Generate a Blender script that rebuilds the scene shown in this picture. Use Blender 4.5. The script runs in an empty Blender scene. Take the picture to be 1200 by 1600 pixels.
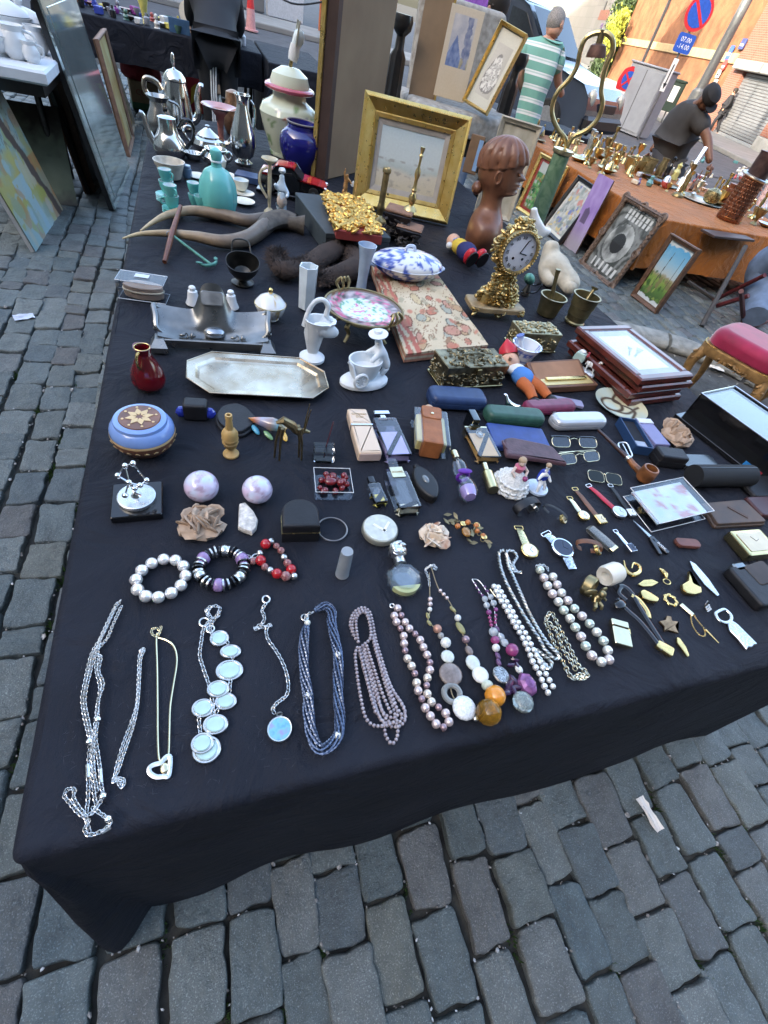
import bpy,math,random
import numpy as np
from mathutils import Vector,Matrix,noise,Euler
random.seed(7)
R=math.radians
PI=math.pi
SC=bpy.context.scene
COL=SC.collection
# camera
CAM_H=1.37
TOP=0.75
FPX,CX,CY=720.0,600.0,800.0
_dn=np.array([-190.0,640.0,FPX]);_dn/=np.linalg.norm(_dn)
_f=np.array([0,0,1.0])
_y=_f+_f.dot(_dn)*(-_dn);_y/=np.linalg.norm(_y)
_x=np.cross(_y,-_dn)
_a=R(27.6)
_RZ=np.array([[math.cos(_a),math.sin(_a),0],[-math.sin(_a),math.cos(_a),0],[0,0,1]])
CAMR=_RZ@np.array([_x,_y,-_dn])
cam=bpy.data.objects.new('camera',bpy.data.cameras.new('camera'))
COL.objects.link(cam)
_m=Matrix.Identity(4)
for i in range(3):
 _m[i][0]=CAMR[i][0];_m[i][1]=-CAMR[i][1];_m[i][2]=-CAMR[i][2]
_m[2][3]=CAM_H
cam.matrix_world=_m
cam.data.sensor_fit='VERTICAL';cam.data.sensor_height=36.0
cam.data.lens=36.0*FPX/1600.0
cam.data.clip_start=0.02;cam.data.clip_end=600
SC.camera=cam
def at(px,py,z=TOP):
 d=CAMR@np.array([px-CX,py-CY,FPX]);t=(z-CAM_H)/d[2]
 return Vector((d[0]*t,d[1]*t,z))
def pix(p):
 d=CAMR.T@(np.array(p)-np.array([0,0,CAM_H]));return(CX+FPX*d[0]/d[2],CY+FPX*d[1]/d[2])
def up(base,px,py,hi=2.5):
 """height of the point above base (a ground point) that is seen nearest to the pixel"""
 best=(1e9,0);z=base[2]
 while z<base[2]+hi:
  q=pix((base[0],base[1],z));e=(q[0]-px)**2+(q[1]-py)**2
  if e<best[0]:best=(e,z)
  z+=0.002
 return best[1]-base[2]
def dist(a,b,z=TOP):return(at(*a,z)-at(*b,z)).length
def ang(a,b,z=TOP):
 d=at(*b,z)-at(*a,z);return math.atan2(d.y,d.x)
# sky, sun, exposure
SUN_EL,SUN_AZ=R(21),R(200)
W=bpy.data.worlds.new('World');SC.world=W;W.use_nodes=True
_nt=W.node_tree;_bg=_nt.nodes['Background']
_sky=_nt.nodes.new('ShaderNodeTexSky');_sky.sky_type='NISHITA';_sky.sun_disc=False
_sky.sun_elevation=SUN_EL;_sky.sun_rotation=PI/2-SUN_AZ
_sky.air_density=1.0;_sky.dust_density=4.0;_sky.ozone_density=0.6
_nt.links.new(_sky.outputs[0],_bg.inputs[0]);_bg.inputs[1].default_value=0.15
_sl=bpy.data.lights.new('sun','SUN');_sl.energy=2.0;_sl.angle=R(0.6);_sl.color=(1,.91,.78)
_so=bpy.data.objects.new('sun',_sl);COL.objects.link(_so)
_dir=Vector((math.cos(SUN_AZ)*math.cos(SUN_EL),math.sin(SUN_AZ)*math.cos(SUN_EL),math.sin(SUN_EL)))
_so.rotation_euler=_dir.to_track_quat('Z','Y').to_euler();_so.location=_dir*50
SC.view_settings.view_transform='Standard';SC.view_settings.look='None'
SC.view_settings.gamma=1.0;SC.view_settings.exposure=2.85
SC.view_settings.use_curve_mapping=False
SC.render.engine='CYCLES'
SC.cycles.use_denoising=True
SC.cycles.max_bounces=10;SC.cycles.transmission_bounces=8;SC.cycles.transparent_max_bounces=16
SC.cycles.caustics_reflective=False;SC.cycles.caustics_refractive=False
SC.cycles.sample_clamp_indirect=6
# materials
MATS={}
def mat(key,c=(.5,.5,.5),rough=.5,metal=0.0,var=.12,sc=25,c2=None,c3=None,bump=0.0,bsc=80,trans=0.0,ior=1.45,sheen=0.0,coat=0.0,spec=.5,rnd=0.0,attr=False,rvar=.0,emis=0.0,det=4,sss=0.0,dist_=0.0):
 if key in MATS:return MATS[key]
 m=bpy.data.materials.new(key);m.use_nodes=True;MATS[key]=m
 nt=m.node_tree;N=nt.nodes;L=nt.links;P=N['Principled BSDF']
 tc=N.new('ShaderNodeTexCoord');nz=N.new('ShaderNodeTexNoise')
 L.new(tc.outputs['Object'],nz.inputs['Vector']);nz.inputs['Scale'].default_value=sc;nz.inputs['Detail'].default_value=det
 nz.inputs['Distortion'].default_value=dist_
 out=None
 if attr:
  at_=N.new('ShaderNodeVertexColor');at_.layer_name='Col'
  hv=N.new('ShaderNodeHueSaturation');L.new(at_.outputs[0],hv.inputs['Color'])
  mr=N.new('ShaderNodeMapRange');L.new(nz.outputs[0],mr.inputs[0]);mr.inputs[1].default_value=.25;mr.inputs[2].default_value=.75
  mr.inputs[3].default_value=1-var;mr.inputs[4].default_value=1+var
  L.new(mr.outputs[0],hv.inputs['Value']);out=hv.outputs[0]
 else:
  cr=N.new('ShaderNodeValToRGB');L.new(nz.outputs[0],cr.inputs[0])
  a=tuple(max(0,min(1,x*(1-var)))for x in c);b=c2 or tuple(max(0,min(1,x*(1+var)))for x in c)
  cr.color_ramp.elements[0].position=.32;cr.color_ramp.elements[1].position=.68
  cr.color_ramp.elements[0].color=(*(c if c2 else a),1);cr.color_ramp.elements[1].color=(*b,1)
  if c3:
   e=cr.color_ramp.elements.new(.5);e.color=(*c3,1)
  out=cr.outputs[0]
  if rnd:
   oi=N.new('ShaderNodeObjectInfo');hv=N.new('ShaderNodeHueSaturation')
   mr=N.new('ShaderNodeMapRange');L.new(oi.outputs['Random'],mr.inputs[0]);mr.inputs[3].default_value=1-rnd;mr.inputs[4].default_value=1+rnd
   L.new(mr.outputs[0],hv.inputs['Value']);L.new(out,hv.inputs['Color']);out=hv.outputs[0]
 L.new(out,P.inputs['Base Color'])
 P.inputs['Metallic'].default_value=metal;P.inputs['Roughness'].default_value=rough
 if rvar:
  n2=N.new('ShaderNodeTexNoise');L.new(tc.outputs['Object'],n2.inputs['Vector']);n2.inputs['Scale'].default_value=sc*1.7;n2.inputs['Detail'].default_value=5
  mr=N.new('ShaderNodeMapRange');L.new(n2.outputs[0],mr.inputs[0]);mr.inputs[1].default_value=.3;mr.inputs[2].default_value=.7
  mr.inputs[3].default_value=max(.02,rough-rvar);mr.inputs[4].default_value=min(1,rough+rvar);L.new(mr.outputs[0],P.inputs['Roughness'])
 P.inputs['IOR'].default_value=ior;P.inputs['Transmission Weight'].default_value=trans
 P.inputs['Specular IOR Level'].default_value=spec
 if sheen:P.inputs['Sheen Weight'].default_value=sheen;P.inputs['Sheen Roughness'].default_value=.4
 if coat:P.inputs['Coat Weight'].default_value=coat;P.inputs['Coat Roughness'].default_value=.06
 if sss:P.inputs['Subsurface Weight'].default_value=sss;P.inputs['Subsurface Radius'].default_value=(.01,.006,.004)
 if bump:
  n3=N.new('ShaderNodeTexNoise');L.new(tc.outputs['Object'],n3.inputs['Vector']);n3.inputs['Scale'].default_value=bsc;n3.inputs['Detail'].default_value=6
  bp=N.new('ShaderNodeBump');bp.inputs['Strength'].default_value=min(1,bump);bp.inputs['Distance'].default_value=1.0/bsc*.35
  L.new(n3.outputs[0],bp.inputs['Height']);L.new(bp.outputs[0],P.inputs['Normal'])
 return m
def clear(key,tint=(.96,.98,1),gloss=.16,rough=.02):
 """thin clear plastic or window glass: mostly see-through, with a sky reflection that grows at grazing angles"""
 if key in MATS:return MATS[key]
 m=bpy.data.materials.new(key);m.use_nodes=True;MATS[key]=m
 nt=m.node_tree;N=nt.nodes;L=nt.links
 for n in list(N):N.remove(n)
 o=N.new('ShaderNodeOutputMaterial');mx=N.new('ShaderNodeMixShader');t=N.new('ShaderNodeBsdfTransparent');g=N.new('ShaderNodeBsdfGlossy')
 fr=N.new('ShaderNodeLayerWeight');fr.inputs[0].default_value=.5;pw=N.new('ShaderNodeMath');pw.operation='POWER';pw.inputs[1].default_value=4.5;L.new(fr.outputs['Facing'],pw.inputs[0])
 ma=N.new('ShaderNodeMath');ma.operation='MULTIPLY_ADD';ma.inputs[1].default_value=.8;ma.inputs[2].default_value=gloss*.6
 L.new(pw.outputs[0],ma.inputs[0]);L.new(ma.outputs[0],mx.inputs[0])
 t.inputs[0].default_value=(*tint,1);g.inputs['Roughness'].default_value=rough
 L.new(t.outputs[0],mx.inputs[1]);L.new(g.outputs[0],mx.inputs[2]);L.new(mx.outputs[0],o.inputs[0])
 return m
# shapes: every function returns (verts, faces)
def lathe(prof,n=24,sx=1,sy=1,cap=True,wob=None):
 v=[];f=[]
 for j,(r,z)in enumerate(prof):
  for i in range(n):
   a=2*PI*i/n;q=r*(wob(a,z)if wob else 1)
   v.append((q*math.cos(a)*sx,q*math.sin(a)*sy,z))
 for j in range(len(prof)-1):
  for i in range(n):
   k=(i+1)%n
   f.append((j*n+i,j*n+k,(j+1)*n+k,(j+1)*n+i))
 if cap:
  if prof[0][0]>1e-6:f.append(tuple(range(n-1,-1,-1)))
  if prof[-1][0]>1e-6:f.append(tuple((len(prof)-1)*n+i for i in range(n)))
 return v,f
def spline(pts,k=6,closed=False):
 """Catmull-Rom through the points"""
 P=[Vector(p)for p in pts];n=len(P);out=[]
 rng=range(n)if closed else range(n-1)
 for i in rng:
  p0=P[(i-1)%n]if closed or i>0 else P[0]*2-P[1]
  p1=P[i];p2=P[(i+1)%n]
  p3=P[(i+2)%n]if closed or i+2<n else P[-1]*2-P[-2]
  for j in range(k):
   t=j/k
   out.append(.5*((2*p1)+(p2-p0)*t+(2*p0-5*p1+4*p2-p3)*t*t+(3*p1-p0-3*p2+p3)*t**3))
 if not closed:out.append(P[-1])
 return out
def tube(path,r=.01,n=8,closed=False,cap=True,flat=1.0,ref=None):
 """r: radius or list; flat < 1 squashes the section along the reference normal"""
 P=[Vector(p)for p in path];m=len(P);v=[];f=[]
 rr=r if isinstance(r,(list,tuple))else[r]*m
 if len(rr)!=m:rr=[rr[min(len(rr)-1,int(i*(len(rr)-1)/(m-1)+.5))]if len(rr)<2 else rr[int(i*(len(rr)-1)/(m-1))]*(1-(i*(len(rr)-1)/(m-1))%1)+rr[min(len(rr)-1,int(i*(len(rr)-1)/(m-1))+1)]*((i*(len(rr)-1)/(m-1))%1)for i in range(m)]
 nr=None
 for i in range(m):
  t=(P[(i+1)%m]-P[(i-1)%m])if closed else(P[min(i+1,m-1)]-P[max(i-1,0)])
  if t.length<1e-9:t=Vector((0,0,1))
  t.normalize()
  if nr is None:
   a=Vector(ref)if ref else(Vector((0,0,1))if abs(t.z)<.9 else Vector((1,0,0)))
   nr=a-a.dot(t)*t
  else:
   nr=(Vector(ref)-Vector(ref).dot(t)*t)if ref and abs(Vector(ref).normalized().dot(t))<.98 else nr-nr.dot(t)*t
  if nr.length<1e-6:nr=t.orthogonal()
  nr.normalize();b=t.cross(nr)
  for k in range(n):
   an=2*PI*k/n
   v.append(tuple(P[i]+nr*(math.cos(an)*rr[i]*flat)+b*(math.sin(an)*rr[i])))
 for i in range(m if closed else m-1):
  for k in range(n):
   q=(k+1)%n;i2=(i+1)%m
   f.append((i*n+k,i*n+q,i2*n+q,i2*n+k))
 if cap and not closed:
  f.append(tuple(range(n-1,-1,-1)));f.append(tuple((m-1)*n+k for k in range(n)))
 return v,f
def box(sx,sy,sz,bv=0.0,z0=0.0,c=(0,0)):
 """box centred in x, y, standing on z0; bv = chamfer"""
 x,y=sx/2,sy/2;ox,oy=c
 if bv<=0:
  v=[(ox+i*x,oy+j*y,z0+k*sz)for k in(0,1)for j in(-1,1)for i in(-1,1)]
  return v,[(0,2,3,1),(4,5,7,6),(0,1,5,4),(2,6,7,3),(0,4,6,2),(1,3,7,5)]
 bv=min(bv,x*.98,y*.98,sz*.49)
 return prism([(ox-x,oy-y),(ox+x,oy-y),(ox+x,oy+y),(ox-x,oy+y)],z0,z0+sz,bv,bv)
def inset(poly,d):
 n=len(poly);out=[]
 ar=sum(poly[i][0]*poly[(i+1)%n][1]-poly[(i+1)%n][0]*poly[i][1]for i in range(n))
 s=1 if ar>0 else-1
 for i in range(n):
  p0,p1,p2=Vector(poly[i-1][:2]),Vector(poly[i][:2]),Vector(poly[(i+1)%n][:2])
  a=(p1-p0);b=(p2-p1)
  if a.length<1e-9 or b.length<1e-9:out.append(tuple(p1));continue
  a.normalize();b.normalize()
  na=Vector((-a.y,a.x))*s;nb=Vector((-b.y,b.x))*s;h=na+nb
  if h.length<1e-6:h=na
  h.normalize();k=max(.35,h.dot(na));out.append(tuple(p1+h*(d/k)))
 return out
def roundpoly(poly,r,k=4):
 n=len(poly);out=[]
 for i in range(n):
  p0,p1,p2=Vector(poly[i-1]),Vector(poly[i]),Vector(poly[(i+1)%n])
  a=(p0-p1);b=(p2-p1);d=min(r,a.length*.49,b.length*.49);a.normalize();b.normalize()
  q0,q2=p1+a*d,p1+b*d
  for j in range(k+1):
   t=j/k;out.append(tuple((1-t)**2*q0+2*t*(1-t)*p1+t*t*q2))
 return out
def rrect(w,h,r,k=4):return roundpoly([(-w/2,-h/2),(w/2,-h/2),(w/2,h/2),(-w/2,h/2)],r,k)
def loft(loops,cap0=True,cap1=True,closed=False):
 n=len(loops[0]);v=[tuple(p)for l in loops for p in l];f=[]
 m=len(loops)
 for j in range(m if closed else m-1):
  for i in range(n):
   k=(i+1)%n;j2=(j+1)%m
   f.append((j*n+i,j*n+k,j2*n+k,j2*n+i))
 if not closed:
  if cap0:f.append(tuple(range(n-1,-1,-1)))
  if cap1:f.append(tuple((m-1)*n+i for i in range(n)))
 return v,f
def prism(poly,z0,z1,bt=0.0,bb=0.0,k=1):
 """extruded outline, edges chamfered (k > 1: rounded) by bt above and bb below"""
 n=len(poly)
 if sum(poly[i][0]*poly[(i+1)%n][1]-poly[(i+1)%n][0]*poly[i][1]for i in range(n))<0:poly=poly[::-1]
 L=[]
 def ring(d,z):return[(p[0],p[1],z)for p in(inset(poly,d)if d>1e-9 else poly)]
 if bb>0:
  for j in range(k):a=PI/2*j/k;L.append(ring(bb*(1-math.sin(a)),z0+bb*(1-math.cos(a))))
  L.append(ring(0,z0+bb))
 else:L.append(ring(0,z0))
 if bt>0:
  L.append(ring(0,z1-bt))
  for j in range(1,k+1):a=PI/2*j/k;L.append(ring(bt*(1-math.cos(a)),z1-bt+bt*math.sin(a)))
 else:L.append(ring(0,z1))
 return loft(L)
def ball(rx,ry=None,rz=None,nu=14,nv=9,c=(0,0,0),nz=0.0,fr=3.0,seed=0):
 ry=rx if ry is None else ry;rz=rx if rz is None else rz
 pr=[(math.sin(PI*j/nv),-math.cos(PI*j/nv))for j in range(nv+1)]
 v=[];f=[]
 v.append((0,0,-1));
 for j in range(1,nv):
  for i in range(nu):
   a=2*PI*i/nu;v.append((pr[j][0]*math.cos(a),pr[j][0]*math.sin(a),pr[j][1]))
 v.append((0,0,1));last=len(v)-1
 for i in range(nu):
  k=(i+1)%nu
  f.append((0,1+k,1+i));f.append((last,1+(nv-2)*nu+i,1+(nv-2)*nu+k))
  for j in range(nv-2):f.append((1+j*nu+i,1+j*nu+k,1+(j+1)*nu+k,1+(j+1)*nu+i))
 o=[]
 for p in v:
  q=1.0
  if nz:q+=nz*noise.noise(Vector(p)*fr+Vector((seed*3.1,seed*1.7,seed)))
  o.append((c[0]+p[0]*rx*q,c[1]+p[1]*ry*q,c[2]+p[2]*rz*q))
 return o,f
def torus(Rr,r,nu=28,nv=8,sx=1,sy=1):
 return tube([(Rr*math.cos(2*PI*i/nu)*sx,Rr*math.sin(2*PI*i/nu)*sy,0)for i in range(nu)],r,nv,closed=True,ref=(0,0,1))
def grid(fn,nu,nv,thick=None):
 v=[tuple(fn(i/nu,j/nv))for j in range(nv+1)for i in range(nu+1)];w=nu+1
 f=[(j*w+i,j*w+i+1,(j+1)*w+i+1,(j+1)*w+i)for j in range(nv)for i in range(nu)]
 if thick:
  n0=len(v);v=v+[(p[0],p[1],p[2]-thick)for p in v]
  f=f+[tuple(n0+k for k in reversed(q))for q in f]
  edge=[i for i in range(w)]+[j*w+nu for j in range(1,nv+1)]+[nv*w+i for i in range(nu-1,-1,-1)]+[j*w for j in range(nv-1,0,-1)]
  for a,b in zip(edge,edge[1:]+edge[:1]):f.append((b,a,n0+a,n0+b))
 return v,f
def mv(s,loc=(0,0,0),rot=(0,0,0),sc=(1,1,1)):
 M=Matrix.LocRotScale(Vector(loc),Euler(rot),Vector(sc)if not isinstance(sc,(int,float))else Vector((sc,)*3))
 return[tuple(M@Vector(p))for p in s[0]],s[1]
def join(*ss):
 v=[];f=[]
 for s in ss:
  o=len(v);v+=list(s[0]);f+=[tuple(o+i for i in q)for q in s[1]]
 return v,f
def stick(a,b,r,r2=None,n=8):return tube([a,b],[r,r if r2 is None else r2],n)
# objects
def mesh(name,s,m=None,sharp=38,paint=None):
 me=bpy.data.meshes.new(name);me.from_pydata([tuple(p)for p in s[0]],[],[tuple(q)for q in s[1]]);me.update()
 if m:me.materials.append(m)
 me.polygons.foreach_set('use_smooth',[sharp>0]*len(me.polygons))
 if sharp>0:me.set_sharp_from_angle(angle=R(sharp))
 if paint:
  ca=me.color_attributes.new('Col','FLOAT_COLOR','POINT')
  dat=[]
  for p in me.vertices:dat.extend((*paint(p.co),1.0))
  ca.data.foreach_set('color',dat)
 return me
def obj(name,s,m=None,parent=None,loc=(0,0,0),rot=(0,0,0),sharp=38,paint=None,scale=None,**props):
 me=s if isinstance(s,bpy.types.Mesh)else mesh(name,s,m,sharp,paint)
 o=bpy.data.objects.new(name,me);COL.objects.link(o)
 if parent:o.parent=parent
 o.location=loc;o.rotation_euler=rot
 if scale is not None:o.scale=scale if not isinstance(scale,(int,float))else(scale,)*3
 if not isinstance(s,bpy.types.Mesh)and sharp>0 and 5<len(me.polygons)<900:
  wn=o.modifiers.new('weighted','WEIGHTED_NORMAL');wn.keep_sharp=True;wn.weight=60
 for k,v in props.items():o[k]=v
 return o
def tag(o,label,cat,group=None):
 o['label']=label;o['category']=cat
 if group:o['group']=group
 return o
def thing(name,label,cat,loc=(0,0,0),rz=0,group=None,rot=None):
 o=bpy.data.objects.new(name,None);COL.objects.link(o);o.empty_display_size=.05
 o.location=loc;o.rotation_euler=rot or(0,0,rz)
 return tag(o,label,cat,group)
def one(name,s,m,label,cat,loc=(0,0,0),rz=0,group=None,rot=None,**k):
 return tag(obj(name,s,m,None,loc,rot or(0,0,rz),**k),label,cat,group)
def dup(o,parent=None,loc=None,rz=None,label=None,group=None):
 c=o.copy();COL.objects.link(c)
 if parent:c.parent=parent
 if loc is not None:c.location=loc
 if rz is not None:c.rotation_euler=(0,0,rz)
 if label:c['label']=label
 if group:c['group']=group
 for ch in[x for x in list(o.children)]:dup(ch,c)
 return c
def text(name,s,size,m,parent,loc,rot=(0,0,0),sx=1.0,depth=.0004):
 cu=bpy.data.curves.new(name,'FONT');cu.body=s;cu.size=size;cu.align_x='CENTER';cu.align_y='CENTER';cu.extrude=depth;cu.resolution_u=2
 t=bpy.data.objects.new(name,cu);COL.objects.link(t)
 dg=bpy.context.evaluated_depsgraph_get();me=bpy.data.meshes.new_from_object(t.evaluated_get(dg))
 bpy.data.objects.remove(t);me.name=name
 if not me.materials:me.materials.append(m)
 else:me.materials[0]=m
 o=bpy.data.objects.new(name,me);COL.objects.link(o);o.parent=parent;o.location=loc;o.rotation_euler=rot;o.scale=(sx,1,1)
 return o
def lerp(a,b,t):return tuple(a[i]+(b[i]-a[i])*t for i in range(3))
def fbm(x,y,s=0,o=4):return noise.fractal(Vector((x,y,s*7.3)),1.0,2.0,o)
def stops(t,*ks):
 """colour ramp: ks = (pos, rgb) ..."""
 if t<=ks[0][0]:return ks[0][1]
 for(a,ca),(b,cb)in zip(ks,ks[1:]):
  if t<=b:return lerp(ca,cb,(t-a)/(b-a))
 return ks[-1][1]
def blots(seed,n,pal,s=.12,asp=1.0,edge=0):
 r=random.Random(seed);E=[]
 for _ in range(n):a=r.uniform(0,3.14);E.append((r.random(),r.random(),s*r.uniform(.3,1),s*r.uniform(.25,.7),math.cos(a),math.sin(a),r.choice(pal)))
 def f(u,v,base):
  for x,y,p,q,c,d,col in E:
   dx,dy=u-x,(v-y)*asp;k=((dx*c+dy*d)/p)**2+((dy*c-dx*d)/q)**2
   if k<1:return tuple(z*.35 for z in col)if edge and k>1-edge else(col if base[0]>5 else lerp(col,base,.12+.2*k))
  return base
 return f
def picture(name,w,h,fn,parent,loc=(0,0,0),rot=(0,0,0),n=60,rough=.5):
 """a flat painted sheet w x h in the local x-z plane facing -y; fn(u, v) -> rgb with v up"""
 nx=max(8,int(n*min(1,w/h)));ny=max(8,int(n*min(1,h/w)))
 s=grid(lambda u,v:((u-.5)*w,0,v*h),nx,ny)
 return obj(name,s,mat('print_%d'%int(rough*100),attr=True,rough=rough,var=.05,sc=120),parent,loc,rot,paint=lambda c:fn(c.x/w+.5,c.z/h))
def frame(parent,w,h,fw,d,m,z0=0,y=0,prof=None,name='frame_rail'):
 """four mitred rails round an opening; outer size w x h, in the x-z plane, front towards -y"""
 prof=prof or[(0,0),(0,-d),(fw*.25,-d*1.15),(fw*.6,-d*.75),(fw,-d*.6),(fw,0)]
 for k in range(4):
  Lg=w if k%2==0 else h;a=[];b=[]
  for(q,dep)in prof:
   a.append((-Lg/2+q,dep,q));b.append((Lg/2-q,dep,q))
  s=loft([a,b]);off=(h if k%2==0 else w)/2
  M=Matrix.Translation((0,y,z0+h/2))@Matrix.Rotation(-PI/2*k,4,'Y')@Matrix.Translation((0,0,-off))
  obj(name,([tuple(M@Vector(p))for p in s[0]],[tuple(reversed(q))for q in s[1]]),m,parent,sharp=30)
def ellipse(a,b,n=24):return[(a*math.cos(2*PI*i/n),b*math.sin(2*PI*i/n))for i in range(n)]
def person_mesh(name,joints,edges,m,parent=None,sub=2):
 """one continuous skinned surface: joints {key: ((x, y, z), radius or (rx, ry))}, edges between keys; the first joint is the root"""
 ks=list(joints);ix={k:i for i,k in enumerate(ks)}
 me=bpy.data.meshes.new(name);me.from_pydata([joints[k][0]for k in ks],[(ix[a],ix[b])for a,b in edges],[]);me.update()
 o=bpy.data.objects.new(name,me);COL.objects.link(o)
 o.modifiers.new('skin','SKIN');sv=me.skin_vertices[0].data
 for k in ks:
  r=joints[k][1];sv[ix[k]].radius=r if isinstance(r,tuple)else(r,r);sv[ix[k]].use_root=(ix[k]==0)
 sb=o.modifiers.new('sub','SUBSURF');sb.levels=sub;sb.render_levels=sub
 dg=bpy.context.evaluated_depsgraph_get();nm=bpy.data.meshes.new_from_object(o.evaluated_get(dg))
 bpy.data.objects.remove(o);nm.name=name
 nm.polygons.foreach_set('use_smooth',[True]*len(nm.polygons))
 if m:nm.materials.clear();nm.materials.append(m)
 o=bpy.data.objects.new(name,nm);COL.objects.link(o)
 if parent:o.parent=parent
 return o
# ground
def struct(o):o['kind']='structure';return o
m_soil=mat('joint_dirt',(.018,.016,.013),.95,var=.5,sc=30,c2=(.045,.04,.03),bump=.8,bsc=120)
ground=struct(obj('ground',grid(lambda u,v:((u-.5)*500,(v-.5)*500,-.03),4,4),m_soil))
m_asph=mat('asphalt',(.075,.075,.078),.85,var=.2,sc=3,bump=.5,bsc=60)
road=struct(obj('road',join(mv(box(240,60,.004),(0,41.2,-.028)),mv(box(100,20,.004),(59.6,1.0,-.028))),m_asph,sharp=0))
def cobble_mat():
 m=bpy.data.materials.new('porphyry_sett');m.use_nodes=True
 nt=m.node_tree;N=nt.nodes;L=nt.links;P=N['Principled BSDF']
 oi=N.new('ShaderNodeObjectInfo');ge=N.new('ShaderNodeNewGeometry');ad=N.new('ShaderNodeMath');ad.operation='ADD'
 L.new(oi.outputs['Random'],ad.inputs[0]);L.new(ge.outputs['Random Per Island'],ad.inputs[1])
 fr=N.new('ShaderNodeMath');fr.operation='FRACT';L.new(ad.outputs[0],fr.inputs[0])
 cr=N.new('ShaderNodeValToRGB');L.new(fr.outputs[0],cr.inputs[0]);cr.color_ramp.interpolation='LINEAR'
 cols=[(0,(.076,.092,.091)),(.2,(.103,.123,.122)),(.4,(.090,.103,.098)),(.55,(.138,.154,.146)),(.7,(.096,.093,.088)),(.85,(.072,.096,.103)),(1,(.120,.126,.108))]
 for i,(p,c)in enumerate(cols):
  e=cr.color_ramp.elements[i]if i<2 else cr.color_ramp.elements.new(p)
  e.position=p;e.color=(*c,1)
 tc=N.new('ShaderNodeTexCoord');
 of=N.new('ShaderNodeVectorMath');of.operation='ADD';L.new(tc.outputs['Object'],of.inputs[0]);L.new(oi.outputs['Location'],of.inputs[1])
 n1=N.new('ShaderNodeTexNoise');n1.inputs['Scale'].default_value=14;n1.inputs['Detail'].default_value=7;n1.inputs['Roughness'].default_value=.7;L.new(of.outputs[0],n1.inputs['Vector'])
 n2=N.new('ShaderNodeTexNoise');n2.inputs['Scale'].default_value=330;n2.inputs['Detail'].default_value=3;L.new(of.outputs[0],n2.inputs['Vector'])
 mr=N.new('ShaderNodeMapRange');mr.inputs[1].default_value=.25;mr.inputs[2].default_value=.75;mr.inputs[3].default_value=.62;mr.inputs[4].default_value=1.4;L.new(n1.outputs[0],mr.inputs[0])
 mr2=N.new('ShaderNodeMapRange');mr2.inputs[1].default_value=.55;mr2.inputs[2].default_value=.75;mr2.inputs[3].default_value=0.0;mr2.inputs[4].default_value=1.7;L.new(n2.outputs[0],mr2.inputs[0])
 su=N.new('ShaderNodeMath');su.operation='ADD';L.new(mr.outputs[0],su.inputs[0]);L.new(mr2.outputs[0],su.inputs[1])
 hv=N.new('ShaderNodeHueSaturation');L.new(cr.outputs[0],hv.inputs['Color']);L.new(su.outputs[0],hv.inputs['Value']);L.new(hv.outputs[0],P.inputs['Base Color'])
 P.inputs['Roughness'].default_value=.5;P.inputs['Specular IOR Level'].default_value=.55
 n3=N.new('ShaderNodeTexNoise');n3.inputs['Scale'].default_value=45;n3.inputs['Detail'].default_value=9;n3.inputs['Roughness'].default_value=.65;L.new(of.outputs[0],n3.inputs['Vector'])
 bp=N.new('ShaderNodeBump');bp.inputs['Strength'].default_value=.85;bp.inputs['Distance'].default_value=.015
 L.new(n3.outputs[0],bp.inputs['Height']);L.new(bp.outputs[0],P.inputs['Normal'])
 return m
m_sett=cobble_mat()
PIT=Vector((2.78,1.58,0));PITR=1.27
def sett(w,l,seed,n=28,rings=True):
 """one worn sett, w x l, top about z = 0, outline knocked about"""
 rs=random.Random(seed);base=rrect(w,l,min(w,l)*rs.uniform(.07,.15),3 if rings else 1)
 k=[rs.uniform(-.006,.006)for _ in range(4)]
 pts=[]
 if rings:
  dense=[]
  for i in range(len(base)):
   a,b=Vector(base[i]),Vector(base[(i+1)%len(base)]);q=max(1,int((b-a).length/.018))
   for j in range(q):dense.append(a+(b-a)*(j/q))
  base=dense
 for p in base:
  p=Vector(p);x=p.x*(1+k[0]*p.y*120)+p.y*k[1]*6;y=p.y*(1+k[2]*p.x*120)+p.x*k[3]*6
  d=noise.noise(Vector((x*28,y*28,seed*1.37)))*.007+noise.noise(Vector((x*80,y*80,seed*2.1)))*.0038
  r=Vector((x,y));r=r+r.normalized()*d;pts.append((r.x,r.y))
 def hz(x,y):return noise.noise(Vector((x*17,y*17,seed*.77)))*.0075+noise.noise(Vector((x*55,y*55,seed*.3)))*.0018+x*k[1]*4+y*k[3]*4
 sch=[(1.0,-.07),(1.0,-.012),(.992,-.006),(.974,-.0018),(.945,-.0002),(.8,0),(.5,.0006),(.22,.0008)]if rings else[(1,-.05),(.98,-.01),(.86,0)]
 L=[]
 for s,z in sch:L.append([(p[0]*s,p[1]*s,z+(hz(p[0]*s,p[1]*s)if z>-.06 else 0))for p in pts])
 return loft(L,cap0=False)
cells=[]
rs=random.Random(3);x=-7.0;ci=0
while x<9.5:
 w=rs.uniform(.094,.122);y=-2.2-rs.uniform(0,.16);ci+=1
 while y<11.0:
  l=rs.uniform(.135,.178)
  if rs.random()<.06:l=rs.uniform(.085,.12)
  cx,cy=x+w/2+.022*math.sin(y*.9+x*.4)+.012*math.sin(y*3.1+ci),y+l/2
  cells.append((cx,cy,w,l));y+=l
 x+=w
near,far=[],[]
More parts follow.
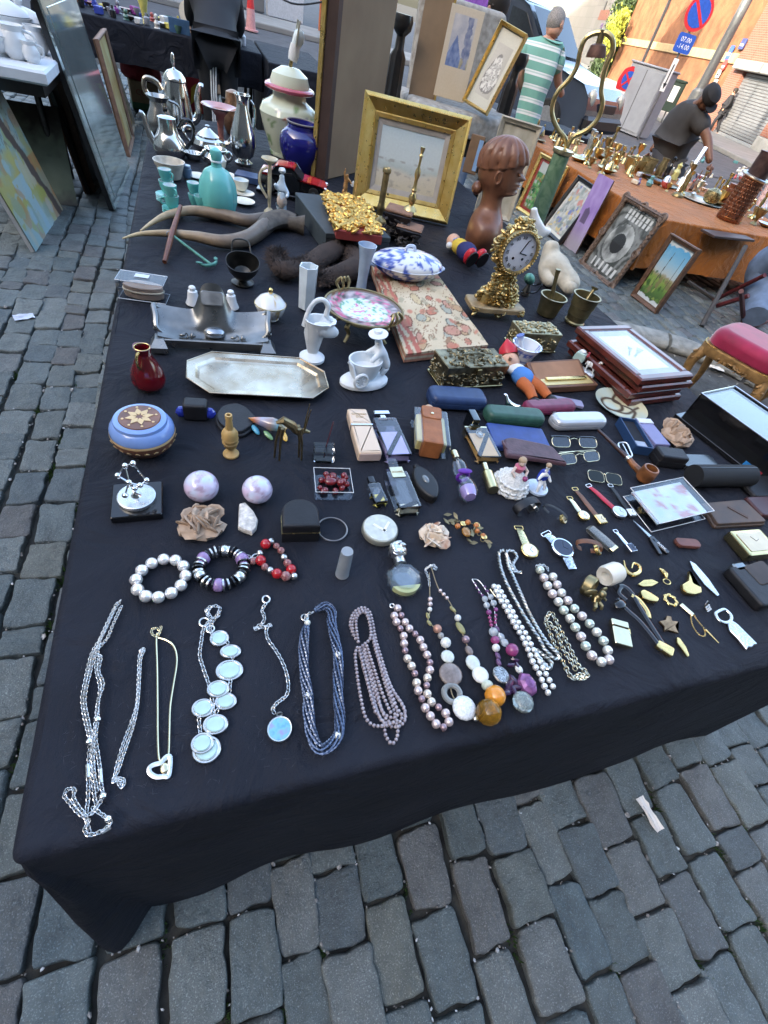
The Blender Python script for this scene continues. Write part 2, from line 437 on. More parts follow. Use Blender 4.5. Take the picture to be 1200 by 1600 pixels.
for c in cells:
 cx,cy,w,l=c
 if-.12<cx<1.3 and .22<cy<3.1:continue
 if(Vector((cx,cy,0))-PIT).length<PITR-.02:continue
 d=CAMR.T@(np.array([cx,cy,-CAM_H]));
 if d[2]<.15:continue
 px,py=CX+FPX*d[0]/d[2],CY+FPX*d[1]/d[2]
 if not(-260<px<1460 and-120<py<1900):continue
 q=pix((cx+w,cy,0)),pix((cx,cy+l,0))
 area=abs((q[0][0]-px)*(q[1][1]-py)-(q[0][1]-py)*(q[1][0]-px))
 ins=-40<px<1240 and-30<py<1660
 hid=pix((cx,cy,0));far.append((area if ins and not(-.1<cx<1.3 and 0.14<cy<3.2)else area*.01,c))
far.sort(key=lambda t:-t[0])
near,far=far[:300],far[300:]
variants=[]
for i in range(26):variants.append((lambda w,l,i=i:(w,l,mesh('cobblestone',sett(w,l,i+1),m_sett,sharp=0)))(.108,.156))
for me in variants:me[2].polygons.foreach_set('use_smooth',[True]*len(me[2].polygons))
cob=struct(obj('cobble_pavement',grid(lambda u,v:(-7+u*16.4,-2.3+v*13.4,-.022),2,2),mat('sand_joint',(.022,.02,.017),.95,var=.5,sc=25,c2=(.05,.047,.038),bump=.9,bsc=150)))
for i,(a,(cx,cy,w,l))in enumerate(near):
 v=variants[rs.randrange(26)]
 flip=rs.random()<.5
 obj('cobblestone',v[2],None,cob,(cx,cy,rs.uniform(-.006,.004)),(rs.uniform(-.02,.02),rs.uniform(-.025,.025),(PI if flip else 0)+rs.uniform(-.035,.035)),scale=(w/.108*.962,l/.156*.965,1))
low=[sett(.108,.156,50+i,rings=False)for i in range(8)]
vs,fs=[],[]
for a,(cx,cy,w,l)in far:
 if cy>9.4 or cx>8.6:continue
 s=low[rs.randrange(8)];o=len(vs);dz=rs.uniform(-.006,.004);sx,sy=w/.108*.96,l/.156*.985;tx,ty=rs.uniform(-.03,.03),rs.uniform(-.03,.03)
 vs+=[(cx+p[0]*sx,cy+p[1]*sy,p[2]+dz+p[0]*tx+p[1]*ty)for p in s[0]];fs+=[tuple(o+k for k in q)for q in s[1]]
obj('cobblestones',(vs,fs),m_sett,cob,sharp=50,kind='stuff')
lit=[];mos=[]
for a,(cx,cy,w,l)in near+far[:500]:
 for _ in range(rs.choice((2,3,5,7,9))if a>900 else 1):
  if rs.random()<.5:p=(cx+w/2+rs.uniform(-.004,.004),cy+rs.uniform(-.5,.5)*l)
  else:p=(cx+rs.uniform(-.5,.5)*w,cy+l/2+rs.uniform(-.005,.005))
  s=rs.uniform(.0018,.005)*(1 if rs.random()<.88 else 2.0)
  lit.append(mv(ball(s,s*rs.uniform(.4,1),s*.4,5,3,nz=.5,seed=len(lit)),(*p,-.008+rs.uniform(0,.007)),(rs.uniform(-.5,.5),rs.uniform(-.5,.5),rs.uniform(0,6))))
 if a>1500 and rs.random()<.6:
  bx=cx+w/2;by=cy+rs.choice((-.5,.5))*l
  for _ in range(34):
   p=(bx+rs.gauss(0,.006),by+rs.gauss(0,.022));t=rs.uniform(0,6.3);h=rs.uniform(.012,.023)
   mos.append(([(p[0]-.003,p[1],-.02),(p[0]+.003,p[1]+.002,-.02),(p[0]+math.cos(t)*.006,p[1]+math.sin(t)*.006,-.02+h)],[(0,1,2)]))
obj('litter',join(*lit),mat('shards',(.06,.055,.05),.5,var=.5,sc=60,c2=(.62,.64,.64),c3=(.24,.22,.2)),sharp=0,kind='stuff',label='pale shards and crumbs lying in the joints of the paving',category='litter')
obj('moss',join(*mos),mat('moss',(.05,.10,.02),.9,var=.4,sc=50),sharp=0,kind='stuff',label='green moss growing in the joints between cobblestones',category='moss')
struct(obj('soil',lathe([(PITR-.1,-.016),(PITR*.8,-.012),(PITR*.4,-.006),(.001,0)],48,cap=False),mat('trodden_soil',(.05,.044,.037),.95,var=.4,sc=9,c2=(.10,.092,.08),bump=1,bsc=45),None,PIT))
rs=random.Random(5);a=0.0
kerb=thing('pit_kerb','ring of worn grey kerb stones round the soil beside the table','kerb',PIT)
m_kerb=mat('kerb_stone',(.17,.17,.155),.85,var=.35,sc=14,c2=(.30,.30,.27),bump=.9,bsc=40)
while a<2*PI-.1:
 da=min(rs.uniform(.42,.6),2*PI-a);loops=[]
 for j in range(9):
  t=a+.012+(da-.024)*j/8;L=[]
  for q in range(10):
   p=2*PI*q/10+.3;rr=PITR-.1+math.cos(p)*.115*(1+.12*noise.noise(Vector((t*9,p,2))));z=.015+math.sin(p)*.06*(1+.25*noise.noise(Vector((t*7,p,5))))
   L.append((math.cos(t)*rr,math.sin(t)*rr,z))
  loops.append(L)
 obj('kerb_stone',loft(loops),m_kerb,kerb,sharp=60);a+=da
lf=[]
for i in range(260):
 t=rs.uniform(0,2*PI);r=PITR*.85*math.sqrt(rs.random());s=rs.uniform(.006,.02)
 lf.append(mv(([(-s,0,0),(0,-s*.4,.003),(s,0,0),(0,s*.4,.004)],[(0,1,2),(0,2,3)]),(PIT.x+math.cos(t)*r,PIT.y+math.sin(t)*r,.004),(rs.uniform(-.4,.4),rs.uniform(-.4,.4),rs.uniform(0,6))))
obj('leaf_litter',join(*lf),mat('dry_leaf',(.10,.075,.04),.8,var=.5,sc=6,c2=(.4,.37,.3)),sharp=0,kind='stuff',label='dry leaves and scraps of paper on the trodden soil',category='litter')
def paper(nm,px,py,z,w,h,c,label,seed,rz=0):
 return one(nm,grid(lambda u,v:((u-.5)*w,(v-.5)*h,.006+.012*abs(fbm(u*3,v*3,seed))),8,8,.0008),mat(nm+str(seed),c,.7,var=.08),label,'litter',at(px,py,z),rz)
paper('crumpled_tissue',38,497,.0,.085,.05,(.62,.66,.76),'crumpled pale blue tissue on the cobbles left of the table',3,.4)
paper('paper_scrap',1012,1272,.0,.028,.085,(.75,.70,.64),'torn white paper scrap wedged between cobbles in front of the table',8,.1)
paper('paper_scrap',1118,576,.01,.12,.05,(.7,.62,.5),'torn cream paper scrap on the soil beside the velvet stool',11,-.5)
# the black table
X0,X1,Y0,Y1=-.232,1.40,.105,3.32
def cloth_mat(key,c,sheen=.5,wr=1.0):
 m=mat(key,c,.62,var=.18,sc=5,sheen=sheen)
 nt=m.node_tree;N=nt.nodes;L=nt.links;P=N['Principled BSDF'];P.inputs['Specular IOR Level'].default_value=.12
 tc=N.new('ShaderNodeTexCoord')
 a=N.new('ShaderNodeTexNoise');a.inputs['Scale'].default_value=7;a.inputs['Detail'].default_value=5;a.inputs['Distortion'].default_value=1.6;L.new(tc.outputs['Object'],a.inputs['Vector'])
 w=N.new('ShaderNodeTexNoise');w.inputs['Scale'].default_value=600;L.new(tc.outputs['Object'],w.inputs['Vector'])
 ma=N.new('ShaderNodeMath');ma.operation='MULTIPLY_ADD';ma.inputs[1].default_value=.05;L.new(w.outputs[0],ma.inputs[0]);L.new(a.outputs[0],ma.inputs[2])
 b=N.new('ShaderNodeBump');b.inputs['Strength'].default_value=.9*wr;b.inputs['Distance'].default_value=.024;L.new(ma.outputs[0],b.inputs['Height']);L.new(b.outputs[0],P.inputs['Normal'])
 return m
m_black=cloth_mat('black_cotton',(.018,.0195,.0262),.0)
def wrinkle(x,y):
 k=min(1,max(0,(y-.74)/.08))
 z=-.0022+.0007*fbm(x*2.2,y*2.2,1)*(1+k)+.0018*max(0,1-abs(fbm(x*1.7+y,y*1.5-x*.6,9)*9))**2
 z+=k*(-.0035+.0032*max(0,1-abs(fbm(x*1.3+y*.5,y*1.1,4)*7)))
 z+=.003*math.exp(-((y-.785-.006*math.sin(x*5))/.008)**2)
 return z
def skirt_table(name,label,x0,x1,y0,y1,top,m,hem,rad=.045,fold=.02,corner=.13,per=26,seed=0,nx=60,wr=wrinkle,cells_=.05):
 t=thing(name,label,'table',((x0+x1)/2,(y0+y1)/2,0));cx,cy=t.location.x,t.location.y
 ny=max(6,int((y1-y0)/cells_));nx=max(6,int((x1-x0)/cells_))
 e=.012
 topm=grid(lambda u,v:(x0+e+u*(x1-x0-2*e)-cx,y0+e+v*(y1-y0-2*e)-cy,top+wr(x0+u*(x1-x0),y0+v*(y1-y0))),nx,ny)
 per_pts=[]
 for i in range(nx):per_pts.append((x0+e+(x1-x0-2*e)*i/nx,y0+e,0,-1))
 for j in range(ny):per_pts.append((x1-e,y0+e+(y1-y0-2*e)*j/ny,1,0))
 for i in range(nx):per_pts.append((x1-e-(x1-x0-2*e)*i/nx,y1-e,0,1))
 for j in range(ny):per_pts.append((x0+e,y1-e-(y1-y0-2*e)*j/ny,-1,0))
 cor={0:(-1,-1),nx:(1,-1),nx+ny:(1,1),2*nx+ny:(-1,1)};n=len(per_pts);L=[];s=0
 H=top-hem;sch=[0,.004,.012,.02,.04,.1,.2,.35,.5,.65,.8,.9,1.0]
 rows=[]
 pts=[]
 for i,(x,y,nx_,ny_)in enumerate(per_pts):
  if i in cor:
   dx,dy=cor[i];prev=per_pts[i-1][2:];a0=math.atan2(prev[1],prev[0]);a1=math.atan2(ny_,nx_)
   if a1<a0-1e-6:a1+=2*PI
   for q in range(21):
    a=a0+(a1-a0)*q/20;w=1-abs(q-10)/10
    pts.append((x,y,math.cos(a),math.sin(a),w,i*cells_))
  else:pts.append((x,y,nx_,ny_,0,i*cells_))
 for d in sch:
  ring=[]
  for(x,y,ax,ay,w,sl)in pts:
   if d<.05:off=e*math.sin(min(1,d/.02)*PI/2);z=top+wr(x,y)-(e*(1-math.cos(min(1,d/.02)*PI/2))if d<.02 else e)-max(0,d-.02)*H
   else:
    f=fold*d*(.5+1.0*noise.noise(Vector((sl*2.4,seed,d*.8)))+.5*math.sin(sl*per*.5+1.5*math.sin(sl*3)))
    off=e+f+.012*d+(corner if x<cx else corner*.12)*w**1.3*d**.75*(1+.25*math.sin(d*5+w*5)+.3*math.sin(math.atan2(ay,ax)*9+d*2));z=top-e-d*(H-e)  # pale green colour stands in for the building the mirror reflects
    if d>.95:z+=.018*noise.noise(Vector((sl*3.1,seed+4,0)))+.006*noise.noise(Vector((sl*17,seed,0)))
   ring.append((x+ax*off-cx,y+ay*off-cy,max(.006,z)))
  rows.append(ring)
 sk=loft(rows,cap0=False,cap1=False)
 obj('tablecloth',join(topm,(sk[0],sk[1])),m,t,sharp=0).data.polygons.foreach_set('use_smooth',[True]*(len(topm[1])+len(sk[1])))
 return t
skirt_table('market_table','long table under a plain black cloth, covered with trinkets',X0,X1,Y0,Y1,TOP,m_black,.012,corner=.075)
rs=random.Random(17);ln_=[]
for i in range(620):
 if i<330:x,y=-.2+abs(rs.gauss(0,.28)),.13+abs(rs.gauss(0,.12))
 else:x,y=rs.uniform(X0+.02,X1-.02),rs.uniform(Y0+.02,2.2)
 a=rs.uniform(0,6.3);l=rs.uniform(.0015,.006);c=rs.uniform(-.0015,.0015);b=Vector((x,y,TOP+wrinkle(x,y)+.0006));d=Vector((math.cos(a),math.sin(a),0));n=Vector((-d.y,d.x,0))
 ln_.append(([tuple(b-d*l-n*.00008),tuple(b+n*c),tuple(b+d*l),tuple(b+n*(c+.00016))],[(0,1,2,3)]))
obj('lint',join(*ln_),mat('lint',(.13,.135,.15),.9),sharp=0,kind='stuff',label='pale lint and hairs stuck to the black tablecloth',category='lint')
# far street
FA=Vector((21.0,17.0,0));FU=Vector((5.5,14.5,0)).normalized();FN=Vector((-FU.y,FU.x,0));FANG=math.atan2(FU.y,FU.x)
def brick_mat(key,c1,c2,mortar,scale=1.0,rows=.07,bw=.22):
 m=bpy.data.materials.new(key);m.use_nodes=True;MATS[key]=m;nt=m.node_tree;N=nt.nodes;L=nt.links;P=N['Principled BSDF']
 tc=N.new('ShaderNodeTexCoord');sp=N.new('ShaderNodeSeparateXYZ');cb=N.new('ShaderNodeCombineXYZ');L.new(tc.outputs['Object'],sp.inputs[0]);L.new(sp.outputs['X'],cb.inputs['X']);L.new(sp.outputs['Z'],cb.inputs['Y'])
 b=N.new('ShaderNodeTexBrick');L.new(cb.outputs[0],b.inputs['Vector']);b.inputs['Scale'].default_value=scale;b.inputs['Brick Width'].default_value=bw;b.inputs['Row Height'].default_value=rows
 b.inputs['Mortar Size'].default_value=.008;b.inputs['Color1'].default_value=(*c1,1);b.inputs['Color2'].default_value=(*c2,1);b.inputs['Mortar'].default_value=(*mortar,1)
 L.new(b.outputs[0],P.inputs['Base Color']);P.inputs['Roughness'].default_value=.85
 bp=N.new('ShaderNodeBump');bp.inputs['Strength'].default_value=.6;bp.inputs['Distance'].default_value=.01;L.new(b.outputs['Fac'],bp.inputs['Height']);bp.invert=True;L.new(bp.outputs[0],P.inputs['Normal'])
 return m
m_orange=mat('orange_plaster',(.155,.064,.029),.9,var=.16,sc=1.3,c2=(.29,.128,.058),bump=1,bsc=7)
m_brick=brick_mat('red_brick',(.22,.077,.047),(.28,.10,.06),(.23,.17,.135))
m_band=mat('yellow_stone',(.40,.30,.155),.8,var=.15,sc=3)
m_shutter=mat('grey_shutter',(.20,.205,.21),.5,metal=.3,var=.08,sc=4)
m_grey=mat('grey_stone',(.30,.30,.28),.85,var=.18,sc=3,bump=.4,bsc=12)
bld=thing('brick_building','orange plastered building with grey roller shutter across the street','building',FA,FANG)
def fbox(nm,s0,s1,z0,z1,d0,d1,m,par=bld,bv=0):
 return obj(nm,box(s1-s0,d1-d0,z1-z0,bv,z0,((s0+s1)/2,(d0+d1)/2)),m,par)
fbox('wall',8.1,29.2,2.56,5.4,-6,0,m_orange)
fbox('wall',8.1,29.2,0,2.56,-6,.012,m_orange)
fbox('brick_wall',6.75,8.08,0,5.4,-6,.03,m_brick)
fbox('brick_wall',-14,2.3,.55,5.4,-6,.03,m_brick)
fbox('brick_wall',2.32,6.73,2.55,5.4,-6,.025,m_brick)
fbox('stone_plinth',-14,2.3,0,.54,-6,.10,m_grey,bv=.02)
fbox('lintel',1.9,7.5,2.24,2.56,-.3,.30,m_grey,bv=.03)
fbox('stone_band',8.12,28.6,2.38,2.74,-.1,.09,m_band,bv=.02)
fbox('stone_plinth',8.12,29.2,0,.42,-.1,.06,m_grey,bv=.02)
for k in range(20):fbox('shutter_slat',2.34,6.7,.22+k*.1,.31+k*.1,-.18,-.13+.012,m_shutter,bv=.008)
fbox('shutter_rail',2.34,6.7,.02,.2,-.18,-.1,mat('shutter_rail',(.35,.36,.37),.4,.4),bv=.01)
mat('dark_glass',(.03,.035,.04),.08);fbox('coping',-14,29.3,5.4,5.6,-6.1,.16,m_grey,bv=.03)
for(nm,s,z,w,h,c,lb)in(('street_sign',8.15,3.05,.5,.36,(.05,.06,.17),'small dark blue street name plate on the orange wall'),('street_sign',9.0,2.72,.38,.5,(.05,.11,.42),'blue square information sign on the orange wall'),('traffic_sign',8.9,2.28,.45,.45,(.62,.06,.05),'round red no entry sign by the orange wall'),('traffic_sign',9.0,1.98,.36,.30,(.62,.6,.56),'white rectangular plate under the no entry sign'),('traffic_sign',8.85,1.62,.36,.34,(.66,.63,.56),'lower white plate with a black emblem under the no entry sign')):
 t=thing(nm,lb,'sign',FA+FU*s+FN*-.13,FANG+PI)
 FNo=obj('sign_plate',mv(prism(ellipse(w/2,h/2)if'round' in lb else rrect(w,h,.04),0,.03),(0,0,z),(PI/2,0,0)),mat('sign_%.2f%.2f'%(c[0],c[2]),c,.4),t,(0,-.22,0))
 obj('sign_mark',mv(box(w*.6,h*.2,.006),(0,0,z),(PI/2,0,0)),mat('white_enamel',(.8,.8,.8),.4)if c[0]<.6 or'no entry' in lb[:18]else mat('black_paint',(.02,.02,.02),.5),t,(0,-.256,-h*.1))
bld.rotation_euler=(0,0,FANG);bld.location=FA
m_white=brick_mat('white_stone_blocks',(.19,.185,.17),(.22,.215,.20),(.13,.125,.12),1,.75,1.6)
wb=thing('stone_building','pale stone block building with red brick bands at the top of the street','building',FA,FANG)
fbox('wall',34.2,60,0,8,-6,0,m_white,wb)
for z,s0,s1 in((2.2,34.3,36.4),(3.6,36.6,40.2),(5.4,34.3,39.5)):fbox('brick_band',s0,s1,z,z+.62,-.1,.03,m_brick,wb)
fbox('plinth',34.2,60,0,.7,-.1,.06,m_grey,wb)
fbox('plaque',37.3,38.0,2.95,3.4,0,.05,mat('plaque',(.17,.10,.22),.4),wb);fbox('vent',38.9,39.3,4.2,4.75,0,.06,mat('vent',(.06,.06,.06),.5),wb)
pv=struct(obj('pavement',mv(box(60,3.0,.14,.02),(12,1.5+.02,-.03)),mat('pavement_slab',(.22,.215,.20),.85,var=.15,sc=1.5,bump=.4,bsc=20),None,FA,(0,0,FANG)))
zm=mat('road_paint',(.55,.55,.53),.8,var=.25,sc=4)
for k in range(7):struct(obj('road_marking',box(.5,3.6,.004,0,-.02),zm,None,FA+FU*(.5+k*1.0)-FN*0+Vector((-7.6,2.6,0)),(0,0,FANG)))
def leaves(n,fn,s,seed=0,flat=.5):
 r=random.Random(seed);v=[];f=[]
 for i in range(n):
  c=Vector(fn(r));a=Euler((r.uniform(-1,1)*flat*PI,r.uniform(-1,1)*flat*PI,r.uniform(0,6.3))).to_matrix();q=s*r.uniform(.6,1.3);o=len(v)
  for p in((-q,0,0),(0,-q*.45,q*.15),(q,0,0),(0,q*.45,q*.15)):v.append(tuple(c+a@Vector(p)))
  f+=[(o,o+1,o+2),(o,o+2,o+3)]
 return v,f
iv=thing('ivy_column','dark green climbing ivy between the orange and the stone building','ivy',FA+FU*31.2,FANG)
obj('stem',tube([(0,.1,0),(.2,.15,3),(-.1,.2,7)],[.12,.1,.05],7),mat('bark',(.07,.05,.035),.9),iv)
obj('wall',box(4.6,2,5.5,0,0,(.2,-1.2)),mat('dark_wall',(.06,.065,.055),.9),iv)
obj('foliage',leaves(9000,lambda r:(r.uniform(-2.1,2.6),abs(r.gauss(0,.28))+.0,r.uniform(0,5.8)),.13,2),mat('ivy_leaf',(.018,.036,.012),.6,var=.6,sc=2,c2=(.05,.085,.025)),iv,sharp=0)
bu=thing('yellow_bush','shrub with yellow green leaves in the sun before the orange wall','bush',FA+FU*28.0-FN*-.5,FANG)
obj('branch',join(*[tube([(0,.3,0),(random.uniform(-.4,.4),.4,1.4),(random.uniform(-1.2,1.2),.6,random.uniform(2,3.6))],[.05,.03,.01],6)for _ in range(7)]),MATS['bark'],bu)
obj('foliage',leaves(1500,lambda r:(lambda k:(k[0]+r.gauss(0,.28),.6+r.gauss(0,.25),k[1]+r.gauss(0,.3)))(r.choice(((-.9,2.5),(-.3,3.0),(.5,2.7),(.1,2.0),(.9,3.3),(-.5,3.5)))),.12,3),mat('yellow_leaf',(.22,.28,.03),.6,var=.4,sc=3,c2=(.42,.42,.06)),bu,sharp=0)
tr=thing('street_tree','leafy street tree standing on the square out to the left of the van','tree',(14.2,28.5,0))
obj('trunk',tube([(0,0,0),(.05,0,2),(-.1,.1,4.2),(.1,0,6)],[.2,.15,.12,.05],10),MATS['bark'],tr)
obj('crown',leaves(9000,lambda r:(lambda d,q:(d.x*q,d.y*q,7.4+d.z*q*.9))(Vector((r.gauss(0,1),r.gauss(0,1),r.gauss(0,1))).normalized(),2.6*r.random()**.4),.14,6),mat('tree_leaf',(.04,.075,.018),.6,var=.5,sc=2),tr,sharp=0)
# unseen houses added to keep the sun off the market
sh=thing('shade_terrace','tall pale terrace of houses along the near side of the square','building',(-24,4,0))
m_ren=mat('pale_render',(.42,.39,.34),.9,var=.12,sc=1.2)
obj('wall',box(6,90,19.5,0,0,(-3,0)),m_ren,sh)
for k in range(22):
 for z in(1.0,4.6,8.2,11.8):obj('window',mv(box(.06,1.2,2.0),(.0,-40+k*3.8,z)),MATS['dark_glass'],sh)
sh3=thing('shade_block','taller apartment block at the far end of the terrace','building',(-24,38.5,0));obj('wall',box(8,22,32,0,0,(-8,0)),m_ren,sh3)  # out of view, added to keep the sun off the stone building
for k in range(5):
 for z in(20.5,24,27.5):obj('window',mv(box(.06,1.2,2.0),(-3.98,-8+k*4,z)),MATS['dark_glass'],sh3)
sh2=thing('shade_house','broad rendered townhouse closing the square behind the photographer','building',(8,-13,0))
obj('wall',box(58,6,17.0,0,0,(0,-3)),mat('dark_render',(.11,.10,.09),.9),sh2)  # unseen, added and kept dark to cut light on the cloth front
for k in range(14):
 for z in(1.0,4.6,8.2):obj('window',mv(box(1.2,.06,2.0),(-26+k*4,0,z)),MATS['dark_glass'],sh2)
# street furniture
def onr(px,py,r):
 """the point seen at that pixel at horizontal distance r"""
 d=CAMR@np.array([px-CX,py-CY,FPX]);t=r/math.hypot(d[0],d[1]);return Vector((d[0]*t,d[1]*t,CAM_H+d[2]*t))
cb0,cb1=at(945,195,0),at(993,214,0);cbd=cb1-cb0
cab=thing('utility_cabinet','pale grey steel utility cabinet at the kerb behind the orange table','cabinet',(cb0+cb1)/2+Vector((.28,.05,0)),math.atan2(cbd.y,cbd.x))
ch=up(cb0,990,97,4);m_cab=mat('grey_steel_paint',(.27,.29,.32),.45,var=.08,sc=5)
obj('body',box(cbd.length,.55,ch,.015),m_cab,cab);obj('lid',box(cbd.length+.06,.62,.05,.015,ch),m_cab,cab)
for s in(-1,1):obj('door',box(cbd.length*.47,.02,ch*.9,.006,ch*.05,(s*cbd.length*.245,-.285)),m_cab,cab)
obj('hinge_strip',box(.02,.03,ch*.9,0,ch*.05,(0,-.285)),mat('steel_dark',(.12,.12,.13),.5,.6),cab)
m_red=mat('sign_red',(.62,.035,.045),.4);m_blue=mat('sign_blue',(.03,.10,.48),.4);m_wht=mat('white_enamel',(.8,.8,.8),.4);m_post=mat('grey_post',(.13,.135,.14),.45,.5)
def disc_sign(par,z,rx,rz,y=-.03,dbl=False):
 o=obj('sign_disc',mv(prism(ellipse(rx,rz,40),0,.02),(0,y,z),(PI/2,0,0)),m_red,par)
 obj('blue_field',mv(prism(ellipse(rx*.8,rz*.8,40),0,.008),(0,y-.018,z),(PI/2,0,0)),m_blue,o)
 for a in((PI/4,)if not dbl else(PI/4,-PI/4)):obj('red_bar',mv(box(rx*1.66,.01,rx*.2),(0,y-.03,z),(0,a,0))if 0 else mv(mv(box(rx*1.62,.008,rx*.2,0,-rx*.1),(0,0,0),(0,a,0)),(0,y-.028-(.003 if a<0 else 0),z)),m_red,o)
 return o
VA=lambda p:math.atan2(p[1],p[0])-PI/2
b1=at(996,219,0);s1=thing('parking_sign','tall no parking sign with red ring and blue plate on a dark post','sign',b1,VA(b1)+.35)
ht=up(b1,1086,18,5);obj('post',lathe([(.03,0),(.03,ht+.3)],10),m_post,s1)
disc_sign(s1,ht,.33,.33);obj('name_plate',mv(prism(rrect(.46,.36,.06),0,.02),(0,-.03,ht-.55),(PI/2,0,0)),m_blue,s1)
text('plate_text','07.00\n-14.00',.13,m_wht,s1,(0,-.053,ht-.55),(PI/2,0,0))
a1=obj('arrow_plate',mv(box(.13,.015,.66,.004),(0,-.035,ht-1.5)),m_wht,s1);obj('arrow',mv(join(box(.03,.004,.4),mv(prism([(-.05,0),(.05,0),(0,-.12)],-.002,.002),(0,0,.02),(PI/2,0,0))),(0,-.048,ht-1.35)),mat('black_paint',(.02,.02,.02),.5),a1)
b2=(cb0+cb1)/2+Vector((-.15,.45,0));s2=thing('temporary_sign','red temporary no stopping sign leaning on the grey cabinet','sign',b2,VA(b2)+.25)
h2=up(b2,988,130,3);obj('panel',mv(prism(roundpoly([(-.07,0),(.07,0),(.09,h2-.62),(.24,h2-.58),(.26,h2-.25),(.3,h2),(.22,h2+.24),(0,h2+.34),(-.22,h2+.24),(-.3,h2),(-.26,h2-.25),(-.24,h2-.58),(-.09,h2-.62)],.06,3),-.01,.01),(0,0,0),(PI/2,0,0)),m_red,s2)
disc_sign(s2,h2+.02,.24,.25,-.012,True);obj('white_plate',mv(box(.36,.01,.18),(0,-.02,h2-.4)),m_wht,s2);obj('blue_plate',mv(box(.36,.01,.14),(0,-.02,h2-.56)),m_blue,s2);obj('arrow_strip',mv(box(.06,.008,h2-.95),(0,-.018,.12)),m_wht,s2)
def pole(nm,lb,px0,px1,r0,r1,dist_,m=m_post,extra=None):
 b=onr(*px1,dist_);b.z=0;t=thing(nm,lb,'pole',b);obj('shaft',lathe([(r0*1.0,0),(r0,.4),(r1,7.5)],14),m,t)
 if extra:extra(t)
 return t
pole('thin_pole','thin dark grey pole rising behind the utility cabinet',None,(985,140),.05,.045,23.5)
pole('street_lamp','thick grey street lamp post with flared base before the orange wall',None,(1102,125),.16,.13,24.0,mat('lamp_grey',(.16,.17,.17),.45,.4),lambda t:(obj('base',lathe([(.34,0),(.34,.5),(.26,.6),(.24,1.25),(.16,1.35)],12),mat('lamp_grey'),t),obj('collar',lathe([(.2,3.9),(.2,4.0)],14),mat('steel_dark'),t)))
bb=at(1032,192,0);bn=thing('litter_bin','dark green litter bin on a post before the brick wall','bin',bb,VA(bb))
obj('post',lathe([(.03,0),(.03,.4)],8),m_post,bn);obj('body',mv(prism(rrect(.52,.45,.08),0,.95,.02,.02),(0,0,.4)),mat('bin_green',(.025,.045,.035),.4),bn);obj('lid',mv(prism(rrect(.58,.5,.1),0,.08,.02),(0,0,1.35)),mat('bin_green'),bn);obj('sticker',mv(box(.26,.01,.5),(-.05,-.235,.72)),m_wht,bn)
# people
m_skin=mat('skin',(.50,.27,.18),.55,var=.08,sc=30,sss=.05);m_skin2=mat('skin_dark',(.16,.075,.045),.5,var=.1,sc=30)
m_denim=mat('denim',(.12,.17,.26),.85,var=.2,sc=12,bump=.3,bsc=200)
BODY=[('pel','spi'),('spi','che'),('che','nec'),('nec','hea'),('hea','cro'),('che','shl'),('shl','ell'),('ell','hal'),('che','shr'),('shr','elr'),('elr','har'),('pel','hil'),('hil','knl'),('knl','anl'),('anl','tol'),('pel','hir'),('hir','knr'),('knr','anr'),('anr','tor')]
RAD=dict(pel=(.15,.11),spi=(.14,.105),che=(.16,.11),nec=.055,hea=(.078,.095),cro=(.07,.085),shl=.07,ell=.045,hal=.034,shr=.07,elr=.045,har=.034,hil=.092,knl=.062,anl=.042,tol=.035,hir=.092,knr=.062,anr=.042,tor=.035)
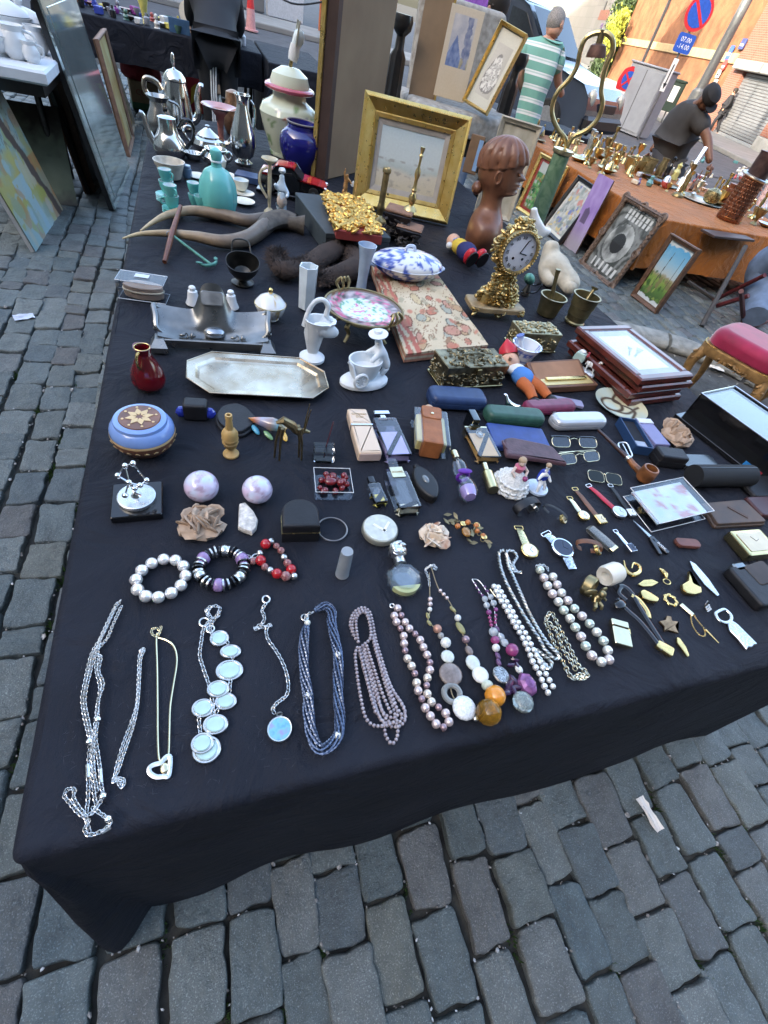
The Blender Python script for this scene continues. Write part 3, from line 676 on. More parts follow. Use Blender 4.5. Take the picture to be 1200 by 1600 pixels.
def person(label,J,skin,shirt,trousers,k=1.0,sleeve=.55,extra=None,paint=None):
 t=thing('person',label,'person',(J['pel'][0],J['pel'][1],0));o=Vector(t.location)
 jj={a:(tuple(Vector(J[a])-o),tuple(x*k for x in RAD[a])if isinstance(RAD[a],tuple)else RAD[a]*k)for a in RAD}
 bj=dict(jj)
 for a in('pel','spi','che','shl','shr','hil','hir'):bj[a]=(jj[a][0],tuple(x*.8 for x in jj[a][1])if isinstance(jj[a][1],tuple)else jj[a][1]*.8)
 person_mesh('body',bj,BODY,skin,t)
 g=1.16
 def grow(keys,q):return{a:(jj[a][0],tuple(x*q for x in jj[a][1])if isinstance(jj[a][1],tuple)else jj[a][1]*q)for a in keys}
 S=grow(['pel','spi','che','shl','shr'],1.34);S['hem']=(tuple(Vector(jj['pel'][0])-(Vector(jj['spi'][0])-Vector(jj['pel'][0])).normalized()*.08*k),(.185*k,.15*k));top=Vector(jj['che'][0]).lerp(Vector(jj['nec'][0]),.8)
 S['col']=(tuple(top),.098*k)
 for a,b,n in(('shl','ell','sl'),('shr','elr','sr')):S[n]=(tuple(Vector(jj[a][0]).lerp(Vector(jj[b][0]),sleeve)),.098*k)
 if sleeve>1:
  for a,b,n in(('ell','hal','sl'),('elr','har','sr')):S[n]=(tuple(Vector(jj[a][0]).lerp(Vector(jj[b][0]),sleeve-1)),.05*k)
  S['ell']=(jj['ell'][0],.062*k);S['elr']=(jj['elr'][0],.062*k)
 arms=[('shl','sl'),('shr','sr')]if sleeve<=1 else[('shl','ell'),('ell','sl'),('shr','elr'),('elr','sr')]
 so=person_mesh('shirt',S,[('hem','pel'),('pel','spi'),('spi','che'),('che','col'),('che','shl'),('che','shr')]+arms,shirt,t,4 if paint else 2)
 if paint:
  ca=so.data.color_attributes.new('Col','FLOAT_COLOR','POINT');d=[]
  for p in so.data.vertices:d.extend((*paint(p.co+o),1))
  ca.data.foreach_set('color',d)
 T=grow(['pel','hil','hir','knl','knr','anl','anr'],1.3);T['pel']=(jj['pel'][0],tuple(x*1.2 for x in jj['pel'][1]))
 person_mesh('trousers',T,[('pel','hil'),('hil','knl'),('knl','anl'),('pel','hir'),('hir','knr'),('knr','anr')],trousers,t)
 for a,b in(('anl','tol'),('anr','tor')):
  p,q=Vector(jj[a][0]),Vector(jj[b][0]);d=q-p;d.z=0;c=p+d*.55
  obj('shoe',mv(ball(.15*k,.055*k,.05*k,12,7),(c.x,c.y,.05),(0,0,math.atan2(d.y,d.x))),mat('dark_shoe',(.03,.03,.03),.5),t)
 h=Vector(jj['hea'][0]).lerp(Vector(jj['cro'][0]),.35);lk=Vector(J['look']).normalized();up_=(Vector(jj['cro'][0])-Vector(jj['nec'][0])).normalized();lk=(lk-lk.dot(up_)*up_).normalized();sd=lk.cross(up_)
 M=Matrix((sd,lk,up_)).transposed().to_4x4()
 def hp(nm,s,m,off):return obj(nm,([tuple(h+M.to_3x3()@(Vector(p)+Vector(off)))for p in s[0]],s[1]),m,t)
 hp('nose',ball(.014*k,.024*k,.022*k,8,6),skin,(0,.088*k,-.01*k))
 for s in(-1,1):hp('ear',ball(.01*k,.022*k,.032*k,8,6),skin,(s*.082*k,-.005,-.005));hp('eye',ball(.013*k,.008,.008*k,8,5),mat('eye_dark',(.03,.02,.02),.3),(s*.03*k,.08*k,.022*k))
 hp('mouth',ball(.022*k,.008,.006*k,8,5),mat('lips',(.35,.13,.1),.5),(0,.085*k,-.052*k))
 if extra:extra(t,hp,jj,k)
 return t
def hair(m,k=1.0,back=.0):return lambda t,hp,jj,kk:hp('hair',lathe([(.05,-.085),(.082,-.05),(.09,-.02),(.096,.03),(.085,.085),(.05,.115),(.001,.122)],16,1,1.12,cap=False),m,(0,-.022,.012))
r=7.9;g0=Vector((0,0,0))
def J_(px,py,r):return tuple(onr(px,py,r))
def foot(p,dx=0,dy=0):return(p[0]+dx,p[1]+dy,.03)
pel=onr(822,196,r);ax=Vector((pel.y,-pel.x,0)).normalized();fw=Vector((pel.x,pel.y,0)).normalized()
J=dict(pel=pel,spi=onr(832,150,r),che=onr(848,84,r),nec=onr(860,58,r),hea=onr(866,44,r)+fw*.05,cro=onr(871,30,r)+fw*.08,shl=onr(828,74,r),shr=onr(872,82,r+.05),ell=onr(811,118,r),elr=onr(871,124,r+.12),hal=onr(822,160,r+.25),har=onr(878,150,r+.35),look=fw*.8+ax*.75-Vector((0,0,.5)))
for s,a in((-1,'l'),(1,'r')):
 h=Vector(pel)+ax*.09*s-Vector((0,0,.06));J['hi'+a]=h;gz=Vector((h.x,h.y,0))+ax*.02*s;J['kn'+a]=(gz.x+fw.x*.02,gz.y+fw.y*.02,.36);J['an'+a]=(gz.x,gz.y,.08);J['to'+a]=(gz.x+fw.x*.16,gz.y+fw.y*.16,.04)
def stripe_mat():
 m=mat('striped_jersey',rough=.85,bump=.4,bsc=9);N=m.node_tree.nodes;L=m.node_tree.links
 tc=N.new('ShaderNodeTexCoord');vm=N.new('ShaderNodeVectorMath');vm.operation='DOT_PRODUCT';vm.inputs[1].default_value=(fw.x*.12/.118,fw.y*.12/.118,1/.118);L.new(tc.outputs['Object'],vm.inputs[0])
 fr=N.new('ShaderNodeMath');fr.operation='FRACT';L.new(vm.outputs['Value'],fr.inputs[0]);cr=N.new('ShaderNodeValToRGB');cr.color_ramp.interpolation='CONSTANT';L.new(fr.outputs[0],cr.inputs[0])
 for i,(p,c)in enumerate(((0,(.7,.72,.71)),(.16,(.45,.56,.53)),(.27,(.7,.72,.71)),(.36,(.17,.38,.31)))):
  e=cr.color_ramp.elements[i]if i<2 else cr.color_ramp.elements.new(p);e.position=p;e.color=(*c,1)
 L.new(cr.outputs[0],N['Principled BSDF'].inputs['Base Color']);return m
person('man in a green and white striped T-shirt and jeans, seen from behind',J,m_skin,stripe_mat(),m_denim,1.16,.85,hair(mat('grey_hair',(.26,.24,.22),.9,var=.35,sc=90,bump=1,bsc=90)))
r=8.3;pel=onr(1046,243,r);ax=Vector((pel.y,-pel.x,0)).normalized();fw=Vector((pel.x,pel.y,0)).normalized()
J=dict(pel=pel,spi=onr(1056,214,r-.05),che=onr(1074,178,r-.15),nec=onr(1094,162,r-.25),hea=onr(1101,160,r-.3),cro=onr(1110,149,r-.33),shl=onr(1058,180,r),shr=onr(1092,184,r-.25),ell=onr(1040,206,r+.1),elr=onr(1106,218,r-.35),hal=onr(1016,238,r),har=onr(1109,256,r-.45),look=ax*.9-fw*.45-Vector((0,0,.75)))
for s,a in((-1,'l'),(1,'r')):
 h=Vector(pel)+ax*.09*s-Vector((0,0,.06));J['hi'+a]=h;J['kn'+a]=(h.x,h.y,.42);J['an'+a]=(h.x,h.y,.08);J['to'+a]=(h.x-fw.x*.16,h.y-fw.y*.16,.04)
m_cap=mat('black_cap',(.015,.015,.017),.8)
def cap_(t,hp,jj,k):
 hp('cap',lathe([(.094,.0),(.1,.03),(.092,.075),(.055,.105),(.001,.113)],18,1,1.14),m_cap,(0,-.01,.03));hp('cap_visor',mv(prism([(.085*math.cos(a),.07*math.sin(a))for a in[PI*i/10 for i in range(11)]],0,.012),(0,.085,.035),(-.15,0,0)),m_cap,(0,0,0))
def fingers(side):
 def fn(t,hp,jj,k):
  cap_(t,hp,jj,k)
  for q in('hal','har'):
   w=Vector(jj[q][0]);d=(w-Vector(jj['el'+q[2]][0])).normalized();sdv=d.orthogonal().normalized();b=d.cross(sdv)
   vs=[ball(.045,.04,.03,10,7,tuple(w+d*.05))]
   for i in range(4):st=w+d*.08+sdv*(.024*(i-1.5));vs.append(tube([tuple(st),tuple(st+d*.035+b*.005),tuple(st+d*(.06-.006*abs(i-1.3))+b*.03)],[.01,.0095,.008],7))
   vs.append(tube([tuple(w+d*.03+sdv*.04),tuple(w+d*.06+sdv*.062+b*.01),tuple(w+d*.085+sdv*.055+b*.025)],[.012,.011,.009],7))
   obj('hand',join(*vs),m_skin2 if side else m_skin,t)
 return fn
person('man in a black cap and dark grey T-shirt bending over the orange table',J,m_skin2,mat('charcoal_jersey',(.045,.045,.047),.85,var=.15,sc=8),mat('dark_trousers',(.05,.05,.055),.85),1.12,.75,fingers(1))
def walker(lb,px,py,hgt,c1,c2,dx=0):
 b=at(px,py,0);f=Vector((-b.y,b.x,0)).normalized();q=hgt/1.75;V=lambda s,z,fwd=0:tuple(b+Vector((b.x,b.y,0)).normalized()*s*q+f*fwd*q+Vector((0,0,z*q)))
 J=dict(pel=V(0,.95),spi=V(0,1.12),che=V(0,1.35),nec=V(0,1.5),hea=V(0,1.59,.01),cro=V(0,1.69,.01),shl=V(-.17,1.42),shr=V(.17,1.42),ell=V(-.22,1.14,-.05),elr=V(.22,1.14,.06),hal=V(-.2,.9,.08),har=V(.2,.9,.12),look=f,hil=V(-.09,.9),hir=V(.09,.9),knl=V(-.09,.5,.14),knr=V(.09,.5,-.05),anl=V(-.09,.1,.12),anr=V(.09,.12,-.28),tol=V(-.09,.04,.27),tor=V(.09,.04,-.15))
 person(lb,J,m_skin,mat(lb[:18]+'1',c1,.85),mat(lb[:18]+'2',c2,.85),q,1.8,hair(mat('dark_hair',(.02,.016,.013),.7)))
walker('distant pedestrian all in black with a bag by the roller shutter',1124,213,1.75,(.02,.02,.023),(.02,.02,.025))
walker('distant pedestrian in a pale jacket beside the one in black',1110,210,1.68,(.35,.38,.42),(.18,.23,.32))
hb=at(1131,210,0);one('shoulder_bag',mv(prism(rrect(.3,.36,.1),0,.14,.03,.03),(0,0,.62),(PI/2,0,0)),m_cap,'black bag carried by the distant pedestrian in black','bag',hb,VA(hb))
r=6.3;b=onr(768,40,r);b.z=0;fw=Vector((b.x,b.y,0)).normalized();ax=Vector((fw.y,-fw.x,0));V=lambda s,z,f=0:tuple(b+ax*s+fw*f+Vector((0,0,z)))
J=dict(pel=V(0,.85),spi=V(0,1.0),che=V(0,1.22),nec=V(0,1.37),hea=V(0,1.45,-.02),cro=V(0,1.54,-.02),shl=V(-.17,1.28),shr=V(.17,1.28),ell=V(-.2,1.05),elr=V(.2,1.05),hal=V(-.15,.95,-.2),har=V(.15,.95,-.2),look=-fw-ax,hil=V(-.09,.8),hir=V(.09,.8),knl=V(-.09,.45),knr=V(.09,.45),anl=V(-.09,.08),anr=V(.09,.08),tol=V(-.09,.04,-.15),tor=V(.09,.04,-.15))
person('dark haired person half hidden behind the propped pictures',J,m_skin,mat('dark_top',(.03,.028,.035),.85),m_denim,.95,1.8,hair(MATS['dark_hair']))
r=6.05;V=lambda px,py,dr=0:tuple(onr(px,py,r+dr))
pel=onr(338,62,r);fw=Vector((pel.x,pel.y,0)).normalized();ax=Vector((fw.y,-fw.x,0))
J=dict(pel=pel,spi=tuple(Vector(pel)+fw*.22+Vector((0,0,.12))),che=tuple(Vector(pel)+fw*.46+Vector((0,0,.26))),nec=tuple(Vector(pel)+fw*.62+Vector((0,0,.33))),hea=tuple(Vector(pel)+fw*.7+Vector((0,0,.34))),cro=tuple(Vector(pel)+fw*.8+Vector((0,0,.32))),look=fw-Vector((0,0,1)))
c=Vector(J['che'])
for s,a in((-1,'l'),(1,'r')):
 J['sh'+a]=tuple(c+ax*.18*s);J['el'+a]=tuple(c+ax*.22*s+fw*.12-Vector((0,0,.2)));J['ha'+a]=tuple(c+ax*.16*s+fw*.3-Vector((0,0,.28)))
 h=pel+ax*.09*s-Vector((0,0,.05));J['hi'+a]=tuple(h);J['kn'+a]=(h.x-fw.x*.02,h.y-fw.y*.02,.46);J['an'+a]=(h.x-fw.x*.03,h.y-fw.y*.03,.08);J['to'+a]=(h.x+fw.x*.13,h.y+fw.y*.13,.04)
m_track=mat('black_tracksuit',(.009,.0095,.012),.75,var=.2,sc=6)
def tri(t,hp,jj,k):
 a,b_=Vector(jj['hil'][0]),Vector(jj['knl'][0]);c_=Vector(jj['anl'][0]);d=(-fw*.8+ax*.25).normalized()
 for i in(-1,0,1):
  o=d*.112+ax*(.024*i+.02);o2=d*.077+ax*(.02*i+.02);o3=d*.054+ax*(.016*i+.02)
  obj('stripe',tube([tuple(a+o),tuple(a.lerp(b_,.5)+d*.099+ax*(.022*i+.02)),tuple(b_+o2),tuple(b_.lerp(c_,.5)+d*.068+ax*(.018*i+.02)),tuple(c_+o3)],.0065,6),m_wht,t)
person('person in a black tracksuit with three white leg stripes, bending over the far table',J,m_skin,m_track,m_track,1.0,1.9,tri)
# dark blue van with its side door open
VR=R(30);vb=Vector((8.06,10.93,0));van=thing('van','dark blue grey van parked behind the striped man, side door open','van',vb,VR)
m_van=mat('van_paint',(.045,.058,.085),.25,.35,var=.06,sc=3,coat=.8)
prof=[(0,.28),(0,.62),(.06,.82),(.25,.98),(1.0,1.1),(1.35,1.18),(2.05,1.78),(2.4,1.88),(4.4,1.9),(4.62,1.7),(4.66,.45),(4.6,.28)]
def vloop(xs,k):return[(xs*(1-(.10 if z>1.15 else 0))*1.0,y+(0 if 0<y<4.5 else 0)+k*(1 if y<1 else 0),z)for y,z in prof]
obj('body',loft([vloop(-.84,.06),vloop(-.9,.02),vloop(-.45,0),vloop(.45,0),vloop(.9,.02),vloop(.84,.06)]),m_van,van,sharp=30)
gl=mat('van_glass',(.02,.025,.03),.05)
obj('windscreen',mv(grid(lambda u,v:((u-.5)*1.5,1.4+v*.62,1.235+v*.55+.0),6,4),(0,-.02,.015)),gl,van)
obj('side_window',mv(prism([(1.55,1.2),(2.42,1.2),(2.42,1.72),(2.05,1.68)],0,.012),(-.842,0,0),(PI/2,0,PI/2)),gl,van)
for y in(.85,3.75):
 for s in(-1,1):
  w_=obj('wheel',mv(lathe([(.1,-.1),(.29,-.1),(.32,-.06),(.32,.06),(.29,.1),(.1,.1)],22),(s*.82,y,.32),(0,PI/2,0)),mat('rubber',(.015,.015,.015),.8),van)
  obj('rim',mv(lathe([(.2,-.112),(.19,.112)],16),(s*.82,y,.32),(0,PI/2,0)),mat('alloy',(.4,.41,.42),.35,.8),w_)
for s in(-1,1):obj('headlight',mv(ball(.1,.09,.15,12,8),(s*.7,.10,.80)),mat('headlamp',(.45,.44,.38),.12,coat=.5),van);obj('mirror',mv(ball(.1,.06,.09,10,7),(s*1.0,1.6,1.25)),mat('black_plastic',(.015,.015,.016),.45),van)
obj('bumper',mv(box(1.7,.16,.26,.06),(0,.0,.3)),mat('black_plastic'),van);obj('grille',mv(box(.8,.06,.14,.01),(0,.02,.62)),mat('black_plastic'),van)
do=obj('door_shade_panel',mv(prism(roundpoly([(2.62,.42),(3.75,.42),(3.75,1.72),(2.62,1.72)],.08),0,.02),(-.93,0,0),(PI/2,0,PI/2)),mat('cabin_shade',(.012,.012,.014),.9),van)  # dark panel on the closed side stands in for the shaded interior
for k,(c,z,lb)in enumerate((((.045,.20,.09),.45,'lower green plastic crate in the open side of the van'),((.035,.17,.075),.78,'upper green plastic crate in the open side of the van'),((.40,.055,.06),1.11,'red plastic crate with white lettering in the open side of the van'),((.16,.06,.33),1.43,'purple plastic crate on top of the red one in the van'))):
 q=van.location+Matrix.Rotation(VR,3,'Z')@Vector((-.99,3.16,z));cr=thing('crate',lb,'crate',q,VR,'crates in the van')
 obj('tub',box(.16,.86,.29,.015),mat('crate_%d'%k,c,.5),cr)
 for i in range(5):obj('rib',box(.012,.03,.26,0,.015,(-.085,-.36+i*.18)),mat('crate_%d'%k),cr)
 if k==2:text('crate_text','LEKKER',.14,m_wht,cr,(-.095,0,.16),(PI/2,0,-PI/2))
# metals and common finishes
m_silver=mat('silver',(.70,.70,.68),.3,1,var=.1,sc=90,rvar=.08)
m_pewter=mat('pewter',(.36,.36,.35),.38,1,var=.2,sc=25,rvar=.12)
m_chrome=mat('chrome',(.86,.87,.88),.07,1,var=.02)
m_gold=mat('gold',(.83,.60,.24),.24,1,var=.12,sc=60,rvar=.08)
m_pgold=mat('pale_gold',(.80,.70,.45),.22,1,var=.06,sc=60)
m_brass=mat('brass',(.50,.38,.17),.36,1,var=.3,sc=30,c2=(.62,.49,.24),rvar=.12)
m_abrass=mat('aged_brass',(.20,.165,.085),.42,.9,var=.4,sc=30,c2=(.42,.34,.18),rvar=.14)
m_bronze=mat('bronze',(.16,.12,.065),.4,.9,var=.3,sc=40,c2=(.30,.24,.13))
m_pearl=mat('pearl',(.90,.87,.83),.2,.55,var=.05,coat=.7,sss=.1)
m_blk=mat('black_leather',(.012,.012,.014),.5,var=.25,sc=60,bump=.35,bsc=250)
m_blkp=mat('black_gloss',(.008,.008,.009),.12,var=.1,coat=.5)
m_brl=mat('brown_leather',(.14,.06,.03),.5,var=.3,sc=30,bump=.4,bsc=200)
m_glass=mat('glass',(.97,.98,.97),.01,trans=1.0,var=.0,ior=1.45)
def f4(x,y):return(80+.316667*x,900+.316667*y)
def f5(x,y):return(440+x/3,860+y/3)
def f6(x,y):return(720+.4*x,800+.4*y)
def path(pts,f,z=.003,k=6,closed=False):return[p+Vector((0,0,z))for p in spline([at(*f(*q))for q in pts],k,closed)]
def resample(P,step):
 out=[P[0]];acc=0
 for a,b in zip(P,P[1:]):
  d=(b-a).length
  while acc+d>=step:
   t=(step-acc)/d;a=a+(b-a)*t;d=(b-a).length;out.append(a);acc=0
  acc+=d
 return out
def rel(P,o):return[p-Vector(o)for p in P]
def chain(P,link=.0052,r=.0007,w=.36,n=7):
 r*=.62;w*=1.12;link*=.9
 """interlocking links along the path"""
 Q=resample(P,link*.72);v=[];f=[]
 for i in range(len(Q)-1):
  d=(Q[i+1]-Q[i]).normalized();u=Vector((0,0,1));s=d.cross(u).normalized();u=s.cross(d)
  ro=(.55 if i%2 else-.55)+.35*noise.noise(Q[i]*90);sv=s*math.cos(ro)+u*math.sin(ro);c=(Q[i]+Q[i+1])/2
  L=[c+d*(math.cos(2*PI*k/n)*link*.56)+sv*(math.sin(2*PI*k/n)*link*w)for k in range(n)]
  a,b=tube(L,r,4,closed=True);o=len(v);v+=a;f+=[tuple(o+x for x in q)for q in b]
 return v,f
def necklace(name,label,o,cat='necklace',group=None):return thing(name,label,cat,o,0,group)
def bead(par,p,r,m,sc=None,rz=0,name='bead',me={}):
 k=(m.name,round(r,4),sc)
 if k not in me:me[k]=mesh(name,ball(r,nu=14,nv=9)if not sc else ball(r*sc[0],r*sc[1],r*sc[2],14,9),m,0);me[k].polygons.foreach_set('use_smooth',[True]*len(me[k].polygons))
 return obj(name,me[k],None,par,p,(0,0,rz))
def beads(par,P,r,ms,o,name='bead',jit=.0,tail=None):
 rr=random.Random(len(P))
 for i,p in enumerate(P):bead(par,Vector(p)-Vector(o)+Vector((0,0,r)),r*(1+rr.uniform(-jit,jit)),ms[i%len(ms)]if isinstance(ms,list)else ms,name=name)
o=at(*f4(200,800));t=necklace('chain_necklace','long silver link chain with ball and bar spacers at the left edge',o)
S=[[(345,125),(300,205),(262,290),(212,372),(192,430),(175,510),(158,600),(165,680),(182,760),(195,820),(190,900),(188,1000),(187,1100),(178,1190),(195,1270)],[(352,155),(312,240),(278,320),(218,385),(200,470),(178,560),(172,640),(190,730),(207,830),(208,900),(212,1010),(222,1110),(232,1150),(185,1185)],[(330,140),(288,230),(250,315),(232,400),(228,470),(247,560),(236,650),(235,720),(226,800),(238,890),(250,980),(254,1040),(262,1095),(235,1140),(195,1195)],[(225,400),(252,408),(240,480),(263,540),(241,620),(230,700),(220,780),(216,850),(217,960),(236,1080)],[(188,1205),(140,1170),(100,1122),(75,1092),(90,1060),(127,1060),(120,1100),(150,1152),(192,1205)],[(212,1150),(262,1185),(292,1205),(302,1232),(245,1272),(190,1282),(178,1250),(205,1200)]]
obj('chain',join(*[chain(rel(path(s,f4,.0035+.001*i),o),.0052,.00075)for i,s in enumerate(S)]),m_silver,t,sharp=0,kind='stuff')
for q in((195,825),(237,716),(263,1092),(289,1204)):bead(t,at(*f4(*q))-o+Vector((0,0,.006)),.0042,m_chrome,name='ball_spacer')
for a,b in(((187,935),(190,998)),((248,960),(253,1025)),((255,1268),(300,1242))):obj('bar_spacer',stick(at(*f4(*a))-o+Vector((0,0,.005)),at(*f4(*b))-o+Vector((0,0,.005)),.0022,n=6),m_silver,t)
o=at(*f4(400,700));t=necklace('twisted_chain','thin twisted silver chain folded beside the long link chain',o)
S=[[(455,362),(437,400),(432,520),(424,640),(392,740),(352,850),(318,980),(332,1020),(352,1048),(366,1010),(330,1000),(300,1005)],[(462,375),(445,420),(438,540),(430,640),(408,750),(370,860),(335,965),(305,1020),(340,1010),(368,1035)],[(450,380),(440,372),(465,368),(440,390)]]
obj('chain',join(*[chain(rel(path(s,f4,.003+.001*i),o),.0048,.0008,.3)for i,s in enumerate(S)]),m_silver,t,sharp=0,kind='stuff')
o=at(*f4(550,700));t=necklace('heart_necklace','thin gold snake chain with an open heart pendant',o)
obj('chain',tube(rel(path([(523,285),(520,330),(524,450),(526,620),(527,790),(532,895),(546,918),(566,912),(580,880),(584,770),(588,650),(604,540),(620,440),(617,380),(598,340),(565,318),(530,308)],f4,.002),o),.0011,6),m_pgold,t)
obj('clasp_chain',chain(rel(path([(528,305),(502,295),(498,270),(520,262),(540,280),(525,300),(545,265),(540,248)],f4,.003,8),o),.0042,.0006),m_pgold,t,sharp=0,kind='stuff')
hp=path([(590,905),(583,985),(560,992),(520,994),(490,975),(488,950),(510,935),(545,925),(560,905),(578,893)],f4,.003,5,True)
hb=obj('heart',tube(rel(hp,o),.0028,6,True,flat=.6,ref=(0,0,1)),m_silver,t);bead(t,at(*f4(562,952))-o+Vector((0,0,.004)),.0048,m_pgold,(1,1.2,.5),name='stone')
o=at(*f4(800,560));t=necklace('shell_necklace','silver necklace with overlapping mint green shell ovals',o);m_mint=mat('mint_shell',(.46,.63,.58),.22,var=.1,sc=60,coat=.4)
ov=[(830,310,47,42,.0),(885,375,52,37,0),(880,468,68,56,0),(862,622,54,45,.001),(825,565,55,46,.0035),(750,655,56,50,.001),(812,738,62,54,.003),(768,858,70,74,0.0),(748,832,56,56,.004)]
for x,y,a,b,z in ov:
 c=at(*f4(x,y));ra=dist(f4(x-a,y),f4(x+a,y))/2;rb=dist(f4(x,y-b),f4(x,y+b))/2;rr=(ra,rb*.92);az=ang(f4(x,y),f4(x+a,y))
 p=obj('oval_link',prism(ellipse(*rr,26),0,.0022,.0006),m_silver,t,c-o+Vector((0,0,z+.001)),(0,0,az));obj('shell',prism(ellipse(rr[0]*.74,rr[1]*.76,24),.0021,.0033,.0008),m_mint,p);obj('rim',torus(rr[0]*.80,.0006,26,5,1,rr[1]*.82/(rr[0]*.80)),m_silver,p,(0,0,.0023))
S=[[(790,225),(755,262),(742,330),(735,400),(755,470),(780,545),(800,640),(795,700)],[(785,200),(765,175),(800,155),(835,165),(820,200),(800,230),(785,270),(800,300)],[(825,180),(828,205),(800,215),(770,195),(790,160)],[(865,330),(880,345)],[(895,400),(900,420)],[(885,520),(880,580)],[(730,690),(735,760),(740,790)],[(830,650),(810,690)]]
obj('chain',join(*[chain(rel(path(s,f4,.004),o),.006,.0009)for s in S]),m_silver,t,sharp=0,kind='stuff')
for q,rr in(((755,232),.0062),((786,266),.005)):obj('clasp_ring',torus(rr,.0012,18,6),m_silver,t,at(*f4(*q))-o+Vector((0,0,.003)))
o=at(*f4(1120,500));t=necklace('disc_necklace','silver chain with a round iridescent blue disc pendant',o)
obj('chain',chain(rel(path([(1060,140),(1040,175),(1052,205),(1045,235),(1000,268),(1050,255),(1090,245),(1062,262),(1068,315),(1105,368),(1145,440),(1168,520),(1163,590),(1120,625),(1092,660),(1108,690)],f4,.003),o),.0066,.0009,.34),m_silver,t,sharp=0,kind='stuff')
obj('clasp',torus(.0052,.0013,18,6,1,1.15),m_silver,t,at(*f4(1060,120))-o+Vector((0,0,.003)))
ra=dist(f4(1065,760),f4(1190,760))/2;c=at(*f4(1127,758));p=obj('disc',lathe([(ra*.9,0),(ra,.001),(ra,.003),(ra*.95,.0042),(ra*.88,.0036),(.0001,.0036)],36),m_silver,t,c-o)
obj('enamel',lathe([(ra*.86,0),(ra*.6,.0006),(.0001,.0009)],32),mat('blue_enamel',(.10,.28,.62),.08,var=.3,sc=90,c2=(.32,.25,.66),c3=(.18,.48,.72),coat=.8),p,(0,0,.0037))
obj('bail',torus(.0035,.001,14,5),m_silver,p,(.002,ra+.002,.003),(1.2,0,0))
o=at(*f5(180,600));t=necklace('bead_torsade','twisted dark navy seed bead necklace with pearl spacers',o)
C=path([(118,352),(104,420),(102,520),(108,610),(122,690),(126,780),(138,870),(172,938),(222,925),(262,875),(268,800),(262,690),(262,590),(262,505),(246,420),(232,350),(232,300),(205,272),(165,286),(148,296)],f5,.0075,8)
C=resample(C,.0024);ss=[]
for s in range(7):
 a0=2*PI*s/7;P=[]
 for i,p in enumerate(C):
  d=(C[min(i+1,len(C)-1)]-C[max(i-1,0)]).normalized();sd=d.cross(Vector((0,0,1))).normalized();u=sd.cross(d);an=a0+i*.105;q=.0058*(1+.25*noise.noise(Vector((i*.05,s,0))))*min(1,.35+i*.08,.35+(len(C)-i)*.08)
  P.append(p+sd*math.cos(an)*q+u*math.sin(an)*q*.8)
 ss.append(tube(rel(P,o),[.00175 if i%2 else .0011 for i in range(len(P))],5))
obj('seed_beads',join(*ss),mat('navy_bead',(.05,.075,.13),.2,.45,var=.7,sc=300,c2=(.17,.21,.30)),t,sharp=0,kind='stuff')
for q in((260,502),(122,690),(259,876),(119,352)):bead(t,at(*f5(*q))-o+Vector((0,0,.0085)),.0046,mat('cream_pearl',(.74,.71,.60),.22,coat=.5),name='pearl_spacer')
obj('clasp',join(chain(rel(path([(148,296),(130,302),(118,310),(110,330),(118,350)],f5,.004,6),o),.006,.001),mv(torus(.005,.001,14,5),tuple(at(*f5(108,318))-o+Vector((0,0,.003))))),m_silver,t,sharp=0,kind='stuff')
o=at(*f5(450,600));t=necklace('seed_pearl_necklace','bundle of mauve grey seed pearl strands ending in one hanging loop',o)
ST=[[(335,400),(320,350),(335,300),(375,272),(410,290),(425,340),(440,420),(470,520),(510,640),(560,720),(578,790),(545,828),(480,815),(440,740),(395,600),(365,480)],[(345,420),(330,360),(345,310),(380,285),(405,310),(418,380),(440,480),(480,600),(520,720),(560,780),(540,815),(490,800),(455,720),(410,580),(380,460)],[(352,465),(342,500),(352,600),(368,700),(390,790),(430,828),(490,826),(545,800)],[(355,440),(345,360),(352,320),(385,300),(408,350),(412,420),(385,450),(360,470)],[(372,470),(400,560),(430,680),(450,770),(490,812),(530,800),(520,740),(480,620),(450,500),(425,400)],[(385,455),(415,560),(445,660),(470,760),(520,790),(540,760),(500,650),(460,540),(430,430)],[(362,480),(385,570),(415,690),(440,780)],[(395,460),(430,570),(470,690),(510,780)],[(470,540),(520,660),(572,740),(575,800)],[(478,828),(484,870),(505,905),(520,908),(538,880),(542,830)]]
me_=ball(.0026,nu=8,nv=5);sb=[]
for i,s in enumerate(ST):
 for p in resample(path(s,f5,.0026+.0019*(i%4),7),.0053):sb.append(([(a+p.x-o.x,b+p.y-o.y,c+p.z-TOP)for a,b,c in me_[0]],me_[1]))
obj('seed_pearls',join(*sb),mat('mauve_pearl',(.30,.24,.25),.2,.25,var=.35,sc=150,c2=(.46,.40,.40)),t,sharp=0,kind='stuff')
o=at(*f5(640,560));t=necklace('pearl_necklace','loop of large pink and mauve pearls beside the mixed stone necklace',o)
PB=[(540,280),(525,315),(535,345),(553,375),(568,410),(570,445),(575,478),(585,515),(605,550),(620,585),(628,628),(635,665),(652,703),(668,745),(692,783),(718,820),(753,835),(778,810),(763,770),(730,742),(697,717),(678,680),(675,640),(678,605),(690,568),(690,533),(677,498),(660,462),(645,428),(622,400),(595,375),(575,345),(558,313)]
pk=[mat('pink_pearl',(.66,.53,.50),.2,.55,var=.06,coat=.7),mat('mauve_big_pearl',(.34,.23,.25),.2,.55,var=.08,coat=.7),mat('cream_rose_pearl',(.72,.62,.52),.2,.55,var=.06,coat=.7)]
for i,q in enumerate(PB):k=(0,0,0,1,0,0,1,2,2,1,2,0,1)[i%13];bead(t,at(*f5(*q))-o+Vector((0,0,.006)),.0064 if k!=1 else .0052,pk[k])
obj('clasp',torus(.0035,.001,12,5),m_silver,t,at(*f5(517,262))-o+Vector((0,0,.002)))
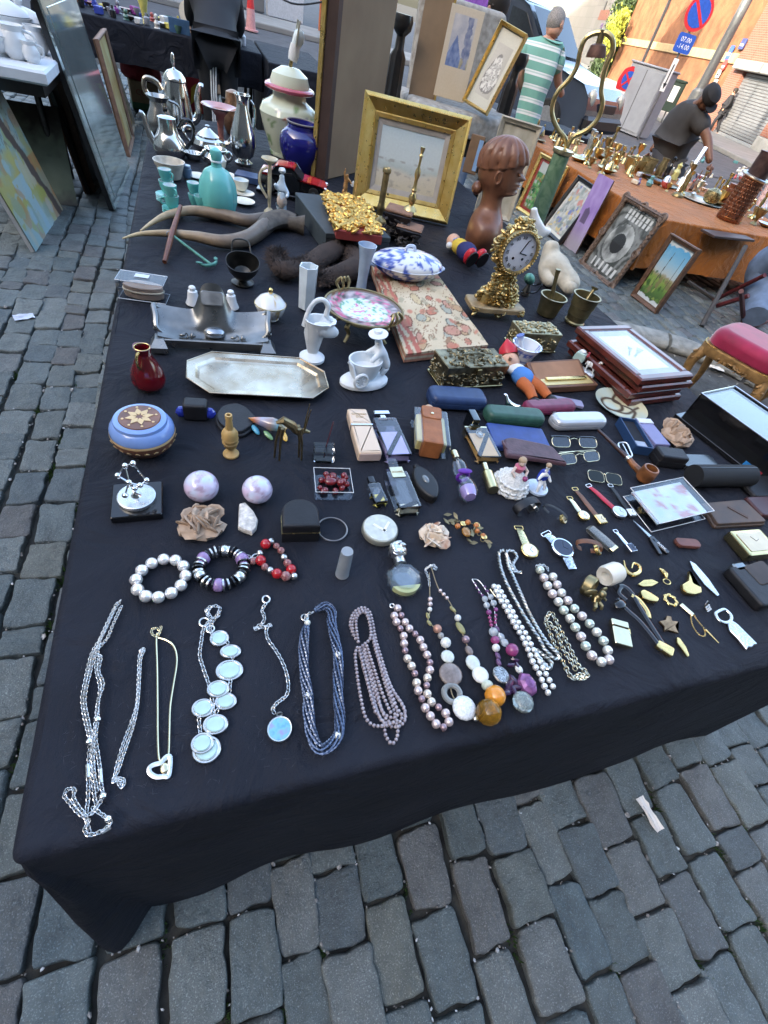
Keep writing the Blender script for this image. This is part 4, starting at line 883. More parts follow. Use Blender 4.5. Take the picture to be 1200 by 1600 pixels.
o=at(*f5(840,480));t=necklace('stone_necklace','necklace of mixed stones with an orange ball and large amber glass bead',o)
obj('cord',tube(rel(path([(690,110),(692,180),(692,290),(685,330),(720,375),(742,405),(762,445),(775,505),(788,585),(795,675),(845,745),(905,790),(950,775),(985,700),(955,640),(925,590),(890,530),(875,475),(857,425),(835,370),(820,322),(795,265),(770,225),(740,195),(720,150),(700,85)],f5,.003),o),.0009,5),mat('cord',(.25,.2,.12),.7),t)
obj('clasp_chain',chain(rel(path([(700,85),(722,95),(715,75),(695,78),(672,95),(680,118),(688,140),(692,180)],f5,.003,8),o),.0055,.0008),m_silver,t,sharp=0,kind='stuff')
mB=dict(w=mat('white_stone',(.72,.71,.66),.35,var=.1,sc=200),sm=mat('smoky_stone',(.20,.16,.14),.2,var=.3,sc=120,coat=.3),pu=pk[1],pi=pk[0],or_=mat('orange_resin',(.72,.27,.025),.2,var=.1,coat=.6),am=mat('amber_glass',(.62,.30,.03),.03,trans=.75,var=.1),ir=mat('abalone',(.52,.53,.42),.15,var=.3,sc=140,c2=(.62,.66,.68),coat=.6),cr=mat('crackle_stone',(.72,.73,.72),.35,var=.2,sc=350),ge=mat('grey_stone_bead',(.30,.29,.27),.3,var=.2,sc=150),gr=mat('jade_bead',(.50,.53,.42),.35,var=.2,sc=150),ye=mat('citrine',(.55,.5,.22),.1,trans=.5),rs=mat('bronze_pearl',(.48,.26,.19),.25,.3))
for(x,y,r,k,sc,rz)in((693,235,11,'pi',None,0),(693,258,11,'pi',None,0),(692,282,10,'w',None,0),(683,310,8,'ye',(1,1.8,1),0),(690,345,8,'ye',(1,1.8,1),.4),(725,377,18,'rs',None,0),(742,406,13,'ge',None,0),(762,443,21,'w',None,0),(775,503,27,'ir',(1,1,.4),.6),(788,586,46,'sm',(1,1,.28),0),(847,748,44,'cr',(1,1,.5),0),(950,778,46,'am',None,0),(983,700,39,'or_',None,0),(956,641,23,'gr',(1,.85,.8),0),(925,591,33,'w',(1,1,.5),.3),(892,532,29,'ir',(1,1.1,.4),.1),(874,476,17,'sm',(.9,1.25,.7),.2),(857,426,17,'pu',None,0),(835,369,15,'ye',(.95,2.0,.7),.25),(821,324,14,'w',None,0),(800,280,8,'ye',(1,2.2,1),.5),(772,228,9,'pi',None,0),(757,211,9,'pi',None,0),(741,194,9,'pi',None,0),(697,76,7,'w',None,0)):
 r=r/3/720*.62*1.33;bead(t,at(*f5(x,y))-o+Vector((0,0,r*(sc[2]if sc else 1)*.98)),r,mB[k],sc,rz)
rg=obj('ring_bead',torus(.0115,.0042,26,8),mat('smoke_glass',(.5,.5,.46),.05,trans=.6),t,at(*f5(795,676))-o+Vector((0,0,.004)))
for q in((903,792),(885,782),(993,745)):bead(t,at(*f5(*q))-o+Vector((0,0,.005)),.0045,m_silver,(1,1,.8),name='spacer')
o=at(*f5(1030,450));t=necklace('crystal_necklace','purple and clear crystal necklace with a silver oval and glass drop',o)
pu=mat('violet_bead',(.22,.05,.18),.2,coat=.5);mg=mat('magenta_bead',(.27,.045,.15),.22,coat=.5);am=mat('amethyst',(.22,.11,.24),.08,trans=.45);cl=mat('clear_crystal',(.80,.86,.90),.04,trans=.6);dk=mat('dark_amethyst',(.04,.015,.05),.12,coat=.5)
for(x,y,r,m,sc,rz)in((905,160,6,am,None,0),(912,180,7,am,None,0),(925,200,7,am,None,0),(938,215,7,am,None,0),(948,235,13,cl,(1,1.1,1),0),(956,265,14,cl,None,0),(967,297,12,pu,None,0),(972,320,8,mg,None,0),(976,338,8,mg,None,0),(980,355,8,mg,None,0),(985,392,19,cl,None,0),(993,430,19,mg,(1,.9,.9),0),(998,465,16,mB['w'],None,0),(1008,500,12,am,(.8,1.4,.8),.2),(1012,530,12,am,(.8,1.3,.8),.1),(950,175,7,am,None,0),(960,195,8,am,None,0),(975,225,13,cl,None,0),(988,255,14,cl,None,0),(1000,283,10,pu,None,0),(1001,308,7,mg,None,0),(1000,325,7,mg,None,0),(999,342,7,mg,None,0),(1004,372,11,am,(.8,1.5,.8),.3),(1022,412,14,cl,(1,1.2,1),.4),(1038,440,15,cl,(1,1.2,1),.4),(1068,480,26,mg,None,0),(1105,565,15,mB['w'],(.9,1.2,.9),.3)):
 r=r/3/720*.62*1.33;bead(t,at(*f5(x,y))-o+Vector((0,0,r)),r,m,sc,rz)
for i,(x,y,s)in enumerate(((1070,545,1.0),(1095,545,.9),(1085,520,.7),(1060,640,1.3),(1085,625,1.2),(1050,675,1.3),(1080,665,1.1),(1095,650,1.2),(1110,600,.8))):obj('chip',mv(ball(.0105*s,.0035*s,.004*s,8,6,nz=.4,fr=2,seed=i),(0,0,0),(0,.3,i*1.3)),dk,t,at(*f5(x,y))-o+Vector((0,0,.006)))
obj('faceted_stone',mv(ball(.014,.018,.011,7,6),(0,0,0)),mat('amethyst_shell',(.25,.10,.24),.12,.3,var=.4,sc=120),t,at(*f5(1138,640))-o+Vector((0,0,.009)),sharp=20)
obj('oval_medallion',prism(ellipse(.0115,.0135,26),0,.004,.0015),mat('filigree',(.42,.42,.41),.4,.9,var=.7,sc=420),t,at(*f5(1027,585))-o,(0,0,.3));bead(t,at(*f5(1118,722))-o+Vector((0,0,.010)),.0155,mat('mottled_glass',(.62,.72,.68),.08,trans=.7,var=.3,sc=150),(1,1,.66),name='glass_drop')
obj('cord',tube(rel(path([(890,140),(905,165),(940,220),(970,300),(985,390),(1000,470),(1020,560),(1060,640),(1115,700),(1140,640),(1105,560),(1068,480),(1030,425),(1003,350),(990,260),(955,190),(920,145),(890,138)],f5,.003),o),.0008,5),m_silver,t)
o=at(*f6(240,500));t=necklace('white_pearl_strand','folded double strand of small white pearls next to the rope chain',o);m_wp=mat('white_pearl',(.78,.78,.76),.2,.55,var=.04,coat=.6)
for s in([(125,297),(145,340),(178,395),(205,445),(232,490),(258,545),(275,590),(300,635),(318,680),(332,708),(350,715)],[(142,300),(168,345),(195,392),(222,440),(252,487),(275,535),(300,585),(325,635),(348,675),(362,705)]):
 beads(t,resample(path(s,f6,0,8),.0096),.0048,m_wp,o,jit=.06)
obj('clasp',tube(rel(path([(112,305),(130,330),(150,350)],f6,.003),o),.001,5),m_pgold,t)
o=at(*f6(240,400));t=necklace('rope_chain','long thick silver rope chain looped at the top right of the pearls',o)
def rope(P,r=.0028):
 out=[]
 for s in range(2):
  Q=[]
  P2=resample(P,.0016)
  for i,p in enumerate(P2):
   d=(P2[min(i+1,len(P2)-1)]-P2[max(0,i-1)]).normalized();sd=d.cross(Vector((0,0,1))).normalized();u=sd.cross(d);a=i*.75+s*PI;Q.append(p+sd*math.cos(a)*r*.6+u*math.sin(a)*r*.6)
  out.append(tube(Q,r*.62,5))
 return join(*out)
S=[[(235,240),(205,235),(185,195),(175,160),(200,158),(215,180),(200,210),(215,240)],[(165,155),(145,165),(148,210),(168,270),(200,335),(235,400),(270,455),(300,500),(325,545),(365,580),(372,560),(335,520),(300,470),(262,400),(232,330),(205,270),(180,215),(172,170)],[(285,555),(310,590),(335,620),(345,595),(320,570),(285,545),(300,580),(330,610)]]
obj('rope',join(*[rope(rel(path(s,f6,.0035+.0015*i,8),o))for i,s in enumerate(S)]),mat('dull_silver',(.60,.60,.57),.3,1,var=.2,sc=200),t,sharp=0,kind='stuff')
o=at(*f6(400,540));t=necklace('curb_chain','short heap of pale gold curb chain beside the pastel pearls',o)
S=[[(345,395),(328,430),(345,480),(370,540),(400,600),(430,655),(455,640),(490,640)],[(350,400),(370,440),(395,490),(430,560),(455,610),(490,635),(470,655),(435,650)],[(335,440),(365,470),(385,530),(415,580),(445,630)]]
obj('links',join(*[chain(rel(path(s,f6,.0035+.0015*i,8),o),.0085,.0013,.4)for i,s in enumerate(S)]),mat('champagne_metal',(.72,.66,.5),.25,1),t,sharp=0,kind='stuff')
o=at(*f6(430,430));t=necklace('pastel_pearl_necklace','loop of large pastel green, pink and white pearls',o)
pp=[mat('pearl_green',(.60,.66,.58),.2,.55,var=.06,coat=.7),mat('pearl_pink2',(.70,.60,.58),.2,.55,var=.06,coat=.7),mat('pearl_cream',(.76,.74,.68),.2,.55,var=.05,coat=.7)]
P=path([(302,236),(315,262),(326,288),(340,313),(356,338),(375,363),(392,390),(410,415),(427,440),(441,465),(458,491),(471,518),(486,546),(507,574),(537,593),(566,588),(568,562),(556,533),(543,504),(523,480),(503,456),(482,432),(459,410),(436,387),(415,362),(395,338),(378,314),(366,289),(352,263),(338,240)],f6,0,8)
for i,p in enumerate(resample(P,.0163)):bead(t,p-o+Vector((0,0,.0077)),.0081,pp[(i*7+i//3)%3])
obj('clasp',chain(rel(path([(290,218),(310,212),(330,218),(338,236)],f6,.004,6),o),.006,.001),m_silver,t,sharp=0,kind='stuff')
# bracelets
def g1(x,y):return(160+x*.28333,600+y*.28333)
o=at(253,911);t=thing('pearl_bracelet','bracelet of thirteen big cream pearls lying in a ring','bracelet',o)
for q in((408,990),(451,1022),(463,1075),(437,1128),(384,1170),(314,1193),(246,1188),(200,1152),(192,1097),(223,1046),(277,1007),(343,985)):bead(t,at(*g1(*q))-o+Vector((0,0,.0085)),.0089,m_pearl)
o=at(347,892);t=thing('chunky_bracelet','chunky stretch bracelet of lilac beads and silver rings','bracelet',o);rad=dist((313,890),(383,890))/2*.98;lil=mat('lilac_bead',(.30,.19,.37),.25,var=.2,sc=80,coat=.5)
n=30
for i in range(n):
 a=2*PI*i/n+.35;c=(math.cos(a)*rad*1.02,math.sin(a)*rad*.98,.0095);k=i%10
 if k in(0,):bead(t,c,.0105,lil)
 elif k==5:bead(t,c,.0092,m_silver if i%20 else mat('mottled_glass'))
 else:obj('ring_spacer',mv(lathe([(.004,-.0016),(.0085+.001*(k%2),-.0012),(.0088+.001*(k%2),.0012),(.004,.0016)],16),(0,0,0),(PI/2,0,0)),m_silver if k%3 else m_blkp,t,c,(0,0,a))
o=at(430,880);t=thing('red_bracelet','red glass charm bracelet with silver beads, bent in a loop','bracelet',o);rd=mat('red_glass_bead',(.45,.012,.018),.1,coat=.7,var=.3,sc=60);wine=mat('wine_bead',(.16,.012,.02),.15,coat=.6,var=.5,sc=120,c2=(.45,.25,.22))
for i,(x,y)in enumerate(((900,900),(868,945),(873,990),(895,1020),(925,1040),(962,1062),(1010,1075),(1040,1038),(1020,1000),(1000,968),(985,930),(960,905),(930,880),(830,990),(1056,1072))):
 k=(rd,m_silver,rd,wine,m_silver,rd,wine,rd,wine,m_silver,wine,wine,m_silver,wine,m_silver)[i];r=(.0085,.0055,.0085,.006,.006,.0082,.008,.0082,.0066,.006,.006,.0055,.0058,.006,.006)[i]
 bead(t,at(*g1(x,y))-o+Vector((0,0,r)),r,k)
obj('bow_charm',join(*[mv(torus(.0055,.0012,14,5,1,.6),(s*.006,0,0),(0,0,s*.4))for s in(-1,1)]),m_silver,t,at(*g1(822,958))-o+Vector((0,0,.004)),kind='stuff')
def g1(x,y):return(160+x*.283333,600+y*.283333)
def g2(x,y):return(470+x*.283333,600+y*.283333)
def g3(x,y):return(770+x*.358333,580+y*.358333)
def z4(x,y):return(160+x/3,300+y/3)
def z5(x,y):return(480+x/3,300+y/3)
def z6(x,y):return(800+x/3,300+y/3)
U=Vector((0,0,1))
def flat(pts,f,o,closed=True):return[(lambda p:(p.x-o.x,p.y-o.y))(at(*f(*q)))for q in pts]
def axis(f,a,b):return ang(f(*a),f(*b)),dist(f(*a),f(*b))
rb=dist((178,690),(277,690))/2;o=at(229,697);t=thing('round_box','round pale blue and brown lidded box with inlaid star rosette','box',o)
m_blu=mat('blue_glaze',(.20,.32,.62),.2,var=.06,coat=.4);m_bw=mat('brown_inlay',(.17,.075,.045),.3,var=.25,sc=40,coat=.3);m_st=mat('straw_inlay',(.66,.47,.24),.35)
ba=obj('base',lathe([(rb*.62,0),(rb*.7,.003),(rb*.93,.018),(rb,.03),(rb*1.0,.034)],48),m_bw,t)
for i in range(22):obj('inlay_diamond',mv(prism([(-.006,0),(0,-.004),(.006,0),(0,.004)],0,.0012),(math.cos(i*2*PI/22)*rb*.955,math.sin(i*2*PI/22)*rb*.95,.0235),(0,PI/2+.55,i*2*PI/22)),m_st,ba)
obj('rim',lathe([(rb,.034),(rb*1.01,.036),(rb*1.0,.039)],48,cap=False),m_st,t)
li=obj('lid',lathe([(rb*.99,.039),(rb*.98,.046),(rb*.9,.0535),(rb*.82,.057),(rb*.80,.0625),(rb*.68,.0645),(.0001,.0648)],48),m_blu,t);obj('medallion',lathe([(rb*.64,.0646),(rb*.62,.0662),(.0001,.0668)],40),m_bw,li)
for i in range(8):
 a=i*PI/4+.2;obj('star_petal',mv(prism(roundpoly([(.004,0),(.012,-.0055),(.023,0),(.012,.0055)],.002,2),0,.0008),(0,0,.0667),(0,0,a)),m_st,li)
 obj('star_dot',mv(prism(ellipse(.0022,.0022,8),0,.0008),(math.cos(a+PI/8*0)*.0265,math.sin(a)*.0265,.0664)),m_st,li)
a0,w=axis(g1,(60,740),(345,715));o=at(*g1(200,660));t=thing('molecule_trophy','silver molecule ornament on a coin disc and black square base','ornament',o,a0)
obj('plinth',prism(rrect(w,w*1.0,.003,2),0,.012,.0015),m_blkp,t);d=obj('coin_disc',lathe([(w*.37,.0121),(w*.38,.014),(w*.38,.019),(w*.35,.0205),(.0001,.0205)],40),m_silver,t);obj('stand',lathe([(.008,.0205),(.005,.024),(.0035,.03),(.004,.034)],16),m_chrome,t)
at_=[(-.018,.004,.062),(-.006,.012,.074),(.006,.010,.08),(-.004,-.002,.052),(.010,-.004,.046),(.020,.002,.05),(-.012,-.014,.036),(.002,-.006,.042)]
for p in at_:bead(t,p,.0048,m_chrome,name='atom')
for i,j in((0,1),(1,2),(0,3),(3,1),(3,4),(4,5),(2,5),(3,6),(3,7),(7,4),(0,7)):obj('bond',stick(at_[i],at_[j],.0016,n=6),m_chrome,t)
def irid(c):
 q=fbm(c.x*60,c.y*60+c.z*40,3);s=max(0,1-abs(fbm(c.x*45+q*.6,c.z*45,9)*5));b=lerp((.66,.52,.66),(.60,.66,.80),.5+q)
 b=lerp(b,(.36,.22,.30),max(0,min(1,s*.8)));return lerp(b,(.10,.06,.045),max(0,min(1,(.5-c.z/.03+q*.8)*2.5)))
for(x,y,r,lb)in((552,560,96,'large lilac iridescent glass paperweight behind the desert rose'),(853,580,84,'smaller lilac iridescent glass paperweight above the white stone')):
 rr=dist(g1(x-r,y),g1(x+r,y))/2*.98;c=at(*g1(x+2,y+r*.62));t=thing('paperweight',lb,'paperweight',c);obj('glass_ball',ball(rr,rr,rr*.94,48,32,(0,0,rr*.88)),mat('lustre_glass',attr=True,rough=.1,var=.05,coat=.9),t,paint=irid)
 obj('base',lathe([(rr*.55,0),(rr*.5,.004),(rr*.3,.006)],24),mat('smoke_base',(.1,.09,.09),.1,.6),t)
def rose(nm,lb,o,w,m,seed,n=26,flatz=.5):
 t=thing(nm,lb,'mineral',o);r=random.Random(seed);obj('core',ball(w*.47,w*.44,w*.16,14,9,(0,0,w*.13),.35,2.5,seed),m,t,sharp=25)
 for i in range(n):
  a=r.uniform(0,6.3);q=r.uniform(0,.42)*w;s=w*r.uniform(.16,.30);e=Euler((r.uniform(.6,1.5)*r.choice((-1,1)),r.uniform(-.5,.5),r.uniform(0,6.3)))
  obj('blade',mv(lathe([(s*.8,-s*.1),(s,0),(s*.8,s*.1)],9,1,.75),(math.cos(a)*q,math.sin(a)*q,w*.2+(1-q/w*2)*w*.13),e),m,t,sharp=20)
 return t
m_ros=mat('desert_rose',(.42,.30,.21),.9,var=.2,sc=60,bump=.5,bsc=200)
wr_=dist(g1(410,780),g1(690,780));rose('desert_rose','large tan desert rose crystal cluster beside the paperweights',at(*g1(548,800)),wr_*.92,m_ros,4,34)
rose('desert_rose','small tan desert rose standing by the perfume box at the right',at(*g3(790,298)),dist(g3(730,290),g3(850,290))*.95,m_ros,9,20)
rose('desert_rose','cream and rust crystal cluster beside the charm bracelet',at(*g2(728,850)),dist(g2(640,830),g2(820,830))*.9,mat('cream_crystal',(.62,.50,.38),.8,var=.5,sc=35,c2=(.36,.15,.08),c3=(.7,.58,.45)),15,24)
o=at(*g1(800,790));pl=flat([(755,680),(790,672),(835,720),(858,765),(850,810),(825,838),(780,825),(748,808)],g1,o)
one('white_stone',join(prism(pl,0,.012,.005,.002,2)),mat('white_rock',(.62,.58,.52),.9,var=.3,sc=120,bump=1,bsc=130),'rough white piece of stone below the smaller paperweight','stone',o)
a0,w=axis(g1,(985,830),(1185,825));o=at(*g1(1085,800));t=thing('ring_box','black domed ring box with a fine gold line','box',o,a0)
sh_=roundpoly([(-w/2,-w*.46),(w/2,-w*.46),(w/2,w*.5),(-w/2,w*.5)],w*.38,7);sh_=[p for p in sh_];pl=[(-w/2,-w*.45),(w/2,-w*.45)]+[(w/2*math.cos(a),w*.08+w*.48*math.sin(a))for a in[PI*i/14 for i in range(15)]]
obj('base',prism(pl,0,.022,.001),m_blk,t);obj('trim',prism(inset(pl,-.0005),.022,.0235),m_gold,t);obj('lid',prism(pl,.0235,.042,.006,0,3),m_blk,t)
o=at(519,828);obj_=one('bangle',mv(torus(dist((497,828),(543,828))/2,.0017,40,8),(0,0,.002)),mat('dark_silver',(.22,.20,.19),.3,1),'thin dark metal open bangle beside the black ring box','bangle',o)
o=at(*g2(228,1048));hgt=up(o,*g2(262,925));rr=dist(g2(198,1040),g2(270,1040))/2
t=thing('glass_stopper','frosted glass cylinder standing alone above the bead necklaces','stopper',o);obj('cylinder',lathe([(rr,0),(rr*1.02,.001),(rr*.92,hgt*.9),(rr*.85,hgt),(.0001,hgt)],28),mat('frosted_glass',(.72,.78,.82),.3,trans=.6),t);obj('collar',lathe([(rr*1.04,0),(rr*1.04,.003)],28),mat('frosted_glass'),t)
a0,w=axis(g1,(430,155),(615,165));o=at(*g1(520,178));t=thing('glass_case','small black leather case with blue glass ends behind the round box','case',o,a0)
obj('body',mv(prism(rrect(w*.72,.030,.008),0,.036,.006,.004,3),(0,0,0)),m_blk,t)
for s in(-1,1):obj('blue_end',mv(ball(.011,.010,.012,9,6),(s*w*.42,-.004,.012)),mat('cobalt_glass',(.02,.035,.30),.06,coat=.6),t,sharp=20)
o=at(*g1(735,215));P=roundpoly(flat([(620,190),(650,140),(740,120),(800,145),(860,205),(850,245),(770,300),(700,290),(630,240)],g1,o),.015,4)
t=thing('leather_pouch','flat black leather pouch with stitched rim behind the wooden bottle','pouch',o);obj('back_panel',prism(P,0,.006,.002),m_blk,t);obj('front_panel',prism(inset(P,.004),.006,.013,.004,0,2),m_blk,t)
o=at(*g1(710,388));h=up(o,*g1(708,172));q=h/.075
one('wooden_bottle',lathe([(.0117*q,0),(.0118*q,.003*q),(.006*q,.008*q),(.0048*q,.012*q),(.0095*q,.018*q),(.0118*q,.026*q),(.0112*q,.0265*q),(.0121*q,.033*q),(.0116*q,.0335*q),(.0118*q,.042*q),(.0085*q,.048*q),(.0055*q,.05*q),(.0045*q,.066*q),(.0052*q,.068*q),(.005*q,.075*q),(.0028*q,.075*q),(.0024*q,.06*q)],24),mat('turned_boxwood',(.46,.29,.10),.45,var=.2,sc=40),'small turned yellow wooden bottle on a foot','bottle',o)
o=at(*g1(915,255));a0=ang(g1(790,205),g1(990,265));t=thing('glass_fish','small striped multicoloured blown glass fish','ornament',o,a0);L=dist(g1(780,205),g1(1000,265))
def fishcol(c):
 u=c.x/L+.5
 return stops(u,(.0,(.30,.16,.04)),(.12,(.45,.2,.05)),(.2,(.62,.10,.04)),(.24,(.85,.8,.75)),(.27,(.6,.05,.05)),(.31,(.8,.75,.7)),(.36,(.1,.1,.25)),(.45,(.35,.25,.1)),(.65,(.28,.2,.22)),(.8,(.1,.3,.38)),(1,(.6,.35,.05)))
obj('body',tube([(-L*.5,0,.016),(-L*.35,0,.016),(-L*.15,0,.017),(L*.1,0,.018),(L*.3,0,.018),(L*.45,0,.016)],[.001,.006,.010,.0145,.011,.005],18),mat('painted_glass',attr=True,rough=.06,var=.1,coat=.9),t,paint=fishcol)
for(x,y,z,rz,c)in((-.02,-.016,.006,-.6,(.06,.30,.42)),(.008,-.020,.005,-.4,(.16,.30,.12)),(.035,.012,.02,.8,(.05,.30,.33)),(.038,-.012,.008,-.9,(.62,.36,.05))):obj('fin',mv(ball(.013,.006,.004,10,6),(x,y,z),(0,.3,rz)),mat('fin_%d'%int(c[0]*100),c,.06,coat=.8),t)
o=at(*g1(1036,412));h=up(o,*g1(1000,185));a0=ang(g1(950,300),g1(1090,300));t=thing('antelope_figure','slender bronze antelope figurine with tall straight horns','figurine',o,a0);q=h/.07
def sp(*p):return[(x*q,y*q,z*q)for x,y,z in p]
obj('body',join(tube(sp((-.02,0,.062),(-.012,0,.066),(.0,0,.058),(.006,0,.048),(.012,0,.043)),[.002*q,.0055*q,.006*q,.0045*q,.003*q],9)),m_bronze,t)
for x,y,dx in((-.014,.003,-.014),(-.012,-.003,-.006),(.008,.003,.008),(.009,-.003,.012)):obj('leg',tube(sp((x,y,.055),(x+dx*.4,y,.03),(x+dx*.5,y,0)),[.003*q,.0016*q,.0014*q],6),m_bronze,t)
obj('head',tube(sp((.010,0,.044),(.016,0,.050),(.023,0,.047)),[.0028*q,.0036*q,.002*q],8),m_bronze,t)
for y in(-.002,.002):obj('horn',tube(sp((.016,y,.052),(.018,y*2,.068),(.021,y*3,.088)),[.0012*q,.001*q,.0005*q],6),m_bronze,t)
a0,w=axis(g2,(65,440),(180,445));o=at(*g2(124,405));t=thing('glass_cube','clear glass cube holder with a thin dark stick standing in it','holder',o,a0);h=w*.66
obj('cube',prism(rrect(w,w*.8,.003,2),0,h,.002,.002),m_glass,t);obj('stick',stick((0,0,.006),(.012,.012,up(o,*g2(148,228))),.0012,n=6),mat('maroon_stick',(.10,.03,.04),.4),t);obj('foil',mv(box(w*.8,w*.6,.002,0,.0015)),m_wht,t)
a0,w=axis(g2,(72,615),(275,618));o=at(*g2(173,570));t=thing('bead_box','clear plastic box filled with dark red glass beads','box',o,a0);dp=dist(g2(70,465),g2(72,618))*.86;h=.02;acr=clear('acrylic',gloss=.10)
for nm,s in(('side_wall',box(w,.0016,h,0,0,(0,-dp/2))),('side_wall',box(w,.0016,h,0,0,(0,dp/2))),('side_wall',box(.0016,dp,h,0,0,(-w/2,0))),('side_wall',box(.0016,dp,h,0,0,(w/2,0))),('floor_plate',box(w,dp,.0015))):obj(nm,s,acr,t)
obj('rim',tube([(-w/2,-dp/2,h),(w/2,-dp/2,h),(w/2,dp/2,h),(-w/2,dp/2,h)],.0009,5,True),mat('white_edge',(.7,.72,.74),.15),t)
gar=mat('garnet',(.16,.008,.012),.07,coat=.8,var=.3,sc=60);rr=random.Random(2)
for i in range(26):r_=rr.choice((.0052,.006,.0066));bead(t,(rr.uniform(-w*.43,w*.43),rr.uniform(-dp*.4,dp*.36),r_+.0015+(.006 if i>17 else 0)),r_,gar)
bead(t,(-.004,.004,.012),.0085,gar,(1.5,1.1,.8))
o=at(*g2(432,820));rr=dist(g2(335,815),g2(530,815))/2;t=thing('powder_compact','round pale compact with a V-shaped lid motif','compact',o);obj('case',lathe([(rr*.9,0),(rr,.003),(rr,.011),(rr*.95,.0135)],44),mat('cream_metal',(.62,.60,.48),.3,.7),t)
l_=obj('lid',lathe([(rr*.95,.0136),(rr*.9,.0155),(.0001,.0165)],44),mat('pale_enamel',(.52,.54,.48),.25,var=.12,sc=90,coat=.4),t)
for s,a in((1,.9),(-1,2.35)):obj('motif_bar',mv(box(.026,.0045,.001),(math.cos(a)*.009+.004,math.sin(a)*.009-.008,.0158),(0,0,a)),mat('ivory_bar',(.75,.74,.68),.3),l_)
def lying(nm,label,cat,base,tip,f,lift=.0):
 """thing lying on the cloth: local +x runs from base to tip"""
 p,q=at(*f(*base)),at(*f(*tip));d=q-p;return thing(nm,label,cat,p,math.atan2(d.y,d.x)),d.length
def xz(poly,t,bv=.003,k=2):return prism(poly,0,t,bv,bv,k)
m_cream=mat('cream_lacquer',(.66,.50,.36),.3,var=.03,coat=.3)
t,L=lying('perfume_case','tall cream perfume case with a silver band, lying on its back','perfume',(375,430),(300,185),g2);w=dist(g2(310,440),g2(440,430))*.98
obj('lower_half',mv(prism(roundpoly([(0,-w/2),(L*.60,-w/2*.96),(L*.60,w/2*.96),(0,w/2)],.004,3),0,.026,.006,.006,3)),m_cream,t);obj('band',mv(box(.0035,w*.95,.0255,0,.0003,(L*.615,0))),m_chrome,t);obj('upper_half',prism(roundpoly([(L*.63,-w/2*.95),(L,-w/2*.88),(L,w/2*.88),(L*.63,w/2*.95)],.005,3),0,.026,.006,.006,3),m_cream,t)
text('case_text','Christian\nDior',.009,mat('gold_print',(.42,.30,.15),.4),t,(L*.82,0,.0263),(0,0,-PI/2));obj('end_cap',mv(box(.001,w*.86,.018,.0,.004,(-.0006,0))),mat('rose_cap',(.62,.46,.40),.4),t)
def bottle(nm,label,base,tip,f,w,th,glass,liquid,fill=.5,cap=None,neck=.2,capw=.3,capm=None,shape=None,capl=.2):
 t,L=lying(nm,label,'perfume',base,tip,f);bl=L*(1-capl);w2=w/2
 pl=shape(bl,w2)if shape else roundpoly([(0,-w2),(bl,-w2),(bl,w2),(0,w2)],.004,3)
 obj('glass',prism(pl,0,th,.004,.004,2),glass,t)
 if liquid:obj('liquid',prism(inset(roundpoly([(0,-w2),(bl*fill,-w2),(bl*fill,w2),(0,w2)],.003,3),.0045),.003,th-.004,.002,.002),liquid,t)
 obj('neck',mv(lathe([(w*neck,0),(w*neck,L*.04)],16),(bl,0,th/2),(0,PI/2,0)),capm or m_silver,t)
 obj('cap',cap(bl+L*.03,L)if cap else mv(prism(rrect(w*capw*2,th*.8,.003,2),0,L*capl*.86,.002,.001),(bl+L*.03,0,th/2),(0,PI/2,0),(1,1,1)),capm or m_silver,t)
 return t,L
def tint(key,c,rough=.015):return mat(key,c,rough,trans=.25,var=.03,ior=1.4)
w=dist(g2(455,430),g2(600,430))*.95;cg=clear('perfume_glass',(.95,.96,.97),.26,.03)
t,L=bottle('perfume_bottle','tall clear bottle with a flat silver T-shaped stopper and lilac perfume',(535,440),(430,185),g2,w,.026,clear('lilac_glass',(.86,.84,.97),.26),tint('lilac_liquid',(.74,.70,.92)),.66,cap=lambda x,L:join(mv(box(.012,.010,.014),(x+.004,0,.006)),mv(box(.010,.036,.022,.002),(x+.016,0,.002))),capm=m_chrome)
text('bottle_text','ETERNITY',.0085,mat('grey_print',(.32,.33,.36),.4),t,(L*.74,0,.0268),(0,0,-PI/2),.9)
t,L=lying('perfume_flask','square glass flask wrapped in a tan leather strap with a snap','perfume',(705,400),(690,185),g2);w=dist(g2(600,390),g2(800,390))*.95
obj('glass',prism(rrect(.9*L,w,.006,3),.0,.040,.006,.006,2),cg,t,(L*.42,0,0));obj('liquid',prism(rrect(.68*L,w*.82,.004,3),.005,.033,.003,.003),tint('straw_liquid',(.86,.74,.30)),t,(L*.40,0,0))
m_tan=mat('tan_leather',(.30,.105,.035),.5,var=.25,sc=40,bump=.3,bsc=200);s_=obj('strap',prism(rrect(.93*L,w*.56,.006,3),-.0005,.0425,.005,.003,2),m_tan,t,(L*.42,0,.001));obj('flap',prism(roundpoly([(L*.55,-w*.27),(L*.86,-w*.29),(L*.86,w*.29),(L*.55,w*.27)],.008,4),.0425,.0455,.001),m_tan,t);obj('snap',lathe([(.0035,.0455),(.0035,.0475),(.002,.0485)],14),m_pgold,t,(L*.66,0,0));obj('cap',mv(ball(.013,.013,.014,16,10),(L*1.0,0,.02)),mat('wood_cap',(.52,.36,.24),.5),t)
t,L=bottle('perfume_bottle','flat rectangular bottle with gunmetal cap and amber perfume',(1028,440),(912,205),g2,dist(g2(960,445),g2(1090,430))*.92,.022,cg,tint('amber_liquid',(.80,.48,.16)),.86,capl=.32,capw=.47,capm=mat('gunmetal',(.16,.17,.17),.15,1),neck=.3)
obj('collar',mv(box(.004,dist(g2(960,445),g2(1090,430))*.9,.021,0,.0005),(L*.675,0,0)),m_pgold,t);obj('emblem',mv(join(torus(.010,.0012,20,5,1,.7),mv(ball(.007,.005,.0015,10,5),(0,0,0))),(L*.5,0,.0222)),mat('pewter'),t,kind='stuff')
